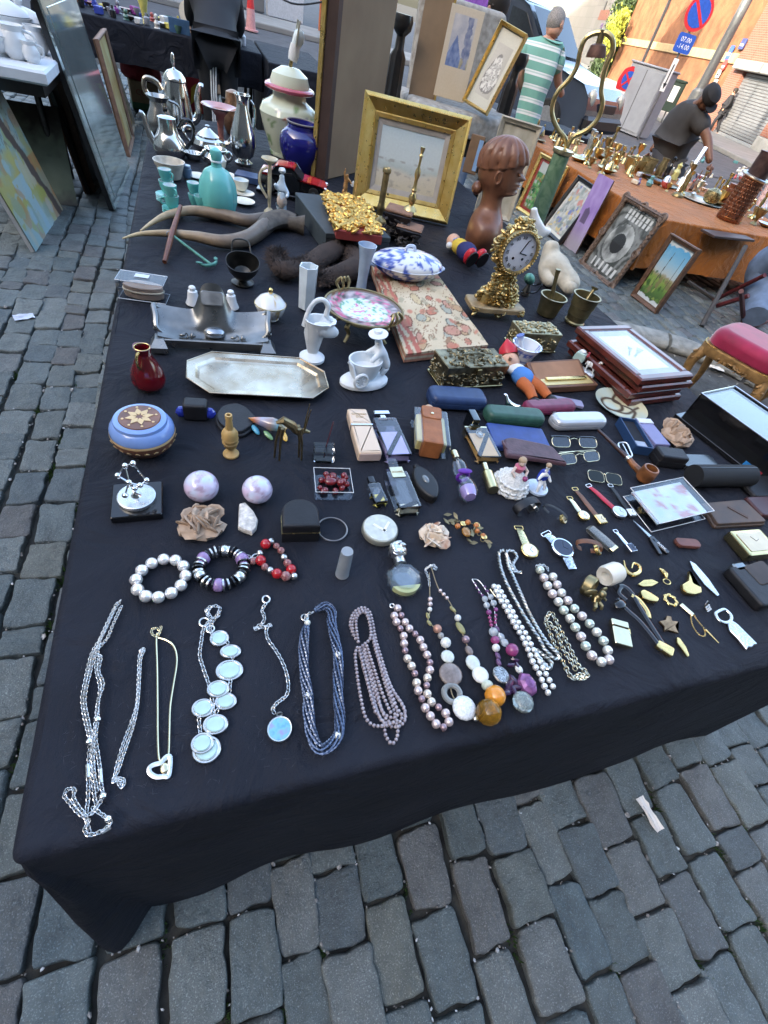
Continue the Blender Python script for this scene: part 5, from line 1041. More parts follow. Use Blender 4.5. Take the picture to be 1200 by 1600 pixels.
o0,L=lying('perfume_bottle','hourglass shaped clear bottle with violet ribbon and gold cap','perfume',(920,670),(828,408),g2);t=o0
obj('glass',mv(lathe([(.0001,0),(.013,.002),(.0185,L*.10),(.019,L*.22),(.014,L*.36),(.0105,L*.44),(.0155,L*.56),(.016,L*.66),(.0095,L*.8),(.007,L*.83)],24),(0,0,.019),(0,PI/2,0)),clear('pale_glass',(.93,.94,.97),.2),t);obj('liquid',mv(lathe([(.0001,.003),(.011,.004),(.015,L*.1),(.0155,L*.2),(.0001,L*.23)],20),(0,0,.019),(0,PI/2,0)),tint('violet_liquid',(.55,.42,.80)),t)
obj('ribbon',mv(torus(.0115,.0035,20,6),(L*.44,0,.019),(0,PI/2,0)),mat('violet_ribbon',(.13,.03,.33),.5),t);obj('bow',mv(ball(.007,.016,.004,10,6),(L*.45,0,.034)),mat('violet_ribbon'),t);obj('cap',mv(lathe([(.007,L*.83),(.0075,L*.84),(.0075,L*.97),(.006,L)],16),(0,0,.019),(0,PI/2,0)),m_pgold,t)
t,L=lying('gold_atomiser','small plain gold perfume atomiser beside the lace dress figurine','perfume',(1050,610),(1000,462),g2);obj('body',mv(lathe([(.0001,0),(.0115,.001),(.012,.004),(.0115,L*.62),(.006,L*.72)],24),(0,0,.012),(0,PI/2,0)),mat('satin_gold',(.70,.60,.33),.28,1),t);obj('cap',mv(lathe([(.006,L*.72),(.0062,L*.98),(.004,L)],16),(0,0,.012),(0,PI/2,0)),m_pgold,t)
bottle('perfume_bottle','small square bottle of yellow perfume with a black cap',(440,680),(375,530),g2,dist(g2(400,680),g2(475,670))*.98,.016,cg,tint('lemon_liquid',(.88,.74,.12)),.55,capl=.3,capw=.2,capm=m_blkp)
t,L=bottle('perfume_bottle','stepped clear bottle with gold label collar and clear cap',(590,730),(482,450),g2,dist(g2(520,730),g2(648,715))*.95,.026,cg,tint('pale_lemon',(.92,.90,.68)),.18,capl=.3,capw=.22,capm=clear('cap_glass',(.9,.88,.93),.2))
obj('gold_label',mv(box(L*.2,.026,.002,0,.0255),(L*.66,0,0)),m_pgold,t);text('label_text','CHANEL',.006,mat('gold_print'),t,(L*.66,0,.0277),(0,0,-PI/2))
t,L=lying('perfume_bottle','pointed oval black bottle with a glass centre','perfume',(725,655),(635,490),g2);pl=[(L/2+L*.54*math.cos(a),dist(g2(610,560),g2(755,600))*.43*math.sin(a)*(1-.18*math.cos(a)**2))for a in[2*PI*i/28 for i in range(28)]]
obj('shell',prism(pl,0,.02,.006,.005,3),mat('matt_black',(.012,.012,.013),.42),t);obj('glass_eye',mv(ball(.012,.007,.005,16,8),(L*.55,0,.019)),mat('smoke_eye',(.12,.14,.15),.05,coat=.9),t);obj('cap',mv(ball(.006,.006,.006,10,7),(L*1.08,0,.01)),mat('matt_black'),t)
o=at(*g2(588,1105));t,L=lying('perfume_bottle','round clear bottle with a silver rose shaped stopper','perfume',(590,1190),(520,945),g2);rr=dist(g2(490,1100),g2(690,1095))/2
obj('glass',mv(lathe([(rr*.72,0),(rr,.006),(rr*1.0,.016),(rr*.78,.022),(.0001,.0225)],8,1,1),(rr,0,0),(0,0,.2)),cg,t,sharp=20);obj('inner',mv(lathe([(rr*.6,.001),(rr*.72,.008),(rr*.6,.016),(.0001,.016)],28),(rr,0,.003)),clear('inner_glass',(.88,.93,.93),.3),t);obj('liquid',mv(prism([(rr*.85*math.cos(a),rr*.85*math.sin(a))for a in[PI*.66+PI*.68*i/12 for i in range(13)]],.004,.014),(rr,0,0)),tint('lime_liquid',(.86,.88,.42)),t)
obj('neck',mv(lathe([(.010,0),(.010,.012)],16),(rr*2-.002,0,.012),(0,PI/2,0)),m_silver,t);rp=[mv(ball(.0165,.0155,.0145,16,10,nz=.25,fr=2.5),(rr*2+.022,0,.015))]
st_=obj('stopper',join(*rp),m_silver,t)
for i in range(7):obj('petal',mv(ball(.008,.0045,.003,9,5),(rr*2+.022+math.cos(i*.9)*.009,math.sin(i*.9)*.009,.028-(i%2)*.003),(.4,.4,i*.9+PI/2)),m_silver,st_)
o=at(*g2(910,810));t=thing('charm_bracelet','heap of dark charms, orange beads and leaf pendants on a bracelet','bracelet',o);rr=random.Random(8)
for i in range(30):
 u=rr.random();p=at(*g2(800+u*230+rr.gauss(0,12),745+u*110+rr.gauss(0,32)))-o;k=rr.random()
 if k<.25:bead(t,p+U*rr.uniform(.005,.012),rr.uniform(.004,.006),mat('orange_bead',(.48,.17,.05),.35,var=.2))
 elif k<.4:bead(t,p+U*.007,.0066,m_gold,(1,1,.4),rr.uniform(0,3))
 elif k<.7:obj('leaf_charm',mv(prism(roundpoly([(-.009,0),(0,-.004),(.009,0),(0,.004)],.002,2),0,.0012),(0,0,0),(rr.uniform(-.5,.5),rr.uniform(-.4,.4),rr.uniform(0,6))),m_bronze,t,p+U*.005)
 else:obj('link',mv(torus(.004,.001,12,5),(0,0,0),(rr.uniform(-.7,.7),rr.uniform(-.7,.7),0)),m_bronze,t,p+U*.005)
bead(t,at(*g2(905,830))-o+U*.007,.0085,mat('amber_stone',(.32,.15,.03),.1,coat=.6),(1,1.3,.6));
# spectacle cases and wallets
def case(nm,label,a,b,w,f,m,h=.03,r=.02,cat='case',bt=.012,k=4):
 """soft-edged case lying on the cloth along a-b (its long axis)"""
 p,q=at(*f(*a)),at(*f(*b));d=q-p;t=thing(nm,label,cat,(p+q)/2,math.atan2(d.y,d.x));L=d.length
 obj('lower_shell',prism(rrect(L,w,r,6),0,h*.5,.0008,bt*.7,k),m,t);obj('upper_shell',prism(rrect(L*.998,w*.995,r,6),h*.5+.0006,h,bt,.0006,k),m,t);return t,L
case('glasses_case','hard navy blue spectacle case behind the perfume bottles',(560,985),(818,1000),.062,z5,mat('navy_leatherette',(.022,.045,.12),.38,var=.15,sc=60),.034,.02)
case('glasses_case','dark green leather spectacle case lying next to the navy one',(-45,205),(205,225),.052,g3,mat('green_leather',(.028,.085,.06),.4,var=.2,sc=50),.03,.022)
t,L=case('glasses_case','maroon spectacle case beside the harlequin doll',(128,180),(338,168),.044,g3,mat('maroon_leather',(.16,.022,.06),.35,var=.2,sc=50),.028,.02);obj('clasp',box(.012,.003,.003,0,.012,(0,-.0225)),m_silver,t)
case('glasses_case','glossy pale grey spectacle case in front of the painted plate',(245,240),(468,232),.05,g3,mat('pearl_grey',(.52,.54,.57),.16,.4,var=.05),.03,.024)
t,L=case('wallet','flat royal blue leather wallet under the brown pouch',(-20,292),(228,318),.085,g3,mat('royal_leather',(.022,.048,.20),.4,var=.15,sc=50),.014,.006,'wallet',.004,2)
t,L=case('pen_sheath','pointed lilac plastic sheath lying beside the maroon case',(215,118),(388,152),.03,g3,mat('lilac_plastic',(.22,.20,.30),.35),.008,.006,'sheath',.002,2)
o=at(*g3(170,385));P=roundpoly(flat([(30,330),(60,322),(200,350),(240,362),(308,440),(230,425),(110,410),(40,400)],g3,o),.008,3);t=thing('leather_pouch','limp brown purple leather pouch lying over the blue wallet','pouch',o)
m_bp=mat('aubergine_leather',(.085,.045,.055),.5,var=.25,sc=40,bump=.3,bsc=150);obj('front_panel',prism(P,.015,.026,.006,.001,3),m_bp,t);obj('mouth',mv(torus(.018,.003,20,6,.45,1),tuple(at(*g3(45,360))-o+U*.021),(0,.5,0)),m_bp,t)
def specs(nm,label,a,b,f,mf,lens,rim=.001,brow=None,gap=.2,h=.5,tilt=.5,lift=.012,temples=True):
 p,q=at(*f(*a)),at(*f(*b));d=q-p;t=thing(nm,label,'glasses',(p+q)/2,math.atan2(d.y,d.x));L=d.length;lw=L*(1-gap)/2
 for s in(-1,1):
  pl=roundpoly([(-lw/2,-lw*h*.5),(lw/2,-lw*h*.5),(lw/2,lw*h*.55),(-lw/2,lw*h*.55)],lw*.28,5);c=(s*(L-lw)/2,0,lift);R_=(tilt,0,0)
  r_=obj('rim',mv(tube([(x,y,0)for x,y in pl],rim,6,True),c,R_),mf,t);obj('lens',mv(prism(inset(pl,.0005),-.0006,.0006),c,R_),lens,r_)
  if brow:obj('brow_bar',mv(tube([(-lw/2,lw*h*.45,0),(-lw*.3,lw*h*.57,0),(lw*.35,lw*h*.57,0),(lw/2,lw*h*.4,0)],.002,6),c,R_),brow,t)
  if temples:
   e=Vector((s*L/2,math.cos(tilt)*lw*h*.3,lift+math.sin(tilt)*lw*h*.3));obj('temple',tube([e,e+Vector((-s*.004,.012,-.001)),e+Vector((-s*L*.45,.020,-.007)),e+Vector((-s*L*.8,.022+.004*s,-.011))],.0014,6),brow or mf,t)
 obj('bridge',mv(tube([(-L*gap/2*.9,lw*h*.3,0),(0,lw*h*.42,0),(L*gap/2*.9,lw*h*.3,0)],rim,6),(0,0,lift),(tilt,0,0)),mf,t);return t
ln=clear('lens_glass',(.92,.94,.95),.12)
specs('spectacles','browline spectacles with dark upper rims and gold lower rims',(248,325),(442,330),g3,m_pgold,ln,brow=m_blkp)
specs('spectacles','thin gold rimmed spectacles in front of the browline pair',(284,405),(452,385),g3,m_pgold,ln)
specs('sunglasses','rimless olive green sunglass lenses above the watch straps',(410,462),(555,485),g3,m_pgold,clear('olive_lens',(.32,.32,.12),.10),.0008,gap=.06,h=.72,tilt=.25,lift=.006,temples=False)
o=at(*g3(552,155));rr=dist(g3(442,130),g3(658,175))/2
def platecol(c):
 x,y=c.x/rr,c.y/rr;q=fbm(x*2,y*2,2);b=lerp((.62,.58,.38),(.52,.60,.52),max(0,min(1,.4+q-x*.5)))
 d=min(abs((x+.3)**2+(y-.1)**2-.16),abs(x*.8+math.sin(y*5)*.2-.15)*.8,abs(y+.3+math.cos(x*4)*.15)*.9)
 return lerp((.10,.07,.05),b,min(1,max(0,(d-.03)/.05)))if x*x+y*y<.62 else b
t=thing('painted_plate','shallow round cream plate painted with a thin line drawing','plate',o);obj('dish',join(lathe([(rr*.7,0),(rr*.75,.002),(rr,.011)],40,cap=False),lathe([(rr*(1-i/26),.011-.0085*min(1,i/8)if i else .011)for i in range(26)]+[(.0001,.0025)],96,cap=False)),mat('plate_glaze',attr=True,rough=.2,var=.03,coat=.3),t,paint=platecol)
t,L=lying('pen_box','open dark blue pen box with black lining','box',(640,362),(560,225),g3);m_nb=mat('navy_card',(.018,.05,.13),.5,var=.1);w=.045
L=dist(g3(640,350),g3(555,225))
for nm,s in(('side',box(L,.003,.024,0,0,(L/2,-w/2))),('side',box(L,.003,.024,0,0,(L/2,w/2))),('end',box(.003,w,.024,0,0,(0,0))),('end',box(.003,w,.024,0,0,(L,0))),('tray',box(L,w,.012,0,0,(L/2,0)))):obj(nm,s,m_nb,t)
obj('lining',box(L*.96,w*.9,.004,0,.0125,(L/2,0)),mat('black_velvet',(.01,.012,.018),.9),t);obj('label',box(L*.16,w*.6,.002,0,.0168,(L*.16,0)),mat('silver_card',(.3,.33,.4),.4),t)
t,L=lying('box_lid','lavender blue card lid beside the pen box','box',(722,345),(632,232),g3);obj('lid',box(L,.046,.02,.0015,0,(L/2,0)),mat('lavender_card',(.20,.20,.36),.5,var=.08),t);obj('white_end',box(L*.18,.044,.002,0,.0205,(L*.88,0)),mat('pale_card',(.62,.64,.68),.5),t)
o=at(*g3(650,475));t=thing('tobacco_pipe','brown tobacco pipe with upright bowl and long dark stem','pipe',o,ang(g3(680,480),g3(470,270)));L=dist(g3(660,470),g3(468,268));m_pipe=mat('briar',(.20,.075,.025),.35,var=.45,sc=50,coat=.2)
obj('bowl',lathe([(.012,.001),(.018,.006),(.0195,.018),(.0185,.034),(.017,.038),(.0135,.0385),(.013,.02)],24),m_pipe,t);obj('shank',tube([(.012,0,.012),(.04,0,.012),(.055,0,.014)],[.009,.0075,.007],12),m_pipe,t);obj('band',mv(lathe([(.0078,0),(.0078,.008)],16),(.055,0,.014),(0,PI/2,0)),m_silver,t);obj('stem',tube([(.06,0,.014),(.09,.003,.015),(L,.0,.012)],[.0065,.005,.0038],10),mat('dark_stem',(.045,.02,.015),.25,coat=.3),t)
t2=one('belt_buckle',mv(join(tube([(x,y,.012)for x,y in rrect(.05,.022,.01,3)],.0018,6,True),stick((-.02,0,.012),(.02,0,.016),.0014)),(0,0,.002),(.3,.1,0)),m_silver,'silver buckle propped on the pipe stem','buckle',at(*g3(568,360)),ang(g3(545,340),g3(595,430)),kind='stuff')
case('jewel_box','small black square ring box with rounded edges',(690,390),(808,405),.042,g3,m_blk,.034,.008,'box',.006,3)
t,L=case('glass_tile','flat square dark glass tile box between the ring box and the roll',(808,402),(955,405),.045,g3,mat('dark_tile',(.02,.023,.026),.15,coat=.4),.012,.004,'box',.001,1)
t,L=lying('black_roll','thick black cylindrical case with cut flat end','case',(842,490),(1082,488),g3);obj('tube',mv(lathe([(.026,0),(.0265,.001),(.0265,L),(.025,L+.001)],32),(0,0,.0262),(0,PI/2,0)),mat('black_felt',(.012,.013,.015),.75),t);obj('seam',box(L,.001,.001,0,.0525,(L/2,0)),m_blkp,t)
case('wallet','black leather wallet at the right edge below the black roll',(1085,515),(1240,512),.07,g3,m_blk,.014,.01,'wallet',.006,3)
case('wallet','dark maroon leather purse at the right edge',(1115,605),(1240,600),.06,g3,mat('dark_maroon',(.06,.02,.02),.4),.016,.012,'wallet',.006,3)
o=at(*g3(1030,635));P=flat([(885,590),(1075,572),(1182,675),(960,688),(930,640)],g3,o);t=thing('leather_wrap','folded worn brown leather wrap with a crease','wrap',o);m_dbl=mat('worn_brown',(.055,.04,.034),.55,var=.4,sc=25,c2=(.10,.062,.042));obj('lower_fold',prism(roundpoly(P,.006,2),0,.007,.002),m_dbl,t);obj('upper_fold',mv(prism(roundpoly(inset(P,.002),.006,2),.0075,.015,.004,0,2)),m_dbl,t);obj('crease',mv(box(.045,.008,.0012),(.012,0,.0152),(0,0,-.9)),mat('crease_brown',(.075,.04,.026),.6),t)
case('key_case','small oval reddish brown leather key case',(790,752),(893,760),.022,g3,mat('red_brown',(.15,.055,.04),.45,var=.2,sc=60),.009,.011,'case',.003,2)
a0,w=axis(g3,(1050,775),(1185,762));o=at(*g3(1112,770));t=thing('brass_clock','small brass desk clock lying on its back, cream dial','clock',o,a0);obj('case',prism(rrect(w,w*.72,.006,3),0,.022,.005,.003,2),mat('bright_brass',(.66,.54,.26),.22,1),t);obj('dial',prism(rrect(w*.78,w*.5,.003,3),.0221,.0232),mat('cream_dial',(.62,.55,.38),.3),t)
for a,l_ in((.4,.011),(2.0,.014)):obj('hand',mv(box(l_,.0008,.0006,0,0,(l_/2,0)),(0,0,.0234),(0,0,a)),m_blkp,t)
t,L=lying('phone_pouch','black leather belt pouch with its flap half open at the right edge','pouch',(1040,870),(1190,1040),g3);obj('body',prism(rrect(L,.062,.01,4),0,.022,.006,.004,3),m_blk,t,(L/2,0,0));obj('flap',mv(prism(rrect(L*.5,.05,.006,3),0,.003,.001),(L*.3,.03,.024),(.15,0,.05)),mat('flap_leather',(.05,.038,.032),.5,var=.3),t);obj('metal_insert',mv(prism(rrect(.02,.03,.006,3),0,.02,.003),(.004,0,.002)),mat('grey_insert',(.22,.24,.25),.2,.8),t)
o=at(*g3(745,600));P=flat([(568,548),(795,500),(925,645),(690,702)],g3,o);t=thing('acrylic_case','low clear acrylic box with a cloudy iridescent lid and gold trinkets','case',o);acr2=clear('acrylic2',(.95,.97,.98),.07)
obj('walls',loft([[(x,y,0)for x,y in P],[(x,y,.026)for x,y in P]],False,False),acr2,t);obj('base',prism(P,0,.0015),clear('acrylic'),t)
def ocol(c):q=fbm(c.x*30,c.y*30,3);return lerp(lerp((.50,.58,.60),(.62,.60,.58),.5+q),(.45,.16,.14),max(0,min(1,fbm(c.x*40+4,c.y*40,8)*3-.7)))
obj('cloudy_tray',grid(lambda u,v:tuple((Vector((*P[0],.019)).lerp(Vector((*P[1],.019)),.04+u*.92)).lerp(Vector((*P[3],.019)).lerp(Vector((*P[2],.019)),.04+u*.92),.05+v*.9)),20,20,.003),mat('nacre_card',attr=True,rough=.25,coat=.5),t,paint=ocol)
obj('lid',prism(P,.0262,.0282),acr2,t);obj('rim',tube([(x,y,.0285)for x,y in P],.0011,5,True),mat('white_edge'),t);obj('base_rim',tube([(x,y,.001)for x,y in P],.0011,5,True),mat('white_edge'),t)
one('gold_clip',join(mv(torus(.008,.002,14,6),(0,0,.003)),box(.02,.008,.004,.001)),m_gold,'small gold clip beside the acrylic box','clip',at(*g3(650,610)),.8,kind='stuff')
t,L=lying('folding_scissors','steel folding scissors with black lettered handle','scissors',(760,800),(605,655),g3);obj('blade',prism([(L*.45,-.004),(L,.0),(L*.45,.005)],.003,.005),m_silver,t)
hn=obj('handle',prism(roundpoly([(0,-.005),(L*.5,-.006),(L*.5,.006),(0,.004)],.003,2),0,.006,.001),m_blkp,t);obj('second_handle',mv(prism(roundpoly([(-.0,-.004),(L*.42,-.005),(L*.42,.005),(0,.003)],.003,2),0,.006,.001),(L*.06,.02,0),(0,0,-.45)),m_blkp,t);text('handle_text','INOX',.008,m_wht,t,(L*.2,0,.0062),(0,0,PI))
# watches
def watch(label,a,b,f,w,strap,caseM,dial,r=None,flat=True,loop=0.0,square=False,ww=None):
 """strap laid out from a to b; the head sits at b's end when flat, loop > 0 closes the strap in a ring"""
 p,q=at(*f(*a)),at(*f(*b));d=q-p;L=d.length;t=thing('wrist_watch',label,'watch',p,math.atan2(d.y,d.x),'watches laid out at the right');r=r or w*.8;ww=ww or w
 if loop:
  R1=L*.42;pts=[(L*.5+R1*math.cos(x),0,.004+loop+loop*math.sin(x))for x in[PI*(-.38+1.76*i/24)for i in range(25)]]
  obj('strap',tube(pts,w/2,8,flat=.16,ref=(0,0,1)if 0 else None),strap,t);c=(L*.5+R1*.75,0,loop*.55+.004);rot=(0,.75,0)
 else:
  obj('strap',tube([(0,0,.002),(L*.2,0,.004),(L*.5,0,.004),(L*.8,0,.005),(L,0,.004)],[ww*.36,ww*.45,ww*.5,ww*.5,ww*.46],10,flat=.22,ref=(0,0,1)),strap,t);obj('buckle',mv(tube([(x,y,0)for x,y in rrect(.008,ww*1.05,.002,2)],.001,5,True),(-.002,0,.003)),caseM,t);c=(L*.94,0,.006);rot=(0,0,0)
 pl=rrect(r*2,r*1.7,.003,3)if square else ellipse(r,r,26)
 h=obj('case',mv(prism(pl,-.003,.004,.001,.001),c,rot),caseM,t);obj('dial',mv(prism(inset(pl,r*.18),.0041,.0046),c,rot),dial,h)
 for an,l_ in((.6,.45),(2.4,.6)):obj('hand',mv(mv(box(r*l_,.0006,.0004,0,.0047,(r*l_/2,0)),(0,0,0),(0,0,an)),c,rot),m_blkp,h)
 obj('crown',mv(mv(ball(.0016,nu=8,nv=5),(0,r*1.05,.001)),c,rot),caseM,h);return t
dw=mat('white_dial',(.72,.74,.74),.25);dg=mat('cream_gold_dial',(.66,.58,.38),.25);dd=mat('dark_dial',(.03,.04,.07),.2);db=mat('pale_blue_dial',(.52,.62,.66),.2)
m_exp=mat('expander',(.66,.56,.30),.28,1,var=.5,sc=500)
watch('silver square watch on a black strap standing in a loop',(70,640),(185,600),g3,.017,m_blk,m_silver,dw,.013,loop=.017,square=True)
watch('tiny gold watch on a thin black cord strap',(200,600),(318,672),g3,.008,m_blk,m_gold,dg,.010,loop=.010)
watch('oval gold watch with a gold bracelet lying by the brown strap watch',(335,560),(392,645),g3,.012,m_pgold,m_gold,dw,.0125)
watch('square gold watch on a dark brown strap',(358,520),(468,665),g3,.013,m_brl,m_gold,dg,.012,square=True)
watch('oval silver watch on a bright red strap',(418,505),(552,632),g3,.014,mat('red_strap',(.42,.012,.03),.4,var=.15,sc=80),m_silver,db,.0155)
watch('small silver rectangular watch on a black strap by the acrylic box',(512,505),(600,635),g3,.011,m_blk,m_silver,dw,.010,square=True)
watch('square faced gold watch on a gold expanding bracelet',(112,690),(155,800),g3,.0165,m_exp,m_gold,dw,.0165)
watch('large silver diver watch with dark dial and steel bracelet',(232,715),(300,785),g3,.020,mat('steel_link',(.62,.64,.66),.2,1,var=.5,sc=280),m_chrome,dd,.0225,ww=.022)
p_,q_=at(*g3(310,800)),at(*g3(345,868));one('watch_bracelet',tube([p_-p_+U*.005,(q_-p_)*.5+U*.004,(q_-p_)+U*.003],[.011,.0105,.009],10,flat=.25,ref=(0,0,1)),mat('steel_link'),'lower half of the silver diver watch bracelet','watch',p_)
watch('small round gold watch on a brown strap closed in a ring',(335,770),(465,800),g3,.011,m_brl,m_gold,dg,.0115,loop=.013)
t,L=lying('watch_strap','folded grey mesh watch strap with steel clasp','strap',(515,785),(408,692),g3);m_mesh=mat('mesh_steel',(.22,.21,.19),.4,.8,var=.4,sc=600)
obj('band',tube([(0,0,.003),(L*.5,0,.003),(L*.93,0,.004),(L,0,.008),(L*.93,0,.012),(L*.4,0,.013),(L*.05,0,.012)],.0095,8,flat=.18,ref=(0,1,0)if 0 else None),m_mesh,t);obj('clasp',box(.008,.02,.008,.001,.004),m_pgold,t)
watch('slim silver bangle watch standing on edge',(535,705),(598,785),g3,.009,m_chrome,m_chrome,dd,.010,square=True)
# brooches and small metal
def flatthing(nm,label,cat,pts,f,m,h=.003,bt=.001,r=.002,lift=0,k=2,**kw):
 o=at(*f(*[sum(c)/len(pts)for c in zip(*pts)]));return one(nm,prism(roundpoly(flat(pts,f,o),r,3),lift,lift+h,bt,bt*.4,k),m,label,cat,o,**kw)
o=at(*f6(500,345));t=thing('cherub_ring','brass napkin ring with a winged cherub seated beside it','figurine',o);obj('ring',mv(lathe([(.0165,-.009),(.019,-.007),(.019,.007),(.0165,.009),(.0145,.007),(.0145,-.007)],28),tuple(at(*f6(482,310))-o+U*.018),(PI/2-.3,0,.5)),m_abrass,t)
obj('cherub',join(mv(ball(.0085,.008,.011,12,8),(.006,-.004,.012)),mv(ball(.0068,nu=12,nv=8),(.008,-.005,.027)),*[tube([(.005+s*.003,-.008,.01),(.004+s*.007,-.018,.008),(.004+s*.008,-.020,.002)],[.004,.0032,.003],7)for s in(-1,1)],*[tube([(.006+s*.007,-.005,.019),(.008+s*.012,-.011,.014)],[.0032,.0026],7)for s in(-1,1)]),m_abrass,t,kind='stuff')
for s in(-1,1):obj('wing',mv(ball(.012,.004,.008,10,6),(.006+s*.014,.004,.022),(0,s*.5,s*.3)),m_abrass,t)
o=at(*f6(565,265));one('ceramic_ring',mv(lathe([(.0085,-.016),(.017,-.018),(.0195,-.012),(.0195,.012),(.017,.018),(.0085,.016),(.0085,-.016)],28,cap=False),(0,0,.0195),(PI/2,0,ang(f6(510,280),f6(625,235))+PI/2)),mat('ivory_ceramic',(.72,.68,.58),.35,var=.04),'thick ivory ceramic napkin ring behind the cherub ring','ring',o)
a0,w=axis(f6,(565,420),(580,515));o=at(*f6(615,468));t=thing('gold_lighter','slim gold pocket lighter with brushed case','lighter',o,a0);obj('case',prism(rrect(w*.72,.030,.002,2),0,.010,.001,.001),m_pgold,t,(.013,0,0));obj('cap',prism(rrect(w*.27,.030,.002,2),0,.010,.001,.001),m_pgold,t,(-.0115,0,0));obj('hinge',box(.010,.003,.004,0,.003,(-.002,.016)),m_gold,t)
t=thing('shoe_horn','pair of black and gold folding tongs with a gold tip','tongs',at(*f6(700,430)))
o=Vector(t.location)
for P,m in(([(640,350),(610,320),(625,295),(660,320),(700,390),(750,470),(795,540)],m_blkp),([(660,330),(690,350),(720,390),(728,420)],m_gold),([(605,345),(640,385),(690,430),(740,490),(780,545)],m_blkp)):obj('arm',tube(rel(path(P,f6,.006,5),o),.0042,8,flat=.35,ref=(0,0,1)),m,t)
obj('pad',mv(ball(.014,.0095,.005,14,8),tuple(at(*f6(615,368))-o+U*.006),(0,0,.3)),m_blkp,t);obj('tip',mv(prism(roundpoly([(-.015,-.008),(.014,-.011),(.016,.009),(-.012,.008)],.004,3),0,.008,.003,.002,2),tuple(at(*f6(788,535))-o),(0,0,-.8)),m_gold,t)
one('brooch',join(tube(path([(632,195),(640,230),(665,250),(690,240),(692,215),(670,205),(662,225)],f6,.004,6),[.0015,.003,.0042,.004,.003,.002,.001],8)),m_gold,'gold hook shaped swirl brooch','brooch')
flatthing('leaf_brooch','slim gold leaf brooch lying left of the key ring','brooch',[(688,285),(712,268),(745,266),(770,278),(745,292),(710,294)],f6,m_gold,.003)
o=at(*f6(795,250));t=thing('key_charm','gold bird charm on a round key ring','charm',o);obj('bird',tube(rel(path([(770,225),(782,235),(793,248),(798,262)],f6,.004),o),[.0015,.0042,.005,.002],9),m_gold,t);obj('ring',torus(.0075,.0011,22,6,1,.8),m_gold,t,at(*f6(802,274))-o+U*.002)
flatthing('mask_brooch','gold crescent mask brooch with a pointed cap','brooch',[(855,290),(880,275),(884,235),(900,262),(900,285),(930,300),(932,322),(905,330),(875,325),(858,310)],f6,m_gold,.008,.003)
flatthing('letter_blade','pointed silver letter opener blade at the right','blade',[(892,192),(915,205),(965,262),(1008,325),(1000,330),(950,285),(905,225)],f6,m_silver,.002,.0006)
flatthing('shoe_charm','small gold baby shoe charm','charm',[(690,318),(705,310),(735,325),(765,345),(760,360),(730,356),(700,345)],f6,m_gold,.009,.003,.004)
o=at(*f6(815,348));t=thing('wreath_brooch','round gold wreath brooch of small leaves','brooch',o)
for i in range(14):a=i*2*PI/14;obj('leaf',mv(ball(.0052,.0028,.0022,8,5),(math.cos(a)*.0105,math.sin(a)*.0105,.003+.001*(i%2)),(0,.2,a+1.1+.8*(i%2))),m_gold,t)
flatthing('leaf_brooch','bronze vine leaf brooch with pointed lobes','brooch',[(770,430),(795,425),(800,408),(818,412),(820,428),(848,432),(835,450),(848,478),(825,470),(805,465),(790,470),(790,450)],f6,mat('rose_bronze',(.32,.2,.11),.35,1,var=.3,sc=120),.004,.0015,.0015)
flatthing('feather_brooch','small gold feather brooch nearest the table edge','brooch',[(838,492),(850,495),(875,530),(888,565),(880,570),(860,540),(840,515)],f6,m_gold,.004,.0015)
o=at(*f6(920,430));t=thing('tie_chain','gold tie bar with a fine chain and a sword pin','jewellery',o);obj('bar',mv(box(.026,.009,.002,.0008),tuple(at(*f6(882,382))-o),(0,0,ang(f6(860,362),f6(905,402)))),m_pgold,t);obj('chain',chain(rel(path([(895,400),(900,440),(925,480),(950,485),(945,455),(920,425),(908,405)],f6,.002,6),o),.003,.0005),m_gold,t,sharp=0,kind='stuff');obj('sword',stick(at(*f6(950,462))-o+U*.003,at(*f6(1004,514))-o+U*.002,.0022,.001,6),m_gold,t)
o=at(*f6(947,372));t=thing('finger_ring','silver finger ring with a cluster of grey stones','ring',o);obj('band',mv(torus(.0082,.0012,24,6),(0,0,.008),(1.1,0,.4)),mat('dark_silver'),t);obj('stones',mv(join(*[ball(.002,c=((i%4-1.5)*.0038,(i//4-1)*.0038,.0),nu=7,nv=5)for i in range(12)]),(.001,-.006,.006),(.5,0,.3)),m_silver,t,kind='stuff')
o=at(*f6(1080,470));t=thing('bottle_opener','silver bottle opener with a fish tail handle','opener',o)
obj('loop',tube(rel(path([(995,395),(1025,383),(1050,405),(1050,425),(1030,435),(1005,425),(992,405)],f6,.003,5,True),o),.0028,8,True,flat=.6,ref=(0,0,1)),m_silver,t);obj('handle',prism(roundpoly(flat([(1038,432),(1052,425),(1075,440),(1105,470),(1155,520),(1140,522),(1132,532),(1118,530),(1112,541),(1075,495),(1045,465)],f6,o),.002,2),0,.004,.0012),mat('etched_silver',(.68,.69,.69),.3,1,var=.35,sc=350),t)
def z1(x,y):return(x/3,y/3)
def z2(x,y):return(400+x/3,y/3)
def z3(x,y):return(800+x/3,y/3)
def zl(x,y):return(700+.216667*x,180+.216667*y)
m_porc=mat('white_porcelain',(.74,.75,.74),.18,var=.03,coat=.4)
m_bisq=mat('bisque',(.70,.74,.76),.5,var=.05,sc=60)
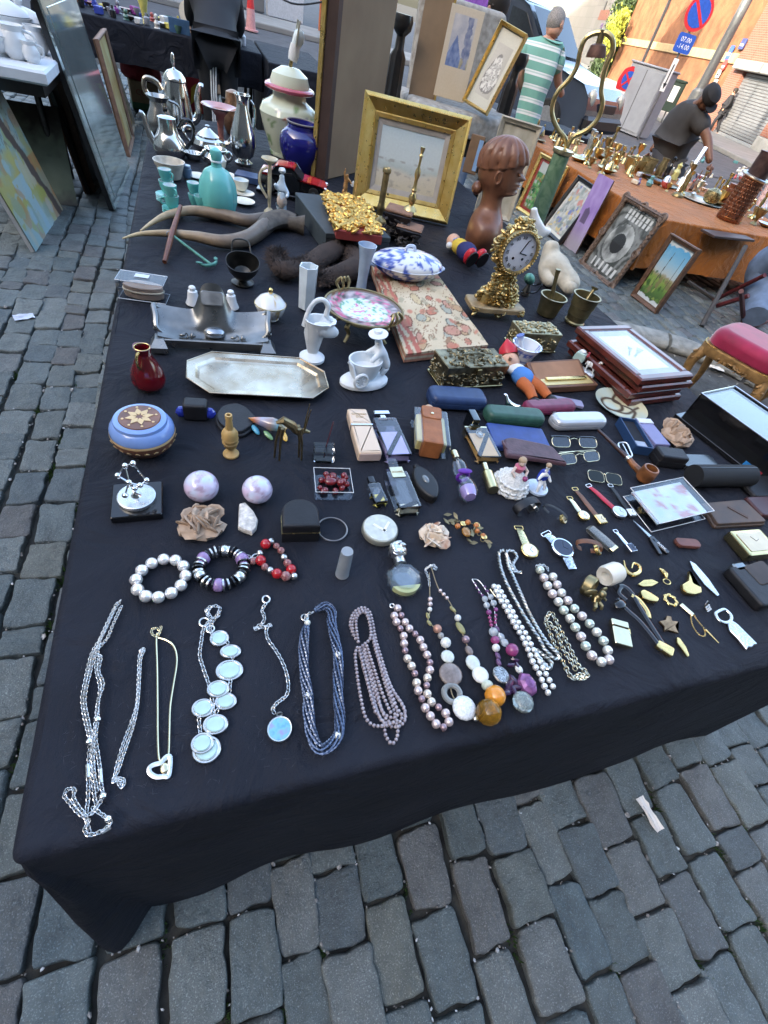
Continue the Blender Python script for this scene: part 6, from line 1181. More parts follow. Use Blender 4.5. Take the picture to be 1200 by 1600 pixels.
def swirl(n,seed,area,s=.01,z=.004,m=None,kinds=3):
 """a spread of small scrolls, leaves and knobs: carved ornament"""
 r=random.Random(seed);out=[]
 for i in range(n):
  p=area(r);k=r.randrange(kinds);q=s*r.uniform(.6,1.35);e=(r.uniform(-.5,.5),r.uniform(-.5,.5),r.uniform(0,6.3))
  if k==0:sh=ball(q,q*.5,q*.45,8,5)
  elif k==1:sh=tube([(math.cos(a)*q*(1-a/9),math.sin(a)*q*(1-a/9),a*.0006)for a in[j*.7 for j in range(9)]],[q*.14,q*.3,q*.26,q*.18],6)
  else:sh=ball(q*.45,nu=8,nv=6)
  out.append(mv(sh,p,e))
 return join(*out)
def leafy(n,seed,area,s,up_=Vector((0,0,1))):return swirl(n,seed,area,s)
o=at(*z4(222,905));h=up(o,*z4(205,722));q=h/.085;rr=dist(z4(142,870),z4(303,870))/2/(.029*q);t=thing('red_jug','small dark red glazed jug with a gilt handle at the left','jug',o)
obj('body',lathe([(.022,0),(.027,.006),(.029,.018),(.026,.035),(.018,.055),(.0125,.068),(.0125,.076),(.0145,.085),(.0125,.085),(.0105,.076),(.0105,.06)],32,rr,rr,wob=lambda a,z:1+(.22*math.exp(-((a-2.3)/.5)**2)if z>.08 else 0)),mat('oxblood_glaze',(.12,.004,.008),.08,var=.2,coat=.8),t,scale=q)
obj('handle',tube(spline([(-.004,-.013,.082),(-.008,-.022,.08),(-.010,-.027,.066),(-.008,-.024,.052)],5),.0026,8),m_gold,t,scale=q);obj('rim',mv(torus(.0138,.0009,28,5),(0,0,.085)),m_gold,t,scale=q)
o=at(*z4(725,885));P=flat([(398,815),(515,772),(925,800),(1040,865),(1060,940),(985,990),(505,968),(395,895)],z4,o);t=thing('silver_tray','long octagonal tarnished silver tray with a raised rim','tray',o)
m_tray=mat('tarnished_silver',(.46,.35,.23),.28,1,var=.3,sc=14,c2=(.80,.72,.58),rvar=.12)
I1,I2,I3=inset(P,.018),inset(P,.022),inset(P,.028)
obj('tray',loft([[(x,y,.001)for x,y in I3],[(x,y,.012)for x,y in P],[(x,y,.0135)for x,y in P],[(x,y,.0125)for x,y in inset(P,.003)],[(x,y,.011)for x,y in I1],[(x,y,.006)for x,y in I2],[(x,y,.004)for x,y in I3]]),m_tray,t,sharp=25)
obj('bead_edge',tube([(x,y,.0135)for x,y in inset(P,.0012)],.0013,6,True),m_tray,t)
o=at(*z4(530,705));a0=ang(z4(265,720),z4(805,745));L=dist(z4(265,715),z4(805,745));t=thing('pewter_inkstand','art nouveau pewter inkstand with flared ends and raised back','inkstand',o,a0);H_=up(o,*z4(525,458))*.92
def ink(u,v):
 x=(u-.5)*L*.93;c=abs(u-.5)*2;y=-.035+.075*v;back=max(0,(v-.45)/.55)
 z=.020+.012*math.sin(v*PI*.8)*(1-.4*math.sin(PI*min(1,v*1.6)))+back**1.5*(.030+(H_-.05)*math.exp(-(c/.28)**4))+.010*c**3
 return(x,y,z-.012*math.sin(PI*min(1,v/.55))*(.5+.5*math.cos(c*3)))
obj('body',grid(ink,56,26,.006),mat('pewter_grey',(.23,.235,.23),.34,.9,var=.25,sc=18,rvar=.1),t);m_pg=MATS['pewter_grey']
obj('front',mv(box(L*.93,.006,.021,.002),(0,-.036,.003)),m_pg,t)
for s in(-1,1):
 obj('foot',loft([[(s*(L*.46+a*.018),-.038+b*.02,z)for a,b in((-1,-1),(1,-1),(1,1),(-1,1))]for z in(0,.012)]+[[(s*(L*.455+a*.009),-.03+b*.012,.026)for a,b in((-1,-1),(1,-1),(1,1),(-1,1))]]),m_pg,t)
 obj('end_horn',tube(spline([(s*L*.40,-.02,.022),(s*L*.47,-.015,.038),(s*L*.475,.005,.055),(s*L*.49,.03,.066),(s*L*.455,.035,.060),(s*L*.36,.035,.046)],6),[.004,.006,.007,.006,.004,.003],8),m_pg,t);obj('knob',ball(.005,c=(s*L*.49,-.005,.03)),m_pg,t)
 obj('scroll',mv(swirl(6,3,lambda r:(r.uniform(-.014,.014),0,r.uniform(-.004,.004)),.007),(s*.055,-.022,.026),(.6,0,0)),m_pg,t,kind='stuff')
obj('medallion',mv(prism(rrect(.05,.03,.008,4),0,.004,.0015),(0,.030,H_*.80),(1.05,0,0)),mat('pewter'),t);obj('inkwell_lid',mv(ball(.024,.018,.012,20,10),(0,-.002,.026)),mat('pewter_light',(.38,.4,.42),.25,1),t)
o=at(*z4(195,455));a0=ang(z4(78,510),z4(300,540));L=dist(z4(78,510),z4(300,540));hh=up(at(*z4(78,510)),*z4(68,418));dp=.055;t=thing('clear_box','clear acrylic box holding a tan oval leather roll','box',at(*z4(200,490)),a0);ac=clear('acrylic')
for s in(box(L,.002,hh,0,0,(0,-dp/2)),box(L,.002,hh,0,0,(0,dp/2)),box(.002,dp,hh,0,0,(-L/2,0)),box(.002,dp,hh,0,0,(L/2,0))):obj('wall',s,ac,t)
obj('top',box(L,dp,.002,0,hh),clear('acrylic_top',gloss=.05),t)
for z in(.001,hh):obj('edge',tube([(-L/2,-dp/2,z),(L/2,-dp/2,z),(L/2,dp/2,z),(-L/2,dp/2,z)],.0011,5,True),mat('white_edge'),t)
obj('leather_roll',mv(lathe([(L*.42,0),(L*.43,.004),(L*.43,hh*.55),(L*.41,hh*.6)],36,1,.5),(0,0,.002)),mat('beige_leather',(.36,.25,.18),.55,var=.1),t);obj('band',mv(torus(L*.435,.0022,36,6,1,.5),(0,0,hh*.4)),mat('cream_band',(.62,.52,.36),.5),t);obj('label',box(.032,.018,.0006,0,hh+.0025,(.0,.006)),mat('paper_label',(.6,.66,.74),.6),t)
o=at(*z4(700,250));t=thing('mounted_horns','pair of long pale tipped horns joined by a dark skull plate','horns',o)
def hcol(c):return stops(1-hcol.f(c),(0,(.55,.40,.20)),(.25,(.36,.26,.15)),(.6,(.20,.145,.10)),(1,(.095,.075,.06)))
m_horn=mat('horn',attr=True,rough=.4,var=.2,sc=40,bump=.25,bsc=90)
for P,Q in(([(182,202),(240,168),(310,138),(420,122),(560,140),(680,168),(760,160)],[.002,.006,.010,.014,.017,.019,.02]),([(100,238),(190,222),(330,226),(450,246),(570,268),(680,252),(750,205),(800,165)],[.002,.006,.010,.014,.018,.022,.024,.024])):
 PP=rel([p+U*(.012+.010*min(1,i/18))for i,p in enumerate(path(P,z4,0,6))],o);xs=[p.x for p in PP];x0,x1=min(xs),max(xs);hcol.f=lambda c:1-(c.x-x0)/(x1-x0)
 obj('horn',tube(PP,[q*1.08 for q in Q],14),m_horn,t,paint=hcol)
PP=rel([p+U*z for p,z in zip(path([(740,215),(790,175),(850,165),(905,175)],z4,0,3),[.026]*12)],o)
obj('skull_plate',tube(PP,[.024,.038,.042,.03],12,flat=.7),mat('skull_brown',(.085,.07,.055),.65,var=.4,sc=40,bump=.5,bsc=80),t);obj('bone_flare',mv(lathe([(.02,-.03),(.024,0),(.034,.03),(.03,.03),(.018,0)],14,1,.8,cap=False),tuple(at(*z4(905,185))-o+U*.024),(0,PI/2,ang(z4(850,175),z4(930,190)))),MATS['skull_brown'],t)
o=at(*z4(420,300));t=thing('green_anchor','small verdigris anchor with a brown wooden stock','anchor',o);m_verd=mat('verdigris',(.10,.27,.21),.5,.4,var=.3,sc=60)
a,b=at(*z4(330,250))-o+U*.03,at(*z4(510,350))-o+U*.006;obj('shank',stick(a,b,.0035,.004),m_verd,t);obj('stock',tube(rel([at(*z4(292,335))+U*.004,at(*z4(335,245))+U*.033,at(*z4(376,152))+U*.052],o),[.006,.0085,.006],10),mat('red_wood',(.15,.045,.02),.4,var=.3,sc=50),t);obj('ring',mv(torus(.007,.0016,18,6),tuple(a+Vector((-.006,0,.0))),(1.2,0,.5)),mat('pewter'),t)
d=(b-a).normalized();s_=d.cross(U).normalized()
obj('flukes',tube(spline([b+s_*.035-d*.02+U*.004,b+s_*.022-d*.004,b+d*.002,b-s_*.022-d*.004,b-s_*.035-d*.02+U*.004],5),[.002,.0045,.005,.0045,.002],8),m_verd,t)
for s in(-1,1):obj('palm',mv(ball(.010,.006,.0025,9,5),tuple(b+s_*.03*s-d*.014+U*.004),(0,0,math.atan2(d.y,d.x)+s*.7)),m_verd,t)
o=at(*z4(658,425));h=up(o,*z4(640,250));rr=dist(z4(592,330),z4(718,330))/2*.9;t=thing('metal_scuttle','dark helmet shaped metal scuttle on a round foot','scuttle',o)
m_dm=mat('dark_metal',(.065,.063,.058),.35,.8,var=.3,sc=40)
obj('foot',lathe([(rr*.85,0),(rr*.85,.003),(rr*.5,.008),(rr*.35,.014),(rr*.5,.02)],26),m_dm,t);obj('bowl',mv(lathe([(rr*.3,0),(rr*.7,.012),(rr*.98,.035),(rr*1.05,.062),(rr*1.0,.062),(rr*.9,.036),(rr*.6,.016),(.0001,.008)],30,1,1,wob=lambda a,z:1+.16*(z/.06)*math.cos(2*a)),(0,0,.018),(.55,0,0)),m_dm,t);obj('bail',tube(spline([(-rr*.7,.03,.07),(-rr*.5,.045,h*.95),(rr*.5,.045,h*.95),(rr*.7,.03,.07)],5),.0022,6),m_dm,t)
for(x,y,tx,ty,lb)in((428,522,432,435,'left white porcelain bell behind the pewter inkstand'),(605,540,585,460,'right white porcelain bell tilted behind the pewter inkstand')):
 o=at(*z4(x,y));h=up(o,*z4(tx,ty));t=thing('porcelain_bell',lb,'bell',o,0,'porcelain bells');obj('bell',lathe([(.019,0),(.0195,.002),(.0145,h*.3),(.012,h*.62),(.0115,h*.7),(.006,h*.76)],26),m_porc,t);obj('knob',mv(ball(.009,.009,h*.14,14,9),(0,0,h*.86)),m_porc,t)
o=at(*z4(787,590));rr=dist(z4(715,530),z4(860,530))/2*.93;h=up(o,*z4(792,448));t=thing('sugar_bowl','white lidded porcelain bowl with gold knob and gold rims','bowl',o)
def sug(c):q=fbm(c.x*55,c.y*55+c.z*50,6);return(.55,.38,.14)if q>.42 else(.76,.76,.74)
m_pp=mat('painted_porcelain',attr=True,rough=.16,var=.02,coat=.4)
obj('bowl',lathe([(rr*.55,0),(rr*.5,.004),(rr*.82,h*.18),(rr,h*.42),(rr*.98,h*.48)],40),m_pp,t,paint=sug);obj('lid',lathe([(rr*1.0,h*.485),(rr*.95,h*.53),(rr*.7,h*.68),(rr*.3,h*.78),(.0001,h*.8)],40),m_pp,t,paint=sug);obj('knob',mv(ball(rr*.16,rr*.16,h*.1,12,8),(0,0,h*.89)),m_gold,t);obj('rim',mv(torus(rr,.0011,40,6),(0,0,h*.482)),m_gold,t)
o=at(*z4(955,540));h=up(o,*z4(975,345));w=dist(z4(915,530),z4(1000,545))/2;t=thing('hexagonal_vase','tall white hexagonal vase with a small dark flower print','vase',o,.2)
obj('body',lathe([(w*.86,0),(w*.9,.003),(w*1.04,h),(w*.9,h),(w*.8,h*.6),(.0001,h*.55)],6),mat('pale_blue_porcelain',(.66,.73,.76),.22,coat=.3),t,sharp=20);obj('flower_print',mv(swirl(9,4,lambda r:(r.uniform(-.007,.007),0,r.uniform(-.014,.014)),.005),(-w*.12,-w*.875,h*.5),(0,0,-.52+.2)),mat('black_print',(.03,.03,.03),.5),t,kind='stuff',scale=(1,.25,1))
o=at(*z4(1020,430));t=thing('fur_stole','curled dark brown fur stole lying behind the hexagonal vase','fur',o);m_fur=mat('fur',(.028,.018,.014),.9,var=.5,sc=25,c2=(.05,.032,.024))
FP=rel([p+U*.026 for p in path([(820,330),(822,375),(850,410),(905,395),(960,385),(1020,345),(1080,310),(1130,290),(1170,330),(1190,380),(1130,420),(1060,440),(1000,460)],z4,0,5)],o)
obj('pelt',tube(FP,[.014,.026,.034,.026,.032,.038,.030,.028,.036,.038,.032,.02],14,flat=.75),m_fur,t);rr=random.Random(4);v=[];f=[]
for i in range(11000):
 p=FP[rr.randrange(len(FP))];d=Vector((rr.gauss(0,1),rr.gauss(0,1),abs(rr.gauss(0,1))-.2)).normalized();c=p+d*.018+Vector((rr.gauss(0,.006),rr.gauss(0,.006),0));e=c+d*rr.uniform(.008,.02)+Vector((rr.gauss(0,.005),rr.gauss(0,.005),-.003));s_=d.orthogonal().normalized()*.0015;n_=len(v);v+=[tuple(c-s_),tuple(c+s_),tuple(e)];f.append((n_,n_+1,n_+2))
obj('hair',(v,f),m_fur,t,sharp=0,kind='stuff')
o=at(*z4(982,780));h=up(o,*z4(1020,500));q=h/.135;t=thing('swan_basket','white bisque basket vase with a swan neck handle','figurine',o,ang(z4(920,780),z4(1050,790)))
obj('base',lathe([(.028,0),(.028,.006),(.022,.010),(.012,.016)],26),m_bisq,t,scale=q);obj('basket',mv(lathe([(.010,0),(.014,.02),(.019,.045),(.026,.07),(.030,.078),(.026,.078),(.019,.06),(.0001,.03)],30,1.12,.85,wob=lambda a,z:1+.05*math.sin(a*13)+(.35*math.cos(a)if z>.06 else 0)),(0,0,.014)),m_bisq,t,scale=q)
obj('neck_handle',tube(spline([(-.022,0,.075),(-.016,0,.105),(-.004,0,.128),(.012,0,.134),(.024,0,.122),(.022,0,.104),(.030,0,.094)],6),[.006,.005,.0048,.005,.0055,.006,.004],10),m_bisq,t,scale=q);obj('wing',mv(ball(.032,.010,.016,16,9),(.022,-.01,.075),(0,.3,.2)),m_bisq,t,scale=q);obj('beak',mv(ball(.010,.003,.003,8,6),(.036,0,.09),(0,.5,0)),m_bisq,t,scale=q)
o=at(*z5(265,890));L=dist(z5(155,880),z5(378,870));t=thing('cherub_planter','white bisque cherub leaning over a tub on wheels','figurine',o,ang(z5(160,890),z5(375,865)));q=L/.1
obj('base',lathe([(.050,0),(.050,.006),(.044,.011),(.036,.013)],30,1,.6),m_bisq,t,scale=q);obj('tub',mv(lathe([(.020,0),(.026,.008),(.031,.028),(.032,.038),(.029,.038),(.025,.02),(.0001,.012)],30,1.05,.85),(-.004,0,.012)),m_bisq,t,scale=q)
obj('wheel',mv(join(torus(.013,.003,22,6),*[mv(box(.022,.003,.003),(0,0,-.0015),(0,0,a))for a in(0,PI/3,2*PI/3)]),(-.024,-.030,.024),(PI/2,0,0)),m_bisq,t,scale=q,kind='stuff');obj('rail',tube(spline([(-.046,-.012,.056),(-.040,-.018,.048),(-.034,-.024,.03),(-.02,-.03,.012)],5),.0032,7),m_bisq,t,scale=q)
person_mesh('cherub',dict(pel=((.034*q,0,.045*q),.011*q),che=((.024*q,0,.066*q),.012*q),nec=((.018*q,0,.077*q),.006*q),hea=((.013*q,0,.088*q),.0105*q),al=((.012*q,-.012*q,.062*q),.0055*q),hl=((-.002*q,-.014*q,.052*q),.0045*q),ar=((.014*q,.012*q,.06*q),.0055*q),hr=((.0*q,.014*q,.052*q),.0045*q),kl=((.040*q,-.006*q,.03*q),.0075*q),fl=((.030*q,-.008*q,.016*q),.005*q),kr=((.046*q,.006*q,.028*q),.0075*q),fr=((.050*q,.006*q,.015*q),.005*q)),[('pel','che'),('che','nec'),('nec','hea'),('che','al'),('al','hl'),('che','ar'),('ar','hr'),('pel','kl'),('kl','fl'),('pel','kr'),('kr','fr')],m_bisq,t)
obj('hat',mv(lathe([(.017,0),(.018,.002),(.008,.005),(.006,.009),(.0001,.010)],18),(.012,0,.097),(0,-.2,0)),m_bisq,t,scale=q)
o=at(*z5(265,700));cpl=at(*z5(265,560),TOP+.062);rr=dist(z5(88,545),z5(443,570),TOP+.062)/2
t=thing('plate_stand','shallow oriental painted dish on a gilt metal stand with handles','dish',Vector((cpl.x,cpl.y,TOP)))
df_=blots(5,60,[(.55,.12,.22),(.10,.33,.17),(.62,.35,.40),(.2,.42,.3),(.55,.3,.12)],.05)
def df(u,v,b):q=df_(u,v,(9,9,9));return None if q[0]>5 else tuple(min(1,z)for z in q)
def famille(c):
 x,y=c.x/rr,c.y/rr;r_=math.hypot(x,y);a=math.atan2(y,x);q=fbm(x*4,y*4,5);k=fbm(x*9,y*9,2)
 if r_>.90:return(.13,.08,.05)
 if r_>.60:return lerp((.10,.09,.10),(.50,.40,.40),.5+.5*math.sin(a*14+q*4))if k<.25 else(.55,.12,.24)
 fl=df(x*.5+.5,y*.5+.5,None)
 if fl:return fl
 return(.55,.13,.26)if k>.5 and y<.3 else((.10,.33,.17)if k<-.32 else lerp((.66,.72,.70),(.55,.60,.60),.5+q))
obj('dish',mv(join(lathe([(rr*(1-i/22),.012*(1-i/22)**2)for i in range(22)]+[(.0001,0)],60,cap=False),lathe([(.0001,-.003),(rr*.5,-.002),(rr*1.0,.011)],40,cap=False)),(0,0,.062)),m_pp,t,paint=lambda c:famille(c));obj('gilt_rim',mv(torus(rr,.003,48,7),(0,0,.074)),m_abrass,t)
for i in range(4):a=PI/4+i*PI/2;obj('leg',tube(spline([(math.cos(a)*rr*.55,math.sin(a)*rr*.55,.056),(math.cos(a)*rr*.75,math.sin(a)*rr*.75,.045),(math.cos(a)*rr*.62,math.sin(a)*rr*.62,.022),(math.cos(a)*rr*.78,math.sin(a)*rr*.78,.004)],5),[.004,.007,.005,.004],8),m_abrass,t);
obj('apron',mv(torus(rr*.58,.005,36,7),(0,0,.05)),m_abrass,t)
for s,(x,y)in((0,(180,470)),(1,(370,610))):
 d=at(*z5(x,y),TOP+.07)-cpl;a=math.atan2(d.y,d.x);obj('handle',mv(join(*[tube(spline([(rr*.98,k*.014,.075),(rr*1.06,k*.02,.09),(rr*1.0,k*.010,.104),(rr*.94,k*.012,.096)],4),[.003,.0045,.004,.002],7)for k in(-1,0,1)]),(0,0,0),(0,0,a)),m_abrass,t,kind='stuff')
Q=[at(*z5(*p),TOP+.02)for p in((300,350),(560,330),(845,725),(460,768))];o=sum(Q,Vector())/4;o.z=TOP;t=thing('folded_tapestry','folded cream and red patterned tapestry cloth under the tureen','textile',o)
def tap(u,v):p=Q[3].lerp(Q[2],u).lerp(Q[0].lerp(Q[1],u),v)-o;return(p.x,p.y,.0275+.003*fbm(u*3,v*5,2))
tb=blots(3,46,[(.42,.13,.08),(.40,.24,.12),(.30,.32,.26),(.52,.40,.22),(.45,.20,.14)],.13,1.6,.35);tb2=blots(8,60,[(.46,.16,.10),(.55,.45,.30),(.34,.30,.2)],.06,1.6)
def tapcol_uv(u,v):
 q=fbm(u*3,v*5,3);w=fbm(u*5+q,v*9+q*2,6,2);k=fbm(u*4+2*q,v*7,11,2);
 if u<.2 and abs(math.sin((u*34)+q*2))>.72:return(.42,.13,.09)
 b=lerp((.58,.48,.33),(.50,.40,.26),.5+q)
 if abs(w)<.045:return(.28,.17,.10)
 return tb2(u,v,tb(u,v,b))
nu,nv=70,110;gs=grid(tap,nu,nv,.006);cols={}
gm=mesh('top_fold',gs,mat('tapestry_weave',attr=True,rough=.9,var=.12,sc=500,bump=.3,bsc=500),40);ca=gm.color_attributes.new('Col','FLOAT_COLOR','POINT');dat=[]
for k in range(2):
 for j in range(nv+1):
  for i in range(nu+1):dat.extend((*tapcol_uv(i/nu,j/nv),1))
ca.data.foreach_set('color',dat);obj('top_fold',gm,None,t)
for z,c in((.0145,(.45,.2,.13)),(.0075,(.5,.42,.3)),(.0005,(.42,.2,.13))):obj('fold_layer',loft([[(x-o.x+(p.x-o.x)*0,y-o.y,zz)for(x,y,p)in[(p.x,p.y,p)for p in(Q[3],Q[2],Q[1],Q[0])]]for zz in(z,z+.0062)]),mat('fold_%d'%int(z*1e4),c,.9,var=.25,sc=40),t)
o=at(*z5(455,405),TOP+.022);L=dist(z5(318,350),z5(620,370),TOP+.04)/2;h=up(o,*z5(490,250));a0=ang(z5(320,320),z5(618,345));t=thing('tureen','oval blue and white lidded tureen resting on the tapestry','tureen',o,a0)
def willow(c):q=fbm(c.x*26,c.y*26,2,3);w=fbm(c.x*48+c.z*40,c.y*48,7,3);return(.05,.09,.36)if(w>.14 and q>-.15)else((.22,.28,.55)if w>.02 and q>0 else(.70,.73,.76))
obj('bowl',lathe([(L*.5,0),(L*.48,.004)]+[(L*(.5+.5*math.sin(i/12*PI/2)),.004+h*.44*i/12)for i in range(1,13)]+[(L*1.05,h*.46)],96,1,.66),m_pp,t,paint=willow);obj('lid',lathe([(L*1.02*math.cos(i/16*PI/2)+.0001,h*.47+h*.36*math.sin(i/16*PI/2))for i in range(17)],96,1,.66),m_pp,t,paint=willow)
obj('knob',tube(spline([(-.016,0,h*.82),(-.010,0,h*.96),(.010,0,h*.96),(.016,0,h*.82)],5),.005,8),m_pp,t,paint=lambda c:(.55,.62,.75))
for s in(-1,1):obj('handle',tube(spline([(s*L*.96,-.014,h*.36),(s*L*1.10,-.008,h*.40),(s*L*1.10,.008,h*.40),(s*L*.96,.014,h*.36)],4),.004,7),m_pp,t,paint=lambda c:(.5,.57,.72))
o=at(*z5(252,452));h=up(o,*z5(282,245));t=thing('opaline_vase','tall pale blue opaline glass vase beside the tureen','vase',o);obj('vase',lathe([(.015,0),(.0165,.002),(.015,h*.3),(.019,h*.7),(.028,h),(.0262,h),(.017,h*.7),(.0001,h*.3)],30),mat('opaline',(.50,.62,.78),.12,trans=.25,coat=.4),t)
def casket(nm,label,fl,fr,bl,f,h,m,lid=.25,seed=0,foot=False):
 a0=ang(f(*fl),f(*fr));w=dist(f(*fl),f(*fr));d=dist(f(*fl),f(*bl));p=(at(*f(*fl))+at(*f(*fr)))/2;n_=Vector((-math.sin(a0),math.cos(a0),0));t=thing(nm,label,'casket',p+n_*d/2,a0)
 obj('base_plate',prism(rrect(w*1.06,d*1.06,.002,2),0,h*.08,.001),mat('bright_brass2',(.5,.42,.22),.25,1),t);obj('body',prism(rrect(w,d,.002,2),h*.08,h*(1-lid),0),m,t);obj('lid',prism(rrect(w*1.02,d*1.02,.002,2),h*(1-lid)+.0008,h,.002),m,t)
 obj('front_relief',mv(swirl(70,seed,lambda r:(r.uniform(-w*.46,w*.46),r.uniform(-.001,.001),r.uniform(h*.14,h*(.92-lid))),.0075),(0,-d/2,0)),m,t,kind='stuff');obj('side_relief',mv(swirl(40,seed+1,lambda r:(r.uniform(-.001,.001),r.uniform(-d*.44,d*.44),r.uniform(h*.14,h*(.92-lid))),.0075),(-w/2,0,0)),m,t,kind='stuff');obj('lid_relief',swirl(90,seed+2,lambda r:(r.uniform(-w*.46,w*.46),r.uniform(-d*.44,d*.44),h),.009),m,t,kind='stuff');return t,w,d
m_reli=mat('relief_bronze',(.10,.085,.05),.36,.9,var=.6,sc=60,c2=(.34,.29,.18))
t,w,d=casket('bronze_casket','dark bronze casket covered in cast figure reliefs',(632,925),(905,910),(545,840),z5,.062,m_reli,.22,5);obj('handle',tube(spline([(-.03,0,.062),(-.026,0,.072),(.026,0,.072),(.03,0,.062)],4),.003,7),m_reli,t);obj('latch',box(.012,.004,.016,.001,.04,(0,-d/2-.004)),m_brass,t)
casket('brass_casket','pale brass relief casket with a plain rim by the mortars',(975,748),(1155,755),(945,690),z5,.06,mat('pale_brass',(.28,.24,.13),.38,.9,var=.4,sc=60,c2=(.46,.40,.25)),.18,12)
o=at(*z5(985,820));h=up(o,*z5(1000,700));rr=dist(z5(930,700),z5(1070,740),TOP+h)/2;t=thing('delft_mortar','blue and white pottery mortar with a small pestle in it','mortar',o)
def delft(c):a=math.atan2(c.y,c.x);z=c.z/h;return(.10,.16,.45)if(abs(z-.3)<.045 or abs(z-.42)<.03 or(z>.62 and fbm(a*3,z*9,2)>.12))else(.68,.70,.72)
obj('pot',lathe([(rr*.72,0),(rr*.72,h*.08)]+[(rr*(.6+.4*(i/14)**2),h*(.1+.9*i/14))for i in range(15)]+[(rr*.88,h),(rr*.6,h*.5),(.0001,h*.4)],48),m_pp,t,paint=delft);obj('pestle',tube([(0,0,h*.55),(-rr*.4,rr*.3,h*1.05),(-rr*.55,rr*.4,h*1.25)],[.005,.006,.011],12),m_pp,t,paint=lambda c:(.16,.24,.55)if c.z>h*1.12 else(.66,.69,.72))
def mortar(label,base,top,rimL,rimR,f,m,bands,pes):
 o=at(*f(*base));h=up(o,*f(*top));rr=dist(f(*rimL),f(*rimR),TOP+h)/2;t=thing('bronze_mortar',label,'mortar',o,0,'bronze mortars');obj('cup',lathe([(rr*.72,0),(rr*.74,h*.06)]+([(rr*.66,h*.1),(rr*.72,h*.3),(rr*.78,h*.32),(rr*.76,h*.36),(rr*.80,h*.62),(rr*.87,h*.64),(rr*.86,h*.7)]if bands else[(rr*.74,h*.1),(rr*.80,h*.5)])+[(rr*.92,h*.9),(rr,h*.97),(rr,h),(rr*.88,h),(rr*.78,h*.6),(.0001,h*.3)],40),m,t)
 p=obj('pestle',tube(pes[0],pes[1],12),m,t);return t,h,rr
m_mor=mat('mortar_bronze',(.20,.17,.085),.38,.85,var=.35,sc=40,c2=(.33,.28,.15))
mortar('plain bronze mortar with a long upright pestle beside the clock',(1120,570),(1130,475),(1068,470),(1195,510),z5,m_mor,False,([(.0,0,.03),(-.012,.012,.10),(-.016,.016,.125),(-.017,.017,.14)],[.009,.006,.007,.009]))
mortar('banded bronze mortar with a short pestle by the stack of frames',(290,610),(345,480),(283,475),(412,510),z6,m_mor,True,([(0,0,.04),(.018,.012,.085),(.028,.018,.105),(.031,.02,.112)],[.008,.005,.006,.013]))
o=at(*z6(195,850));a0=ang(z6(130,945),z6(400,930));w=dist(z6(135,940),z6(400,930));m_rc=mat('brown_case',(.15,.07,.04),.45,var=.2,sc=40)
t=thing('razor_case','open brown leather case with a gold lined tray','case',at(*z6(265,935)),a0);obj('tray',prism(rrect(w,.062,.008,3),0,.018,.002),m_rc,t,(0,.03,0));obj('tray_lining',prism(rrect(w*.86,.046,.004,3),.0181,.0195),mat('gold_lining',(.62,.48,.20),.35,.4),t,(0,.03,0));obj('gold_bar',mv(box(w*.7,.012,.006,.002,.0195),(0,.03,0)),m_gold,t)
obj('lid',mv(prism(rrect(w*.98,.064,.008,3),0,.012,.002),(-.012,.066,.018),(.42,0,.05)),m_rc,t);obj('lid_lining',mv(prism(rrect(w*.88,.052,.006,3),.0121,.0128),(-.012,.066,.018),(.42,0,.05)),mat('tan_lining',(.33,.17,.09),.7),t)
o=at(*z6(320,835));a0=ang(z6(250,790),z6(360,850));L=dist(z6(245,790),z6(365,855));t=thing('porcelain_carriage','tiny pale green porcelain coach with a white horse','figurine',o,a0);q=L/.075;m_pg2=mat('celadon',(.45,.60,.56),.2,coat=.4)
obj('base',prism(rrect(.078,.026,.006,3),0,.008,.003),mat('blue_white_glaze',(.48,.56,.66),.2,var=.2,sc=60,coat=.4),t,scale=q);obj('coach',mv(prism(roundpoly([(-.014,0),(.010,0),(.014,.012),(.012,.028),(-.012,.028),(-.016,.012)],.004,3),-.010,.010,.003,.003,2),(-.016,0,.014),(PI/2,0,0)),m_pg2,t,scale=q);obj('roof_crown',mv(ball(.009,.007,.005,10,6),(-.016,0,.044)),m_porc,t,scale=q)
for x in(-.028,-.004):
 for s in(-1,1):obj('wheel',mv(lathe([(.003,-.0015),(.0075,-.0015),(.0075,.0015),(.003,.0015)],14),(x,s*.012,.014),(PI/2,0,0)),m_blkp,t,scale=q)
person_mesh('horse',{k:(tuple(c*q for c in v[0]),v[1]*q)for k,v in dict(body=((.020,0,.026),.0065),rump=((.012,0,.026),.006),chest=((.028,0,.027),.006),neck=((.033,0,.036),.004),head=((.036,0,.042),.0038),muz=((.041,0,.039),.0025),f1=((.029,.004,.016),.0022),f1b=((.029,.004,.007),.0018),f2=((.029,-.004,.016),.0022),f2b=((.032,-.004,.007),.0018),h1=((.011,.004,.016),.0024),h1b=((.009,.004,.007),.0018),h2=((.011,-.004,.016),.0024),h2b=((.013,-.004,.007),.0018),tail=((.005,0,.028),.002),tail2=((.003,0,.018),.0015)).items()},[('body','rump'),('body','chest'),('chest','neck'),('neck','head'),('head','muz'),('chest','f1'),('f1','f1b'),('chest','f2'),('f2','f2b'),('rump','h1'),('h1','h1b'),('rump','h2'),('h2','h2b'),('rump','tail'),('tail','tail2')],m_porc,t)
obj('coachman',mv(join(ball(.004,.004,.006,10,7),mv(ball(.003,nu=8,nv=6),(0,0,.008))),(-.001,0,.040)),mat('red_coat',(.4,.06,.08),.3),t,scale=q,kind='stuff')
o=at(*z6(585,760));fl,fr,br,bl=[at(*z6(*p),TOP+.085)for p in((612,885),(855,862),(545,628),(320,632))]
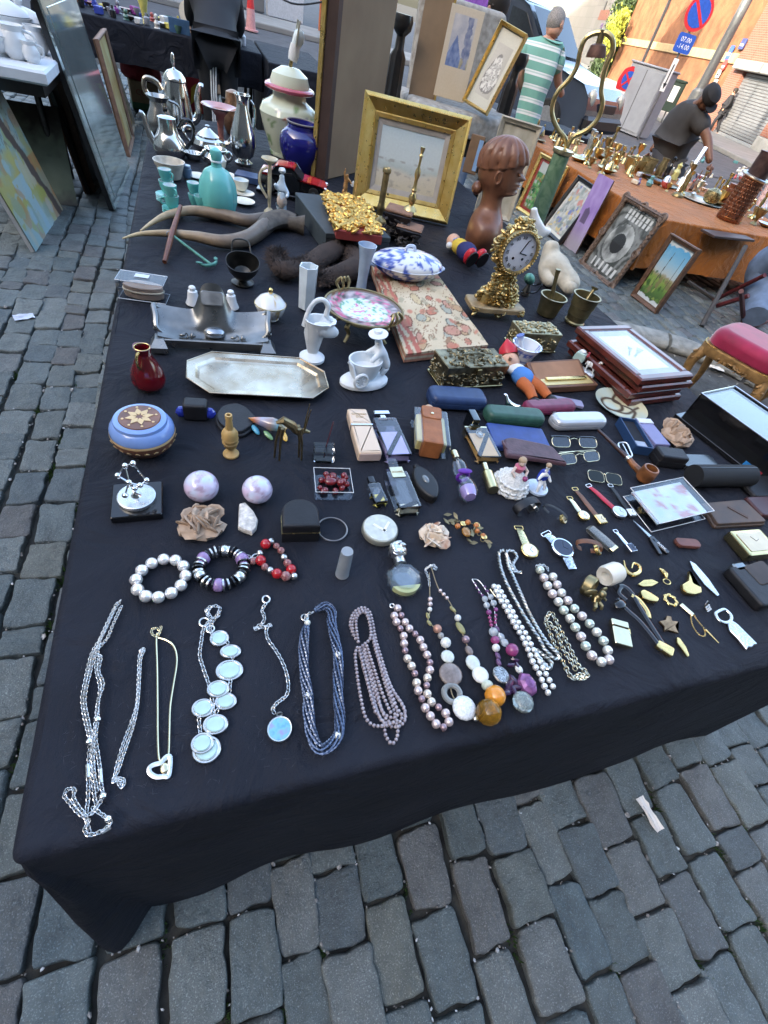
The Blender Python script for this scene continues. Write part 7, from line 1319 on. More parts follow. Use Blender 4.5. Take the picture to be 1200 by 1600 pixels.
e1=fr-fl;a0=math.atan2(e1.y,e1.x);w=e1.length;d=(bl-fl).length;cen=(fl+fr+br+bl)/4;m_mah=mat('mahogany',(.10,.022,.016),.28,var=.3,sc=25,coat=.4)
def vio(u,v):
 x,y=(u-.5)*1.0,(v-.5)*1.4;d1=((x+.06)*.75+(y+.05)*.66);
 for cx,cy,an,l_,wd in((-.1,.02,.75,.26,.05),(.1,-.05,.55,.30,.075)):
  p=(x-cx)*math.cos(an)+(y-cy)*math.sin(an);r_=-(x-cx)*math.sin(an)+(y-cy)*math.cos(an);ww=wd*(.35+.65*max(0,p/l_+.3))if abs(p)<l_ else 0
  if abs(r_)<ww:return lerp((.30,.29,.28),(.14,.13,.13),.5+fbm(x*9,y*9,2))
 return(.72,.72,.70)
for k in range(4):
 off=Vector((random.Random(k).uniform(-.012,.012),random.Random(k+9).uniform(-.012,.012),0));t=thing('framed_print',('lowest','second lowest','third','top')[k]+' mahogany framed picture in the stack at the table edge' if k<3 else'top picture of the mahogany stack, two dark violins on white','picture',Vector((cen.x,cen.y,TOP))+off+U*(.0225*k),a0,'stacked framed pictures',)
 obj('back_board',mv(box(w*.96,d*.96,.006),(0,0,.002)),mat('board_brown',(.12,.07,.04),.8),t)
 sub=bpy.data.objects.new('frame',mesh('frame',join(*[box(*b)for b in((w,.024,.0215,.004,0,(0,-d/2+.012)),(w,.024,.0215,.004,0,(0,d/2-.012)),(.024,d-.048,.0212,.004,0,(-w/2+.012,0)),(.024,d-.048,.0212,.004,0,(w/2-.012,0)))]),m_mah));COL.objects.link(sub);sub.parent=t
 if k==3:
  obj('mat_board',box(w-.048,d-.048,.002,0,.012),mat('grey_mat',(.30,.27,.24),.8),t);picture('print',w*.58,d*.62,vio,t,(0,-d*.31,.0146),(-PI/2,0,0),70);obj('glass_pane',box(w-.05,d-.05,.0015,0,.0165),clear('picture_glass',(.96,.97,.97),.06),t)
P=[at(*p)for p in((1062,640),(1200,745),(1290,700))];o=at(*z6(985,990));t=thing('display_case','black table display case with a slanted glass front and aluminium edges','case',at(1068,648),ang((1068,648),(1190,742)));L=dist((1068,648),(1190,742))*1.35;D_=.17;h=up(at(1068,648),1092,610)
obj('front_panel',box(L,.004,h,.001,0,(L/2,.002)),m_blkp,t);obj('left_panel',box(.004,D_,h,.001,0,(.002,D_/2)),m_blkp,t);obj('right_panel',box(.004,D_,h,.001,0,(L-.002,D_/2)),m_blkp,t);obj('back_panel',box(L,.004,h,.001,0,(L/2,D_-.002)),m_blkp,t);obj('floor',box(L-.01,D_-.01,.003,0,.002,(L/2,D_/2)),mat('pale_satin',(.50,.54,.60),.5),t)
obj('lid_glass',box(L-.008,D_-.008,.003,0,h-.006,(L/2,D_/2)),clear('case_glass',(.94,.96,.97),.16),t);obj('alu_edge',tube([(0,0,h),(L,0,h),(L,D_,h),(0,D_,h)],.002,5,True),mat('aluminium',(.62,.64,.66),.25,1),t);obj('front_flange',box(L,.05,.012,.001,0,(L/2,-.026)),m_blkp,t)
obj('label_red',mv(box(.030,.0006,.016,0,.012),(L*.72,-.0525,.0),(0,0,0)),mat('label_red',(.55,.03,.05),.4),t);obj('label_blue',mv(box(.016,.0006,.016,0,.012),(L*.72-.024,-.0526,0)),mat('label_blue',(.03,.22,.55),.4),t)
wl=one('red_wallet',mv(prism(rrect(.10,.07,.006,3),0,.012,.003),(0,0,0),(.2,0,.3)),mat('brick_leather',(.33,.08,.05),.5),'brick red wallet inside the black display case','wallet',Vector(t.matrix_world.translation),0)
wl.location=Vector(t.location)+Matrix.Rotation(t.rotation_euler.z,3,'Z')@Vector((L*.62,D_*.55,.012))
def doll(label,base,f,parts,rz=0):
 o=at(*f(*base));t=thing('doll',label,'doll',o,rz);
 for nm,s,m in parts:obj(nm,s,m,t,scale=1.3)
 return t
cy=mat('yellow_felt',(.62,.44,.05),.8);cn=mat('navy_felt',(.02,.025,.11),.8);crd=mat('red_rubber',(.5,.02,.035),.35);cw=mat('white_felt',(.7,.7,.68),.8);cb_=mat('blue_felt',(.06,.2,.52),.7);cs=mat('sole_black',(.015,.013,.014),.5);csk=mat('doll_skin',(.6,.36,.25),.5)
a0=ang(z5(670,240),z5(790,350));doll('toy doll lying on its back, yellow top, navy trousers, red shoes',(725,320),z5,[('torso',mv(ball(.032,.026,.022,16,10),(-.028,0,.026)),cy),('trousers',mv(ball(.036,.03,.026,16,10),(.012,0,.028)),cn),('collar',mv(box(.026,.02,.006,.002),(-.062,.002,.03),(0,-.5,0)),cb_),('glove',ball(.012,c=(-.03,.034,.024)),cw),('glove',ball(.010,c=(-.045,-.028,.022)),cw)]+[('shoe',mv(ball(.026,.017,.015,14,8),(.058,s*.018,.034),(0,-1.2,0)),crd)for s in(-1,1)]+[('sole',mv(prism(ellipse(.024,.016,20),0,.004),(.072,s*.018,.032),(0,PI/2+.35,0)),cs)for s in(-1,1)]+[('head',ball(.022,c=(-.078,.004,.022)),csk)],a0)
cr2=mat('rust_felt',(.42,.11,.03),.8);a0=ang(z5(930,850),z5(1060,975));doll('puppet in blue shorts and rust red legs lying by the delft mortar',(985,900),z5,[('head',mv(ball(.024,.022,.022,18,12),(-.045,0,.022)),csk),('hair',mv(ball(.022,.023,.020,14,9),(-.056,.004,.026)),mat('doll_hair',(.12,.05,.02),.8)),('cap',mv(lathe([(.020,0),(.018,.012),(.001,.03)],16),(-.060,.004,.034),(0,-.7,0)),crd),('nose',stick((-.036,-.012,.036),(-.026,-.022,.05),.004,.003),csk),('collar',mv(ball(.016,.022,.012,14,8),(-.018,0,.022)),cw),('torso',mv(ball(.026,.023,.018,14,9),(.004,0,.02)),cb_)]+[('leg',tube([(.018,s*.012,.018),(.045,s*.016,.02),(.068,s*.02,.014)],[.013,.011,.009],10),cr2)for s in(-1,1)]+[('shoe',mv(ball(.017,.011,.010,12,7),(.080,s*.022,.012)),cs)for s in(-1,1)],a0)
o=at(*z5(945,1030));L=dist(z5(905,1000),z5(985,1030))*1.2;q=L/.045;t=thing('silver_dog','tiny silver dog figurine standing by the puppet','figurine',o,ang(z5(980,1020),z5(910,985)))
person_mesh('dog',{k:(tuple(c*q for c in v[0]),v[1]*q)for k,v in dict(b=((0,0,.018),.0045),c=((.010,0,.019),.005),r=((-.010,0,.018),.0042),n=((.016,0,.026),.0035),h=((.019,0,.031),.0036),m=((.025,0,.030),.0022),t1=((-.016,0,.024),.0014),f1=((.011,.004,.009),.002),f1b=((.011,.004,.001),.0016),f2=((.011,-.004,.009),.002),f2b=((.013,-.004,.001),.0016),h1=((-.011,.004,.010),.0024),h1b=((-.012,.004,.001),.0016),h2=((-.011,-.004,.010),.0024),h2b=((-.010,-.004,.001),.0016)).items()},[('b','c'),('b','r'),('c','n'),('n','h'),('h','m'),('r','t1'),('c','f1'),('f1','f1b'),('c','f2'),('f2','f2b'),('r','h1'),('h1','h1b'),('r','h2'),('h2','h2b')],m_chrome,t)
o=at(*g3(70,505));t=thing('lace_figurine','porcelain lady in a wide white lace dress','figurine',o);h=up(o,*g3(95,362));m_lace=mat('lace',(.66,.66,.63),.6,var=.25,sc=300,bump=.8,bsc=180)
obj('skirt',lathe([(.036,.0),(.037,.004),(.033,h*.22),(.024,h*.42),(.010,h*.58),(.007,h*.62)],40,wob=lambda a,z:1+.07*math.sin(a*11)*(1-z/h)),m_lace,t)
for z,r_ in((.006,.0375),(h*.16,.0355),(h*.3,.031)):obj('ruffle',tube([(r_*(1+.05*math.sin(i*2.1))*math.cos(i*2*PI/48),r_*(1+.05*math.sin(i*2.1))*math.sin(i*2*PI/48),z+.0015*math.sin(i*1.7))for i in range(48)],.0028,6,True),m_lace,t)
obj('bodice',lathe([(.0075,h*.58),(.010,h*.68),(.011,h*.76),(.004,h*.82)],16),mat('rose_bodice',(.5,.12,.18),.3),t);obj('head',ball(.0075,.0075,.009,12,8,(0,0,h*.89)),mat('doll_porcelain',(.68,.54,.46),.25),t);obj('hair',ball(.0085,.0085,.008,12,8,(0,.002,h*.94)),mat('figure_hair',(.45,.32,.2),.6),t);obj('flower',ball(.006,c=(.012,-.016,h*.5)),mat('magenta_bead'),t)
for s in(-1,1):obj('arm',tube([(s*.010,0,h*.74),(s*.018,-.006,h*.64),(s*.012,-.014,h*.56)],[.0035,.003,.0024],8),mat('doll_porcelain'),t)
o=at(*g3(190,510));h=up(o,*g3(215,375));t=thing('gentleman_figurine','porcelain gentleman in a cobalt blue coat beside the lace lady','figurine',o);J2={k:(tuple(c*h for c in v[0]),v[1]*h)for k,v in dict(p=((0,0,.36),.09),c=((-.02,0,.62),.10),n=((-.03,0,.74),.04),h=((-.04,0,.87),.075),a1=((-.15,-.05,.55),.05),w1=((-.26,-.12,.48),.035),a2=((.12,-.08,.52),.05),w2=((.16,-.2,.42),.035),k1=((-.12,-.16,.26),.06),f1=((-.12,-.2,.04),.04),k2=((.1,-.12,.24),.06),f2=((.16,-.16,.04),.04)).items()}
person_mesh('body',J2,[('p','c'),('c','n'),('n','h'),('c','a1'),('a1','w1'),('c','a2'),('a2','w2'),('p','k1'),('k1','f1'),('p','k2'),('k2','f2')],m_porc,t);obj('coat',mv(ball(h*.17,h*.15,h*.27,16,10,nz=.15),(0,h*.03,h*.48)),mat('cobalt_glaze',(.02,.05,.36),.15,coat=.6),t);obj('hair',ball(h*.085,h*.085,h*.07,12,8,(-h*.04,h*.015,h*.91)),mat('figure_hair'),t);obj('base',lathe([(h*.34,0),(h*.33,h*.06),(h*.2,h*.08)],20),mat('blue_white_glaze'),t)
# gilt rococo clock
o=at(*zl(310,1420));rz=ang(zl(110,1380),zl(490,1410));w=dist(zl(120,1400),zl(490,1420));h=up(o,*zl(540,720));dp=w*.42
t=thing('gilt_clock','ornate gilt rococo mantel clock with a white enamel dial','clock',o,rz);m_gilt=mat('ormolu',(.46,.28,.07),.34,.92,var=.45,sc=25,c2=(.30,.20,.08),c3=(.52,.40,.18),rvar=.14)
pl=roundpoly([(-w/2,-dp/2),(-w*.3,-dp*.62),(w*.3,-dp*.62),(w/2,-dp/2),(w*.46,dp/2),(-w*.46,dp/2)],w*.06,4);obj('plinth',prism(pl,h*.07,h*.125,.003),mat('gilt_wood',(.33,.24,.13),.5,.3,var=.3,sc=30),t)
for x in(-.42,0,.42):obj('foot',mv(swirl(9,int(x*10)+3,lambda r:(r.uniform(-.012,.012),r.uniform(-.008,.008),r.uniform(0,.026)),.012),(x*w,-dp*.48,h*.008)),m_gilt,t,kind='stuff')
prof=lambda z:w*stops(z,(.12,(.40,0,0)),(.25,(.36,0,0)),(.36,(.20,0,0)),(.45,(.17,0,0)),(.58,(.30,0,0)),(.70,(.36,0,0)),(.84,(.30,0,0)),(.95,(.14,0,0)),(1,(.03,0,0)))[0]
obj('case',loft([[(prof(z)*math.cos(a)*.8,prof(z)*.42*math.sin(a),z*h)for a in[2*PI*i/20 for i in range(20)]]for z in[.12+.88*i/18 for i in range(19)]]),m_gilt,t)
def carea(r):
 z=r.uniform(.13,.98);a=r.uniform(-PI,0)if r.random()<.8 else r.uniform(0,PI);q=prof(z)
 if abs(z-.70)<.16 and abs(math.cos(a))<.72 and a<0:a=-.15 if r.random()<.5 else-PI+.15
 return(q*math.cos(a)*r.uniform(.75,1.05),q*.46*math.sin(a),z*h)
obj('ornament',swirl(420,21,carea,w*.06),m_gilt,t,kind='stuff');rd_=w*.27;cz=h*.70
bz=obj('bezel',mv(lathe([(rd_*1.0,-.02),(rd_*1.14,-.01),(rd_*1.14,.006),(rd_*1.02,.010),(rd_*.98,.004)],44,cap=False),(0,-w*.145,cz),(PI/2,0,0)),m_gilt,t);obj('bezel_beads',mv(join(*[mv(ball(.0032,nu=7,nv=5),(rd_*1.1*math.cos(i*2*PI/44),rd_*1.1*math.sin(i*2*PI/44),.009))for i in range(44)]),(0,-w*.145,cz),(PI/2,0,0)),m_gilt,bz,kind='stuff')
dl=obj('dial',mv(lathe([(rd_,0),(rd_*.7,.003),(.0001,.0045)],44),(0,-w*.15,cz),(PI/2,0,0)),mat('enamel_dial',(.72,.76,.84),.15,var=.02,coat=.5),t);NUM=['XII','I','II','III','IIII','V','VI','VII','VIII','IX','X','XI']
for i,s in enumerate(NUM):a=PI/2-i*PI/6;text('numeral',s,rd_*.22,m_blkp,dl,(rd_*.76*math.cos(a),-w*.15-.0042,cz+rd_*.76*math.sin(a)),(PI/2,0,0)).rotation_euler=Euler((PI/2,-(a-PI/2),0))
for an,l_ in((1.15,.78),(-.15,.5)):obj('hand',mv(mv(prism([(0,-.0012),(rd_*l_*.8,-.0016),(rd_*l_,0),(rd_*l_*.8,.0016),(0,.0012)],0,.0008),(0,0,.0055),(0,0,an)),(0,-w*.15,cz),(PI/2,0,0)),m_blkp,dl)
for x in(-.3,.3):obj('winding_hole',mv(lathe([(.004,.0035),(.004,.0046)],12),(x*rd_,-w*.15,cz-rd_*.3),(PI/2,0,0)),m_blkp,dl)
o=at(*zl(470,860));t=thing('white_bird','white porcelain bird with spread tail behind the clock','figurine',Vector((at(852,405).x-.10,at(852,405).y+.02,TOP)));t.location=at(*zl(660,1080))+Vector((-.02,.09,0));t.scale=(.62,.62,.62);h=.33
person_mesh('bird',dict(b=((0,0,.16),.05),c=((-.045,0,.215),.042),n=((-.07,0,.265),.022),h=((-.08,0,.285),.024),t=((.06,-.01,.15),.035),t2=((.11,-.015,.175),.022),s=((0,0,.07),.035),f=((0,0,.01),.05)),[('b','c'),('c','n'),('n','h'),('b','t'),('t','t2'),('b','s'),('s','f')],m_porc,t)
o=at(*zl(790,1270));a0=ang(zl(650,1110),zl(900,1290));t=thing('stone_lion','pale weathered stone reclining animal at the right edge of the table','statue',at(*zl(760,1210)),a0);m_lime=mat('limestone',(.47,.43,.34),.85,var=.2,sc=20,bump=.6,bsc=60)
person_mesh('body',dict(b=((0,0,.045),.045),r=((-.06,0,.06),.05),c=((.055,0,.04),.042),n=((-.085,.0,.09),.032),h=((-.09,0,.125),.03),p1=((.10,.03,.02),.02),p2=((.12,-.03,.02),.022),q1=((-.02,-.055,.025),.03),q2=((.05,-.06,.018),.02)),[('b','r'),('b','c'),('r','n'),('n','h'),('c','p1'),('c','p2'),('b','q1'),('q1','q2')],m_lime,t)
o=at(*zl(555,1290));t=thing('green_gadget','small green metal gadget with a black wire between clock and mortar','gadget',o);obj('shell',mv(ball(.028,.018,.018,14,9),(0,.01,.05),(0,.5,.4)),m_verd,t);obj('wire',tube(spline([(0,0,.04),(.03,.01,.03),(.045,-.01,.045),(.03,-.02,.02),(.0,-.015,.012),(-.02,.0,.005)],6),.003,6),m_blkp,t);obj('foot',lathe([(.018,0),(.016,.01),(.006,.035)],14),m_dm,t)
# carved wooden bust
o=at(*zl(215,940));h=up(o,*zl(410,125));rz=ang(zl(120,900),zl(330,960));m_teak=mat('carved_teak',(.24,.105,.056),.4,var=.3,sc=18,c2=(.15,.064,.036),bump=.15,bsc=60,coat=.15)
t=thing('wooden_bust','carved brown wooden bust of a head with ridged hair, facing right','bust',o,rz);S_=h/.46
FR=[(0,.085),(.08,.10),(.13,.085),(.17,.062),(.20,.050),(.235,.052),(.245,.085),(.262,.106),(.272,.092),(.280,.112),(.288,.100),(.296,.112),(.304,.100),(.318,.124),(.33,.108),(.35,.094),(.362,.098),(.385,.100),(.42,.085),(.445,.055),(.458,.02),(.46,.0)]
BK=[(0,.075),(.08,.08),(.14,.07),(.17,.054),(.22,.056),(.25,.07),(.28,.098),(.33,.112),(.38,.110),(.42,.088),(.445,.055),(.458,.02),(.46,.0)]
SD=[(0,.10),(.07,.138),(.12,.126),(.155,.075),(.18,.053),(.22,.05),(.25,.058),(.28,.070),(.33,.078),(.38,.078),(.42,.062),(.445,.04),(.458,.015),(.46,0)]
def itp(T_,z):
 for i,((a,b),(c,d))in enumerate(zip(T_,T_[1:])):
  if z<=c:
   u=(z-a)/(c-a);m0=(d-T_[i-1][1])/(c-T_[i-1][0])if i else(d-b)/(c-a);e=T_[min(i+2,len(T_)-1)];m1=(e[1]-b)/(e[0]-a);k=c-a
   return max(0,(2*u**3-3*u*u+1)*b+(u**3-2*u*u+u)*k*m0+(3*u*u-2*u**3)*d+(u**3-u*u)*k*m1)
 return T_[-1][1]
loops=[]
for i in range(93):
 z=.46*i/92;f_,b_,s_=itp(FR,z),itp(BK,z),itp(SD,z);L=[]
 for k in range(72):
  a=2*PI*k/72;ca,sa=math.cos(a),math.sin(a);g=1.0
  if .255<z<.345 and ca>0:base=min(f_,.092 if z>.25 else f_);xf=base+(f_-base)*math.exp(-(a if a<PI else 2*PI-a)**2/(.07 if z>.304 else .22));x=xf*ca
  else:x=(f_ if ca>0 else b_)*ca
  if .33<z<.36 and .25<min(a,2*PI-a)<.75:g-=.05
  hl=.345+.03*ca
  if z>hl:g+=.2*(abs(math.sin(a*7+(z-hl)*12))**.55-.8)+.07
  L.append((x*g*S_,s_*sa*g*S_,z*S_))
 loops.append(L)
obj('bust',loft(loops),m_teak,t,sharp=60)
for s in(-1,1):obj('ear',mv(torus(.019,.007,20,7,.7,1.25),(-.008*S_,s*.074*S_,.31*S_),(PI/2,0,0),S_),m_teak,t)
obj('hair_knot',mv(ball(.022,.03,.022,14,9),(-.088*S_,0,.238*S_)),m_teak,t)
for s in(-1,1):obj('eye',mv(ball(.006,.014,.006,12,7),(.081*S_,s*.036*S_,.335*S_),(0,0,s*-.5)),m_teak,t)
# green onyx floor lamp with a brass harp
r=3.05;tp=onr(879,238,r);bs=Vector((tp.x-.03,tp.y-.05,0));t=thing('onyx_lamp','green onyx standing lamp with a wide brass harp and no shade','lamp',bs);ht=tp.z
m_ony=mat('green_onyx',(.075,.15,.085),.3,var=.5,sc=16,c2=(.17,.26,.16),dist_=2)
dx=Vector((tp.x-bs.x,tp.y-bs.y,0));obj('base',lathe([(.14,0),(.14,.03),(.09,.05)],24),m_brass,t);obj('column',tube([(0,0,.05),tuple(dx*.5+U*ht*.5),tuple(dx+U*ht)],[.05,.046,.042],18),m_ony,t);obj('collar',mv(lathe([(.048,-.006),(.052,0),(.052,.012),(.02,.016)],22),tuple(dx+U*ht)),mat('cream_brass',(.6,.52,.3),.3,.8),t)
HP=[tuple(onr(*z3(*p),r+.0)-bs)for p in((255,695),(250,650),(215,605),(190,545),(190,490),(215,430),(270,370),(305,310),(320,240),(345,180),(390,155),(440,155),(470,185),(472,240),(445,300),(428,360),(418,430),(425,490),(400,560),(350,610),(290,640),(258,690))]
obj('harp',tube(spline(HP,4),.0105,8),m_brass,t);sk=onr(*z3(425,140),r)-bs;s0=onr(*z3(392,265),r)-bs;d=(sk-s0);obj('finial',tube([tuple(s0+d*.35),tuple(sk)],[.016,.012],10),m_bronze,t);obj('socket',tube([tuple(s0-d*.05),tuple(s0+d*.1),tuple(s0+d*.42),tuple(s0+d*.5)],[.042,.042,.034,.018],16),mat('rust_brown',(.12,.06,.045),.55,.4,var=.3,sc=40),t)
# pictures that lean on something
def lean(nm,label,bl,br,top,cat='picture',which='l',ang_=None,rng=(.08,.75),group=None,hmax=2.2):
 """bl, br: world points of the lower corners as seen from the front; top: pixel of an upper corner; returns thing, width, height"""
 e=(br-bl);w=e.length;e.normalize();n=Vector((-e.y,e.x,0))
 if n.dot(Vector((bl.x,bl.y,0)))<0:n=-n
 s=bl if which=='l' else br;best=(1e18,0,0)
 for a in([ang_]if ang_ is not None else[rng[0]+(rng[1]-rng[0])*i/40 for i in range(41)]):
  d=U*math.cos(a)+n*math.sin(a);h=.1
  while h<hmax:
   q=s+d*h
   if(CAMR.T@(np.array(q)-np.array([0,0,CAM_H])))[2]>.1:
    p=pix(q);er=(p[0]-top[0])**2+(p[1]-top[1])**2
    if er<best[0]:best=(er,a,h)
   h+=.01
 t=thing(nm,label,cat,(bl+br)/2,0,group);t.rotation_euler=(-best[1],0,math.atan2(e.y,e.x));return t,w,best[2]
def G(px,py):return at(px,py,0)
m_gframe=mat('gilt_frame',(.70,.46,.12),.34,.85,var=.25,sc=30,c2=(.80,.58,.22),rvar=.1)
m_bframe=mat('black_frame',(.012,.012,.013),.3,coat=.2);m_wframe=mat('walnut_frame',(.10,.052,.03),.5,var=.3,sc=30)
t,w,h=lean('gilt_painting','wide gilt frame round a pale hazy seascape, standing at the back of the table',at(549,318),at(697,350),z2(490,412),ang_=.16)
def sea(u,v):q=fbm(u*3,v*5,2);k=fbm(u*9,v*12,5);b=stops(v+q*.06,(0,(.60,.53,.38)),(.3,(.66,.60,.48)),(.38,(.50,.56,.52)),(.5,(.62,.68,.66)),(.8,(.62,.70,.70)),(1,(.54,.66,.70)));return lerp(b,(.30,.27,.23),max(0,min(.6,(k-.35)*2)))if v<.5 else b
fw=w*.155;frame(t,w,h,fw,.045,m_gframe,prof=[(0,0),(0,-.03),(.006,-.04),(fw*.2,-.045),(fw*.35,-.038),(fw*.75,-.018),(fw*.8,-.02),(fw,-.016),(fw,0)]);mf=w*.045;frame(t,w-2*fw,h-2*fw,mf,.01,mat('grey_slip',(.42,.38,.33),.7),fw,.0,[(0,0),(0,-.012),(mf,-.008),(mf,0)],'slip_rail');picture('painting',w-2*fw-2*mf+.004,h-2*fw-2*mf+.004,sea,t,(0,-.006,fw+mf-.002),n=80)
for k in range(2):obj('bead_row',join(*[ball(.0026,c=((-.5+(i+.5)/60)*(w-.02),-.043,(.011 if k==0 else h-.011)),nu=6,nv=4)for i in range(60)]),m_gframe,t,kind='stuff')
def turned(nm,label,base,top,f,prof,m,cat='candlestick',group=None,z=0):
 o=at(*f(*base),TOP+z);h=up(o,*f(*top));t=thing(nm,label,cat,o,0,group);obj('shaft',lathe([(r_,z*h)for r_,z in prof],22),m,t);return t,h
t,h=turned('brass_candlestick','brass pushrod candlestick with a straight barrel before the seascape',(575,1035),(615,785),z2,[(.034,0),(.033,.03),(.018,.06),(.010,.12),(.014,.2),(.017,.26),(.013,.33),(.0125,.36),(.0125,.9),(.017,.92),(.017,.97),(.014,1),(.011,.98)],m_abrass);obj('slider',mv(ball(.005,nu=8,nv=6),(.017,-.01,h*.55)),m_abrass,t)
turned('brass_candlestick','tall slender brass candlestick standing on the carved corbel',(722,985),(783,690),z2,[(.026,0),(.022,.04),(.008,.09),(.013,.16),(.015,.22),(.007,.3),(.011,.34),(.007,.38),(.006,.5),(.011,.58),(.010,.64),(.0045,.7),(.0045,.84),(.008,.87),(.005,.9),(.008,.97),(.008,1)],m_brass,z=.105)
o=at(*z5(180,285));q0,q1,q2_=at(*z5(40,295)),at(*z5(340,245)),at(*z5(-5,60));a0=ang(z5(35,290),z5(225,300));t=thing('slate_box','flat dark slate blue box under the gilt carving','box',at(*z5(150,190)),a0);w=dist(z5(35,290),z5(330,300));d_=dist(z5(35,290),z5(-20,100));obj('box',prism(rrect(w,d_,.003,2),0,.046,.002),mat('slate_card',(.045,.058,.065),.55),t);obj('lid',prism(rrect(w*1.015,d_*1.01,.003,2),.0465,.062,.002),mat('slate_card'),t)
o=at(*z5(215,170),TOP+.063);w=dist(z5(135,200),z5(345,245),TOP+.07)*1.02;d_=dist(z5(135,205),z5(75,30),TOP+.08)*.98;t=thing('gilt_carving','openwork gilt wood carving on a dark red back, lying on the box','carving',at(*z5(205,145),TOP+.063),ang(z5(135,220),z5(345,250)));obj('red_back',box(w,d_,.028,.002),mat('oxide_red',(.22,.03,.025),.6),t);m_gl=mat('gold_leaf',(.72,.45,.12),.32,.85,var=.25,sc=60)
obj('gilt_scrolls',swirl(460,31,lambda r:(r.uniform(-w*.48,w*.48),r.uniform(-d_*.48,d_*.48),r.uniform(.028,.038)),.017),m_gl,t,kind='stuff');obj('gilt_edge',mv(swirl(40,33,lambda r:(-w*.5,r.uniform(-d_*.5,d_*.5),r.uniform(.008,.034)),.014),(0,0,0)),m_gl,t,kind='stuff')
m_eb=mat('ebony_carving',(.028,.025,.026),.5,var=.4,sc=30);m_cut=mat('cut_wood',(.25,.14,.09),.7,var=.15,sc=40)
for(bx,by,tx,ty,lb,wd)in((650,1120,700,985,'dark carved wooden corbel with a brown cut top behind the tureen',.10),(705,1150,725,1055,'shorter dark carved corbel in front of the other one',.095)):
 o=at(*z2(bx,by));h=up(o,*z2(tx,ty));t=thing('wood_corbel',lb,'carving',o,ang(z2(640,1100),z2(780,1140)),'carved corbels');obj('block',loft([[(x*wd*.5*s,y*.04*s2+dy,z*h)for x,y in((-1,-1),(-.3,-1.15),(.3,-1.15),(1,-1),(1,1),(-1,1))]for z,s,s2,dy in((0,.62,.6,.01),(.2,.8,.85,0),(.45,.74,.7,.006),(.7,.95,1.0,-.004),(.9,1,1.1,-.006))]),m_eb,t,sharp=50);obj('cut_top',box(wd*1.02,.085,h*.12,.004,h*.9),m_cut,t);obj('carved_leaves',mv(swirl(26,bx,lambda r:(r.uniform(-wd*.42,wd*.42),-.042,r.uniform(.05,.85)*h),.016),(0,0,0)),m_eb,t,kind='stuff')
def zc(x,y):return(380+x*.216667,220+y*.216667)
o=at(*zc(755,425));h=up(o,*zc(755,190));t=thing('angel_group','gold and white porcelain group of dancing angels','figurine',o);m_gp=mat('gilt_porcelain',(.45,.25,.10),.3,.4,var=.3,sc=60)
for(dx,dy,s,mm)in((-.018,0,1.0,m_gp),(.022,-.006,.62,m_porc)):
 k=h*s;J3={a:(tuple(Vector(b[0])*k+Vector((dx,dy,0))),b[1]*k)for a,b in dict(p=((0,0,.42),.085),c=((.02,0,.62),.085),n=((.03,0,.72),.04),h=((.04,0,.8),.065),a1=((-.08,0,.78),.035),w1=((-.06,-.02,.95),.022),a2=((.14,-.04,.6),.035),w2=((.2,-.1,.52),.022),k1=((-.06,-.05,.24),.06),f1=((-.1,0,.03),.035),k2=((.05,-.02,.22),.06),f2=((.04,0,.03),.04)).items()}
 person_mesh('figure',J3,[('p','c'),('c','n'),('n','h'),('c','a1'),('a1','w1'),('c','a2'),('a2','w2'),('p','k1'),('k1','f1'),('p','k2'),('k2','f2')],mm,t)
obj('base',lathe([(.04,0),(.038,.01),(.02,.014)],20),m_porc,t)
for s in(-1,1):obj('wing',mv(ball(.024,.006,.012,12,7),(.04+s*.012,.01,h*.52),(0,-.5,s*.5)),m_porc,t)
o=at(*zc(275,545));h=up(o,*zc(270,190));t=thing('gallant_figurine','pale blue and white porcelain boy leaning on a lily vase','figurine',o,ang(zc(150,520),zc(330,545)));m_pb=mat('pale_blue_coat',(.55,.66,.74),.2,coat=.4,var=.12,sc=50)
J3={a:(tuple(Vector(b[0])*h),b[1]*h)for a,b in dict(p=((0,0,.40),.10),c=((-.01,0,.62),.11),n=((-.01,0,.76),.05),h=((-.01,0,.87),.078),a1=((-.14,-.03,.60),.05),w1=((-.17,-.08,.68),.036),a2=((.13,-.05,.52),.05),w2=((.10,-.13,.44),.036),k1=((-.05,-.04,.2),.075),f1=((-.05,-.06,.03),.05),k2=((.05,-.02,.2),.075),f2=((.08,-.05,.03),.05)).items()}
person_mesh('boy',J3,[('p','c'),('c','n'),('n','h'),('c','a1'),('a1','w1'),('c','a2'),('a2','w2'),('p','k1'),('k1','f1'),('p','k2'),('k2','f2')],m_pb,t);obj('hair',ball(h*.085,h*.085,h*.06,14,9,(-h*.01,h*.01,h*.93),.2),m_porc,t);obj('apron',mv(ball(h*.12,h*.09,h*.16,14,9,nz=.2),(0,-h*.03,h*.34)),mat('floral_china',(.60,.50,.42),.25,var=.3,sc=70),t)
obj('lily_vase',lathe([(h*.14,0),(h*.12,h*.06),(h*.035,h*.14),(h*.05,h*.6),(h*.04,h*1.0),(h*.19,h*1.1),(h*.18,h*1.12),(h*.03,h*1.02)],22),mat('sand_china',(.52,.45,.30),.25,var=.25,sc=30),t,(-h*.28,.01,0));obj('vase_handle',tube(spline([(-h*.34,0,h*.35),(-h*.5,0,h*.6),(-h*.48,0,h*.85),(-h*.34,0,h*.95)],5),h*.03,8),mat('sand_china'),t)
o=at(*zc(360,390));a0=ang(zc(150,330),zc(560,420));L=dist(zc(115,300),zc(600,390),TOP+.03);t=thing('toy_car','red and black model saloon car with open doors','toy car',o,a0);q=L/.2;m_rc2=mat('red_enamel',(.52,.012,.02),.12,coat=.8);m_kc=mat('black_enamel',(.012,.012,.013),.15,coat=.6)
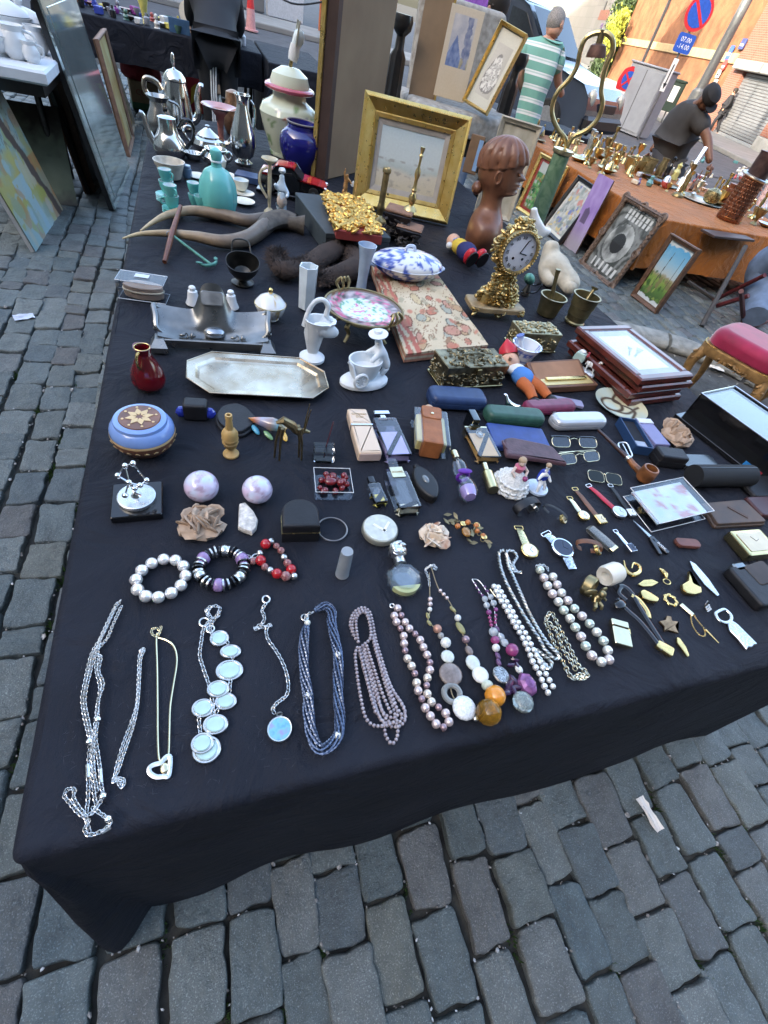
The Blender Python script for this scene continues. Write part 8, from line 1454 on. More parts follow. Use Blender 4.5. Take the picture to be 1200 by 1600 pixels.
def cpro(pts,hw):return loft([[(x*q,s*q,z*q)for x,z in pts]for s in(-hw*.86,-hw,hw,hw*.86)])
obj('lower_body',cpro([(-.1,.014),(-.1,.036),(-.06,.04),(.02,.04),(.095,.034),(.1,.026),(.1,.014)],.042),m_kc,t);obj('bonnet',cpro([(.022,.04),(.03,.0425),(.09,.0365),(.1,.030),(.095,.0345),(.03,.0395)],.040),m_rc2,t);obj('boot',cpro([(-.1,.037),(-.095,.043),(-.06,.045),(-.06,.04)],.040),m_rc2,t);obj('cabin_glass',cpro([(-.07,.041),(-.05,.062),(.0,.064),(.03,.0415)],.036),mat('van_glass'),t);obj('roof',cpro([(-.055,.0615),(-.045,.066),(-.002,.067),(.004,.0625)],.034),m_rc2,t)
for x in(-.062,.064):
 for s in(-1,1):w_=obj('wheel',mv(lathe([(.004,-.006),(.0155,-.006),(.0155,.006),(.004,.006)],18),(x*q,s*.041*q,.0155*q),(PI/2,0,0),q),mat('rubber'),t);obj('hub',mv(lathe([(.008,-.0068),(.007,.0068)],12),(x*q,s*.041*q,.0155*q),(PI/2,0,0),q),m_chrome,w_)
for s in(-1,1):obj('headlight',mv(ball(.006,nu=8,nv=6),(.097*q,s*.03*q,.03*q),(0,0,0),q),m_chrome,t);obj('open_door',mv(prism([(-.03,.014),(.02,.014),(.018,.04),(-.005,.06),(-.03,.06)],-.0015,.0015),(.005*q,s*.062*q,0),(PI/2,0,s*-.45),q),m_kc,t)
obj('stand',box(L*1.05,L*.45,.012,.002,-.0),m_blkp,t);t.location.z+=.0
for c in t.children:
 if c.name.split('.')[0]!='stand':c.location.z+=.012
one('book_box',prism(rrect(.12,.075,.002,2),0,.022,.001),mat('navy_print_card',(.03,.06,.14),.4,var=.3,sc=40),'flat navy box with a white label left of the toy car','box',at(*zc(55,290)),a0)
o=at(450,262);o=Vector((.40,2.86,TOP));h=up(o,*z2(165,312));rr=.135;t=thing('jar_lamp','pale green ginger jar lamp with pink collar and a white bulb holder','lamp',o)
def jar(c):
 q=fbm(c.x*14,c.z*14,3);k=fbm(c.x*30,c.z*30,8)
 if .35*h<c.z<.56*h and c.y<0 and abs(c.x)<.07 and k>.22:return(.42,.13,.06)if q>.1 else(.28,.30,.38)
 return(.24,.36,.18)if k>.52 and c.z<.62*h else lerp((.60,.66,.50),(.64,.69,.55),.5+q)
m_jar=mat('jar_glaze',attr=True,rough=.12,var=.02,coat=.5)
obj('body',lathe([(rr*.62,0),(rr*.64,h*.04)]+[(rr*stops(i/20,(0,(.62,0,0)),(.35,(.84,0,0)),(.7,(1.0,0,0)),(.85,(.9,0,0)),(.95,(.62,0,0)),(1,(.56,0,0)))[0],h*(.04+.64*i/20))for i in range(21)]+[(rr*.56,h*.77)],48),m_jar,t,paint=jar);obj('pink_collar',mv(torus(rr*.74,rr*.10,40,9),(0,0,h*.775),(0,0,0),(1,1,.8)),mat('rose_glaze',(.50,.10,.14),.12,coat=.6),t);obj('lid',lathe([(rr*.66,h*.79),(rr*.66,h*.83),(rr*.58,h*.92),(rr*.3,h*.99),(.0001,h)],40),m_jar,t,paint=jar)
bl=up(o,*z2(200,150));d0=Vector((0,0,h));obj('fitting',tube([tuple(d0),(.004,0,h+.02),(.008,.0,h+.03)],.008,8),m_brass,t);obj('socket',tube([(.008,0,h+.02),(.014,0,h+.045),(.02,0,h+.075)],[.02,.024,.021],16),m_porc,t);obj('bulb',tube([(.02,0,h+.07),(.03,0,h+.09),(.036,0,h+.11),(.04,0,h+.122)],[.019,.025,.023,.012],14),mat('opal_bulb',(.66,.74,.74),.15,coat=.3),t)
for s in(-1,1):obj('clip_wire',tube([(.03,s*.028,h+.15),(.018,s*.026,h+.07)],.004,6),mat('cream_metal'),t)
o=at(*z2(205,800));h=up(o,*z2(210,575));rr=dist(z2(128,690),z2(280,690),TOP+h*.5)/2;t=thing('cobalt_vase','glossy cobalt blue vase in front of the jar lamp','vase',o);obj('vase',lathe([(rr*.62,0),(rr*.72,h*.12),(rr*.95,h*.4),(rr,h*.62),(rr*.92,h*.78),(rr*.68,h*.88),(rr*.66,h*.95),(rr*.72,h),(rr*.6,h),(rr*.55,h*.85)],40),mat('cobalt_gloss',(.012,.012,.16),.06,coat=.9,var=.1),t);obj('rim',mv(torus(rr*.68,.004,36,6),(0,0,h)),mat('smoke_rim',(.2,.18,.17),.3),t)
# silver service
def zs(x,y):return(200+x*.183333,80+y*.183333)
m_plate=mat('silver_plate',(.66,.65,.61),.14,1,var=.2,sc=14,c2=(.76,.75,.72),rvar=.06);m_pwt2=mat('brushed_pewter',(.42,.41,.39),.26,1,var=.15,sc=20)
def potpath(o,f,pts,r,m,t,nm,n=9,dr=0):
 rr_=math.hypot(o.x,o.y)+dr;P=[onr(*f(*p),rr_)-Vector(o)for p in pts];obj(nm,tube(spline(P,5),r,n),m,t)
o=at(*zs(440,640));h=up(o,*zs(380,135));t=thing('tall_coffee_pot','tall tapering silver coffee pot with domed lid and finial','pot',o);R0=dist(zs(345,560),zs(530,560),TOP)/2;obj('body',lathe([(R0*1.0,0),(R0*1.02,.006),(R0*.92,h*.1),(R0*1.0,h*.25),(R0*.82,h*.6),(R0*.7,h*.78),(R0*.74,h*.8)],40),m_plate,t);obj('lid',lathe([(R0*.74,h*.8),(R0*.68,h*.86),(R0*.45,h*.94),(R0*.12,h*.975),(R0*.06,h)],36),m_plate,t);obj('finial',mv(ball(.009,.009,.026,12,8),(0,0,h+.024)),m_plate,t)
potpath(o,zs,[(300,560),(215,420),(145,330),(140,240),(190,235),(250,270),(285,330)],.011,mat('warm_silver',(.62,.52,.40),.25,1),t,'handle');potpath(o,zs,[(500,560),(560,595),(600,540),(590,400),(610,300),(640,305)],[.02,.019,.016,.013,.011,.012],m_plate,t,'spout')
o=at(*zs(290,700));h=up(o,*zs(265,375));R0=.055;t=thing('pewter_jug','open pewter jug behind the low coffee pot','jug',o);obj('body',lathe([(R0*.8,0),(R0*1.05,h*.2),(R0*1.0,h*.4),(R0*.66,h*.7),(R0*.62,h*.85),(R0*.85,h),(R0*.8,h),(R0*.58,h*.84)],36),m_pwt2,t);obj('rivet',ball(.008,c=(.03,-.034,h*.72)),mat('dark_metal'),t);potpath(o,zs,[(345,420),(420,460),(440,540),(430,610)],.005,m_pwt2,t,'handle')
o=at(*zs(365,890));h=up(o,*zs(345,545));R0=dist(zs(240,800),zs(495,800),TOP+.05)/2*.98;t=thing('coffee_pot','low bellied silver coffee pot with thin spout and black handle','pot',o);obj('body',lathe([(R0*.86,0),(R0*1.0,h*.16),(R0*.98,h*.34),(R0*.68,h*.56),(R0*.55,h*.7),(R0*.54,h*.96),(R0*.48,h*.97),(R0*.3,h*1.0),(.001,h*1.005)],44),m_plate,t)
potpath(o,zs,[(250,800),(200,740),(160,640),(125,540),(92,512)],[.018,.014,.010,.008,.007],m_plate,t,'spout');potpath(o,zs,[(430,650),(470,590),(530,600),(560,680),(545,770),(500,830)],.0075,m_blkp,t,'handle')
def bellied(nm,label,base,top,wl,wr,f,m,prof,cat,lid=True,handles=()):
 o=at(*f(*base));h=up(o,*f(*top));R0=dist(f(*wl),f(*wr),TOP+h*.4)/2;t=thing(nm,label,cat,o);obj('body',lathe([(R0*a,h*b)for a,b in prof],36),m,t)
 for pts,r_,mm,n_ in handles:potpath(o,f,pts,r_,mm,t,n_)
 return t,h,R0
bellied('teapot','squat silver teapot with a faceted lid',(690,850),(670,620),(570,770),(800,760),zs,m_plate,[(.6,0),(.9,.12),(1,.3),(.9,.48),(.6,.56),(.62,.6),(.5,.68),(.2,.84),(.12,.88),(.14,.95),(.001,1)],'teapot',handles=[([(590,800),(520,760),(470,680),(500,640),(560,660)],.006,m_plate,'handle'),([(790,800),(850,780),(880,740)],[.014,.008,.007],m_plate,'spout')])
bellied('sugar_pot','small silver two handled sugar pot behind the turquoise bottle',(755,970),(760,830),(660,880),(860,880),zs,m_plate,[(.55,0),(.85,.2),(.9,.5),(.7,.8),(.8,1),(.72,1),(.6,.8)],'pot',handles=[([(670,940),(625,900),(650,845),(690,860)],.0055,m_plate,'handle'),([(850,945),(885,910),(865,865),(835,870)],.0055,m_plate,'handle')])
bellied('silver_ewer','tall slim silver ewer with an oval mouth',(985,955),(1005,365),(900,800),(1085,800),zs,m_plate,[(.66,0),(.7,.02),(.45,.06),(.8,.14),(1,.3),(.95,.45),(.62,.68),(.4,.85),(.42,.93),(.62,1),(.56,1),(.34,.88)],'ewer',handles=[([(1040,420),(1075,480),(1080,600),(1060,680)],.005,m_plate,'handle')])
bellied('pink_trumpet_vase','flared pink glass trumpet vase among the silver pots',(795,760),(770,465),(675,470),(865,470),zs,mat('pink_glass',(.62,.27,.24),.15,trans=.3,coat=.4),[(.3,0),(.16,.05),(.17,.4),(.25,.7),(.55,.92),(1.05,1),(1.0,1.005),(.45,.9),(.12,.6)],'vase')
o=at(*zs(560,915));one('salt_dish',lathe([(.028,0),(.034,.012),(.035,.022),(.03,.022),(.02,.01),(.001,.008)],28),m_plate,'small open silver dish beside the coffee pot','dish',o)
bellied('dark_ewer','copper coloured dented kettle behind the ewers',(905,700),(900,330),(850,480),(960,480),zs,mat('dull_copper',(.36,.20,.12),.35,.9,var=.4,sc=40),[(.8,0),(1.1,.2),(1.1,.5),(.8,.75),(.7,.95),(.3,1)],'kettle',handles=[([(880,560),(850,440),(800,400),(860,470)],.006,m_dm,'handle')])
m_teal=mat('turquoise_glass',(.14,.48,.45),.22,var=.05,coat=.3,sss=.1);m_tw=mat('white_inside',(.62,.70,.72),.3)
o=at(*zs(780,1400));h=up(o,*zs(765,820));t=thing('turquoise_bottle','turquoise glass bottle with flattened sides and round stopper','bottle',o);R0=dist(zs(632,1200),zs(935,1200),TOP+h*.4)/2
obj('bottle',lathe([(R0*.62,0),(R0*.8,h*.04),(R0*.98,h*.22),(R0,h*.36),(R0*.92,h*.52),(R0*.62,h*.68),(R0*.27,h*.74),(R0*.24,h*.82)],40,wob=lambda a,z:1-.13*max(0,math.cos(3*a+1.2))**3*math.exp(-((z-.36*h)/(.26*h))**4)),m_teal,t);obj('stopper',lathe([(R0*.2,h*.82),(R0*.26,h*.84),(R0*.31,h*.91),(R0*.26,h*.97),(R0*.12,h)],24),m_teal,t);obj('neck_ring',mv(torus(R0*.26,.003,24,6),(0,0,h*.815)),m_tw,t)
def cup(label,base,f,z=0,r_=.021,h=.034,handle=None,m=m_teal,grp='turquoise cups'):
 o=at(*f(*base))+U*z;t=thing('cup',label,'cup',o,0,grp);obj('bowl',lathe([(r_*.6,0),(r_*.66,.002),(r_*.9,h*.5),(r_,h),(r_*.92,h),(r_*.82,h*.5),(.001,h*.2)],26),m,t);obj('inside',lathe([(r_*.9,h*.985),(r_*.8,h*.5),(.001,h*.25)],24,cap=False),m_tw,t)
 if handle:obj('handle',mv(tube(spline([(r_*.85,0,h*.8),(r_*1.4,0,h*.75),(r_*1.35,0,h*.35),(r_*.8,0,h*.3)],4),.0028,7),(0,0,0),(0,0,handle)),m,t)
 return t
def saucer(label,base,f,z=0,r_=.034,m=m_teal,grp='turquoise saucers'):return one('saucer',lathe([(r_*.6,0),(r_*.65,.001),(r_,.007),(r_*.97,.0075),(r_*.6,.003),(.001,.0025)],30),m,label,'saucer',at(*f(*base))+U*z,0,grp)
for i in range(3):saucer('turquoise saucer in the front stack under two cups, %s'%('lowest','middle','topmost')[i],(390,1385),zs,i*.006)
cup('upper turquoise cup of the front stack',(385,1380),zs,.048,handle=-.9);cup('lower turquoise cup of the front stack',(385,1380),zs,.018,.024,handle=PI+.3)
for i in range(4):saucer('turquoise saucer in the rear stack, %s'%('lowest','second from below','third from below','topmost')[i],(335,1285),zs,i*.006)
cup('upper turquoise cup of the rear stack',(345,1270),zs,.058,handle=-.6);cup('lower turquoise cup of the rear stack',(345,1275),zs,.026,.024,handle=-.6)
cup('upper small turquoise beaker left of the bottle',(572,1305),zs,.033);cup('lower small turquoise beaker left of the bottle',(572,1310),zs);cup('upper turquoise beaker in front of the bottle',(630,1385),zs,.02);cup('lower turquoise beaker in front of the bottle, half hidden by the horn',(632,1400),zs,0,.021,.022)
m_crm=mat('cream_china',(.70,.67,.56),.2,coat=.3)
bellied('china_bucket','white and gilt china cache pot behind the turquoise cups',(365,1075),(350,930),(240,950),(475,950),zs,mat('gilt_china',(.58,.54,.46),.25,var=.25,sc=40),[(.62,0),(.66,.03),(.85,.6),(1,1),(.95,1),(.8,.5),(.001,.2)],'pot')
one('salt_pot',lathe([(.016,0),(.018,.003),(.018,.028),(.015,.032),(.016,.036),(.014,.04),(.001,.04)],22),mat('blue_glass_pot',(.12,.2,.3),.15,coat=.4),'small blue glass pot with a metal lid','pot',at(*zs(508,1075)))
for(x,y,z,lb)in((600,1075,0,'cream saucer left of the turquoise bottle'),(985,1290,0,'lower cream saucer right of the turquoise bottle'),(985,1220,.0,'upper cream saucer right of the turquoise bottle'),(830,1065,0,'cream saucer behind the turquoise bottle')):saucer(lb,(x,y),zs,z,.042,m_crm,'cream saucers')
cup('cream cup on the upper cream saucer',(965,1200),zs,.008,.030,.034,None,m_crm,'cream cups');cup('cream cup behind the turquoise bottle',(780,1010),zs,.0,.03,.034,None,m_crm,'cream cups')
# tall panel, chair and propped pictures behind the table
b0,b1=Vector((.53,2.53,TOP)),Vector((.86,2.88,TOP));e=(b1-b0);w=e.length;t=thing('turned_picture','tall picture turned to show its brown paper back, dark frame edge','picture',(b0+b1)/2,math.atan2(e.y,e.x));hh=.98
obj('paper_back',box(w-.02,.012,hh,.001,0,(.01,.012)),mat('kraft_paper',(.25,.16,.09),.8,var=.2,sc=5,c2=(.31,.21,.12)),t);obj('frame_edge',box(.03,.05,hh,.004,0,(-w/2,.02)),mat('dark_oak',(.05,.03,.025),.5),t);obj('gilt_edge',box(.022,.02,hh,.003,0,(-w/2-.012,.055)),m_gframe,t);obj('bottom_rail',box(w,.03,.02,.002,0,(0,.026)),mat('dark_oak'),t)
for z in(.22,.6):obj('nail',mv(ball(.004,nu=8,nv=5),(-w/2+.02,.004,z)),m_dm,t)
pl=skirt_table('covered_chest','chest under black cloth that carries the patterned chair',1.12,2.02,3.42,3.95,.50,m_black,.01,wr=lambda x,y:0,seed=4,corner=.04)
ch=thing('patterned_chair','armchair with dark carved posts and mottled grey upholstery on the chest','chair',(1.52,3.62,.50));m_upl=mat('mottled_velvet',(.24,.22,.19),.85,var=.5,sc=30,c2=(.42,.40,.36),bump=.3,bsc=60);m_blkw=mat('black_wood',(.014,.012,.011),.3,var=.3,coat=.3)
obj('seat',mv(prism(rrect(.72,.56,.06,5),.40,.515,.04,.01,4),(0,-.14,0)),m_upl,ch);obj('back_cushion',mv(prism(rrect(.56,.5,.05,4),0,.08,.03,.02,3),(0,.14,.68),(PI/2-.12,0,0)),m_upl,ch);obj('rail',mv(box(.70,.52,.09,.01,.31),(0,-.14,0)),m_blkw,ch)
for px,r_,ty in(((632,22),3.6,150),((815,82),4.0,170)):
 p=onr(*px,r_);q=Vector((p.x,p.y,.50));l=q-Vector(ch.location);hz_=p.z-.50
 obj('carved_post',lathe([(.045,0),(.045,hz_*.3),(.03,hz_*.34),(.042,hz_*.4),(.046,hz_*.6),(.042,hz_*.8),(.026,hz_*.84),(.024,hz_*.9),(.05,hz_*.93),(.055,hz_*.97),(.048,hz_)],24,wob=lambda a,z,H=hz_:1+(.10*math.sin(a*8)if .38*H<z<.82*H else 0)),m_blkw,ch,l)
for x in(-.27,.27):obj('leg',mv(lathe([(.02,0),(.026,.31)],10),(x,-.26,0)),m_blkw,ch)
def quad(nm,label,bl,br,tl,r0,group=None,a_=None,**k):
 A,B=onr(*bl,r0),onr(*br,r0+.0);B.z=A.z;return lean(nm,label,A,B,tl,ang_=a_,rng=(.05,.4),group=group,hmax=1.0,**k)
def bluep(u,v):
 if not(.14<u<.84 and .36<v<.92):return lerp((.60,.52,.40),(.55,.43,.28),max(0,min(1,.8-v*1.3+.2*fbm(u*3,v*3,2))))
 x,y=(u-.14)/.7,(v-.36)/.56;q=fbm(x*3,y*4,4);k=fbm(x*8,y*8,9);b=lerp((.40,.40,.44),(.52,.50,.50),.5+q);roof=y<.62-abs(x-.3)*1.3 and x<.62
 if roof:b=lerp((.12,.17,.33),(.22,.28,.45),.5+k)
 elif x>.62 and abs(x-.8+q*.2)<.13 and y<.98:b=lerp((.16,.19,.30),(.30,.32,.40),.5+k)
 elif y<.22:b=lerp((.28,.25,.16),(.42,.38,.28),.5+k)
 return b
def sketch(u,v):
 if not(.16<u<.84 and .14<v<.82):return(.56,.54,.44)
 x,y=(u-.5)/.34,(v-.48)/.34;k=fbm(u*9,v*14,3);body=math.hypot(x*(1.0+.5*y),y+.1);b=(.50,.47,.40)if body>.75 else lerp((.66,.64,.58),(.36,.34,.30),max(0,min(1,k+.4)))
 return lerp(b,(.14,.13,.12),.8)if(.66<body<.78 and k>-.1)or(body<.7 and abs(k)<.06)else lerp(b,(.38,.35,.29),max(0,min(1,x*.4+.3)))if body>.75 else b
t,w,h=quad('mounted_print','unframed blue ink print of a farmhouse on a cream mount',(677,148),(725,157),(661,-4),3.62,a_=.10);obj('mount',box(w,.006,h,.001,0,(0,.004)),mat('cream_mount',(.56,.48,.36),.8),t);picture('print',w*.985,h*.99,bluep,t,(0,-.002,h*.004),n=120)
t,w,h=quad('framed_sketch','tilted gilt framed charcoal sketch of a crouching figure',(724,159),(761,182),(764,22),3.6,a_=.12)
A,B=onr(724,159,3.62),onr(761,182,3.55);C_=onr(764,22,3.75);e1=(B-A);w=e1.length;e1.normalize();e2=(C_-A);e2=e2-e2.dot(e1)*e1;h=(C_-A).dot(e2.normalized());e2.normalize();n_=e1.cross(e2);t.location=(A+B)/2;t.rotation_euler=Matrix((e1,-n_,e2)).transposed().to_euler()
frame(t,w,h,w*.085,.03,m_gframe);picture('sketch',w*.84,h-w*.16,sketch,t,(0,-.006,w*.08),n=110);obj('back_board',box(w*.96,.01,h*.98,0,h*.01,(0,.006)),mat('board_brown'),t)
t,w,h=quad('canvas_back','gilt edged canvas seen from its brown back beside the blue print',(636,160),(676,164),(628,-10),3.66,a_=.1);obj('canvas',box(w,.02,h*1.08,.002,0,(0,.012)),mat('canvas_brown',(.24,.165,.10),.8,var=.15,sc=6),t);obj('gilt_edge',box(.012,.03,h*1.08,.002,0,(w/2+.006,.01)),m_gframe,t)
t,w,h=quad('small_canvas','narrow pale framed canvas behind the wooden bust',(740,330),(800,335),(762,172),2.75,a_=.1);frame(t,w,h,.02,.02,mat('pale_frame',(.45,.41,.32),.6,var=.15));picture('canvas',w-.036,h-.036,lambda u,v:lerp((.36,.33,.25),(.50,.47,.38),.5+fbm(u*4,v*6,3)),t,(0,-.004,.018))
t,w,h=quad('blue_edge_frame','small wooden framed picture with a blue strip between seascape and bust',(722,268),(742,275),(742,208),3.0,a_=.1);obj('frame',box(w,.02,h,.003),mat('oak_brown',(.22,.13,.07),.6),t);obj('picture',box(w*.3,.004,h*.8,0,h*.1,(w*.3,-.012)),mat('blue_strip',(.25,.4,.62),.4),t)
# left: mirror and paintings leaning on the white table
def board(t,w,h,fn,m,fw=.02,d=.025,n=70,glass=None):
 obj('back_board',box(w*.98,.012,h*.99,0,h*.005,(0,.008)),mat('board_brown'),t)
 if m:frame(t,w,h,fw,d,m)
 else:fw=0
 if fn:picture('painted_face',w-fw*1.9,h-fw*1.9,fn,t,(0,-.003,fw*.95),n=n)
 if glass:obj('glass_pane',box(w-fw*1.9,.004,h-fw*1.9,0,fw*.95,(0,-.004)),glass,t)
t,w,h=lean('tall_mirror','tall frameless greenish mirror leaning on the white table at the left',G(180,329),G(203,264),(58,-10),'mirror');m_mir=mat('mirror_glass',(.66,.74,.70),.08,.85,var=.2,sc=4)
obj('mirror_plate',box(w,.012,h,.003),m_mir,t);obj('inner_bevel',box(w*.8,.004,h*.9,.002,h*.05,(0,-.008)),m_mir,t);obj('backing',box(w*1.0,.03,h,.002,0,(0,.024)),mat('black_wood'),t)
lb_=blots(9,80,[(.34,.36,.08),(.42,.40,.12),(.30,.44,.46),(.40,.22,.08),(.24,.32,.24),(.46,.46,.36)],.10,1.0)
def land(u,v):
 q=fbm(u*3,v*5,3);k=fbm(u*8,v*10,6);b=stops(v+q*.1,(0,(.30,.46,.46)),(.12,(.34,.42,.36)),(.22,(.36,.36,.10)),(.38,(.40,.36,.12)),(.45,(.22,.36,.34)),(.7,(.36,.46,.42)),(1,(.50,.50,.42)))
 if u>.62 and v<.4:b=lerp(b,(.42,.22,.09),min(1,(u-.62)*4*(1+k)))
 if .28<u<.55 and v<.36 and k>-.2:b=lerp(b,(.30,.46,.52),.7)
 b=lerp(b,lb_(u,v,b),.75)
 x=u-(.92-.42*v+.03*q)
 if abs(x)<.05+.02*k:return(.10,.075,.06)
 return lerp(b,(.12,.09,.07),.7)if v>.5 and abs(fbm(u*14,v*7,11))<.05 else b
t,w,h=lean('landscape_painting','unframed painting of a bare tree by a stream, nearest at the left edge',G(55,394),G(98,328),(-40,60),which='r');board(t,w,h,land,None,n=110);obj('canvas_edge',box(w,.02,h,.002,0,(0,.013)),mat('pale_canvas',(.42,.42,.40),.8),t)
def dusk(u,v):q=fbm(u*2.5,v*3,4);k=fbm(u*7,v*7,8);b=lerp((.13,.15,.09),(.20,.22,.14),.5+q);return lerp(b,(.05,.042,.03),max(0,min(1,3*(v-.62+.25*q+.2*k))))if v>.5 else lerp(b,(.05,.045,.035),max(0,min(1,(.14-v+k*.08)*9)))
A=G(122,322);B=A+Vector((-.42,-.04,0));t,w,h=lean('dark_painting','unframed dark green brown tree painting behind the stream painting',B,A,(90,168),which='r',rng=(.1,.5));board(t,w,h,dusk,None,n=80)
for(bl,br,tp,lb,c,cf)in(((136,304),(152,280),(62,108),'black framed glazed picture between dark painting and mirror',(.05,.06,.06),m_bframe),((143,300),(168,270),(84,84),'dark frame leaning right behind the glazed picture',(.07,.055,.045),m_wframe)):
 t,w,h=lean('leaning_frame',lb,G(*bl),G(*br),tp);board(t,w,h,lambda u,v,c=c:lerp(c,tuple(x*1.6 for x in c),.5+fbm(u*3,v*3,2)),cf,.03,glass=clear('picture_glass',(.96,.97,.97),.06))
for(bl,br,tp,lb,c)in(((199,246),(206,215),(148,60),'brown wooden frame leaning just behind the mirror',(.22,.13,.09)),((203,220),(208,196),(156,84),'second thin wooden frame farther behind the mirror',(.33,.28,.2))):
 t,w,h=lean('leaning_frame',lb,G(*bl),G(*br),tp);board(t,w,h,lambda u,v:lerp((.4,.25,.08),(.5,.42,.2),.5+fbm(u*4,v*4,5)),mat('frame_%d'%int(c[0]*100),c,.6,var=.2),.025)
wt=thing('white_table','white topped table with porcelain at the far left','table',(-1.35,4.2,0));m_wt=mat('white_top',(.62,.66,.70),.5,var=.04)
obj('top',box(1.18,1.0,.06,.01,.69),m_wt,wt);obj('apron',box(1.1,.9,.05,0,.63),mat('black_wood'),wt)
for x in(-.5,.5):
 for y in(.05,.42):obj('leg',mv(lathe([(.018,0),(.02,.63)],10),(x-.1,y,0)),m_dm,wt)
def wp(px,py,z=.75):return at(px,py,z)
def tureen(label,px,py,r_,k=1.0,fin=True):
 o=wp(px,py);t=thing('porcelain_tureen',label,'tureen',o,0,'white porcelain on the white table');obj('bowl',lathe([(r_*.55,0),(r_*.5,r_*.1),(r_*.9,r_*.45),(r_*1.0,r_*.8),(r_*1.06,r_*.84)],30,1.15,.9),m_porc,t);obj('lid',lathe([(r_*1.0,r_*.86),(r_*.85,r_*1.05),(r_*.4,r_*1.25),(r_*.12,r_*1.32),(r_*.2,r_*1.5),(r_*.1,r_*1.62),(.001,r_*1.64)],30,1.15,.9),m_porc,t)
 for s in(-1,1):obj('handle',mv(torus(r_*.2,r_*.05,16,6),(s*r_*1.22,0,r_*.7),(PI/2,0,0)),m_porc,t)
tureen('largest white lidded tureen at the left edge of the white table',12,62,.14);tureen('second white lidded tureen beside the mirror',44,66,.12);tureen('low white tureen in front, partly cut by the picture edge',-8,84,.10)
for i,(x,y,r_)in enumerate(((62,84,.06),(30,92,.07),(70,70,.05),(52,98,.045))):o=wp(x,y);tt=thing('porcelain_jug','white china %s standing on the white table'%('jug near the mirror','basin at the front','pitcher behind the jug','cream pot at the table corner')[i],'jug',o,0,'white porcelain jugs');obj('body',lathe([(r_*.6,0),(r_*.9,r_*.4),(r_,r_),(r_*.7,r_*1.6),(r_*.85,r_*1.95),(r_*.78,r_*1.95),(r_*.6,r_*1.5)],24),m_porc,tt);obj('handle',tube(spline([(r_*.75,0,r_*1.7),(r_*1.4,0,r_*1.5),(r_*1.3,0,r_*.8),(r_*.9,0,r_*.6)],4),r_*.1,7),m_porc,tt)
# far black table with odds and ends
ft=skirt_table('far_table','far table under black cloth crowded with small ornaments',-1.3,.62,6.42,7.4,.75,m_black,.47,wr=lambda x,y:0,seed=2,corner=.03);skirt_table('bare_table','bare corner of a second black clothed table at the back',.64,1.26,6.0,7.5,.75,m_black,.05,wr=lambda x,y:0,seed=3,corner=.04)
for x in(-.85,.85):
 for y in(-.35,.35):obj('leg',tube([(x,y,0),(x*1.02,y,.72)],.018,8),m_dm,ft)
rr=random.Random(12);cl_=[(.70,.70,.68),(.05,.08,.40),(.60,.52,.12),(.25,.05,.25),(.1,.2,.15),(.5,.35,.3),(.3,.3,.32),(.72,.68,.6),(.16,.1,.06),(.75,.75,.76),(.03,.03,.03),(.45,.12,.1)]
for i in range(62):
 x=-1.2+1.7*(i%31)/31+rr.uniform(-.03,.03);y=6.5+(.0 if i<31 else .4)+rr.uniform(0,.3);c=rr.choice(cl_);m=mat('odd_%d'%cl_.index(c),c,.25,coat=.3);k=i%5;h=rr.uniform(.05,.16);lbs=('small bottle','small figurine','small dish','small box','small cup')[k]
 s=(lathe([(.022,0),(.026,h*.2),(.025,h*.6),(.009,h*.75),(.01,h)],14),join(lathe([(.028,0),(.02,h*.1),(.026,h*.35),(.012,h*.62),(.02,h*.75)],12),mv(ball(.018,nu=10,nv=7),(0,0,h*.86))),lathe([(.02,0),(.04,.014),(.06,.03),(.056,.03),(.02,.01)],18),box(.07,.05,h*.6,.006),lathe([(.018,0),(.03,.03),(.034,.055),(.03,.055),(.02,.02)],16))[k]
 tag(obj(lbs.replace(' ','_'),s,m,None,(x,y,.752),(0,0,rr.uniform(0,3))),lbs+' among the clutter on the far black table',lbs[6:],'far table: '+lbs)
o=at(222,36);one('yellow_lamp',lathe([(.04,0),(.02,.03),(.03,.1),(.045,.16),(.03,.22)],16),mat('lemon_china',(.62,.55,.15),.3),'yellow fluted ornament on the far black table','ornament',(-.42,6.66,.752));one('cream_disc',mv(lathe([(.1,0),(.1,.02)],26),(0,0,.1),(1.2,0,0)),mat('cream_mount'),'round cream disc standing on the far black table','plate',(-.02,7.0,.76));pf=one('photo_frame',box(.18,.012,.1,.002),mat('blue_photo',(.08,.16,.28),.3),'small blue framed photo on the far black table','frame',(-.12,6.5,.752),.1)
for(px,py,w,d,h,c,lb)in((228,168,.28,.3,.24,(.34,.24,.14),'cardboard box with a green base under the far table'),(303,172,.26,.26,.34,(.45,.03,.04),'red carton with a yellow swoosh under the far table'),(342,145,.2,.2,.28,(.25,.18,.12),'brown carton at the right under the far table')):
 o=G(px,py);t=thing('carton',lb,'carton',o,.15,'cartons under the far table');obj('box',box(w,d,h,.004),mat('carton_%d'%px,c,.7),t)
 if px==228:obj('green_base',box(w+.004,d+.004,.06,0,.002),mat('green_band',(.06,.16,.09),.7),t);text('carton_text','CÔTE',.07,mat('red_print',(.3,.06,.05),.6),t,(0,-d/2-.003,h*.62),(PI/2,0,0));one('red_bundle',mv(ball(.2,.18,.12,18,10,nz=.3),(0,0,.1)),mat('red_cloth',(.20,.012,.02),.8,var=.2),'dark red cloth bundle on the cardboard box under the far table','cloth',o+U*(h-.03))
 if px==303:obj('swoosh',mv(prism([(-.05,-.1),(.0,-.06),(.03,.1),(-.03,.05)],0,.003),(0,-d/2-.001,h*.5),(PI/2,0,0)),mat('yellow_print',(.7,.45,.05),.6),t)
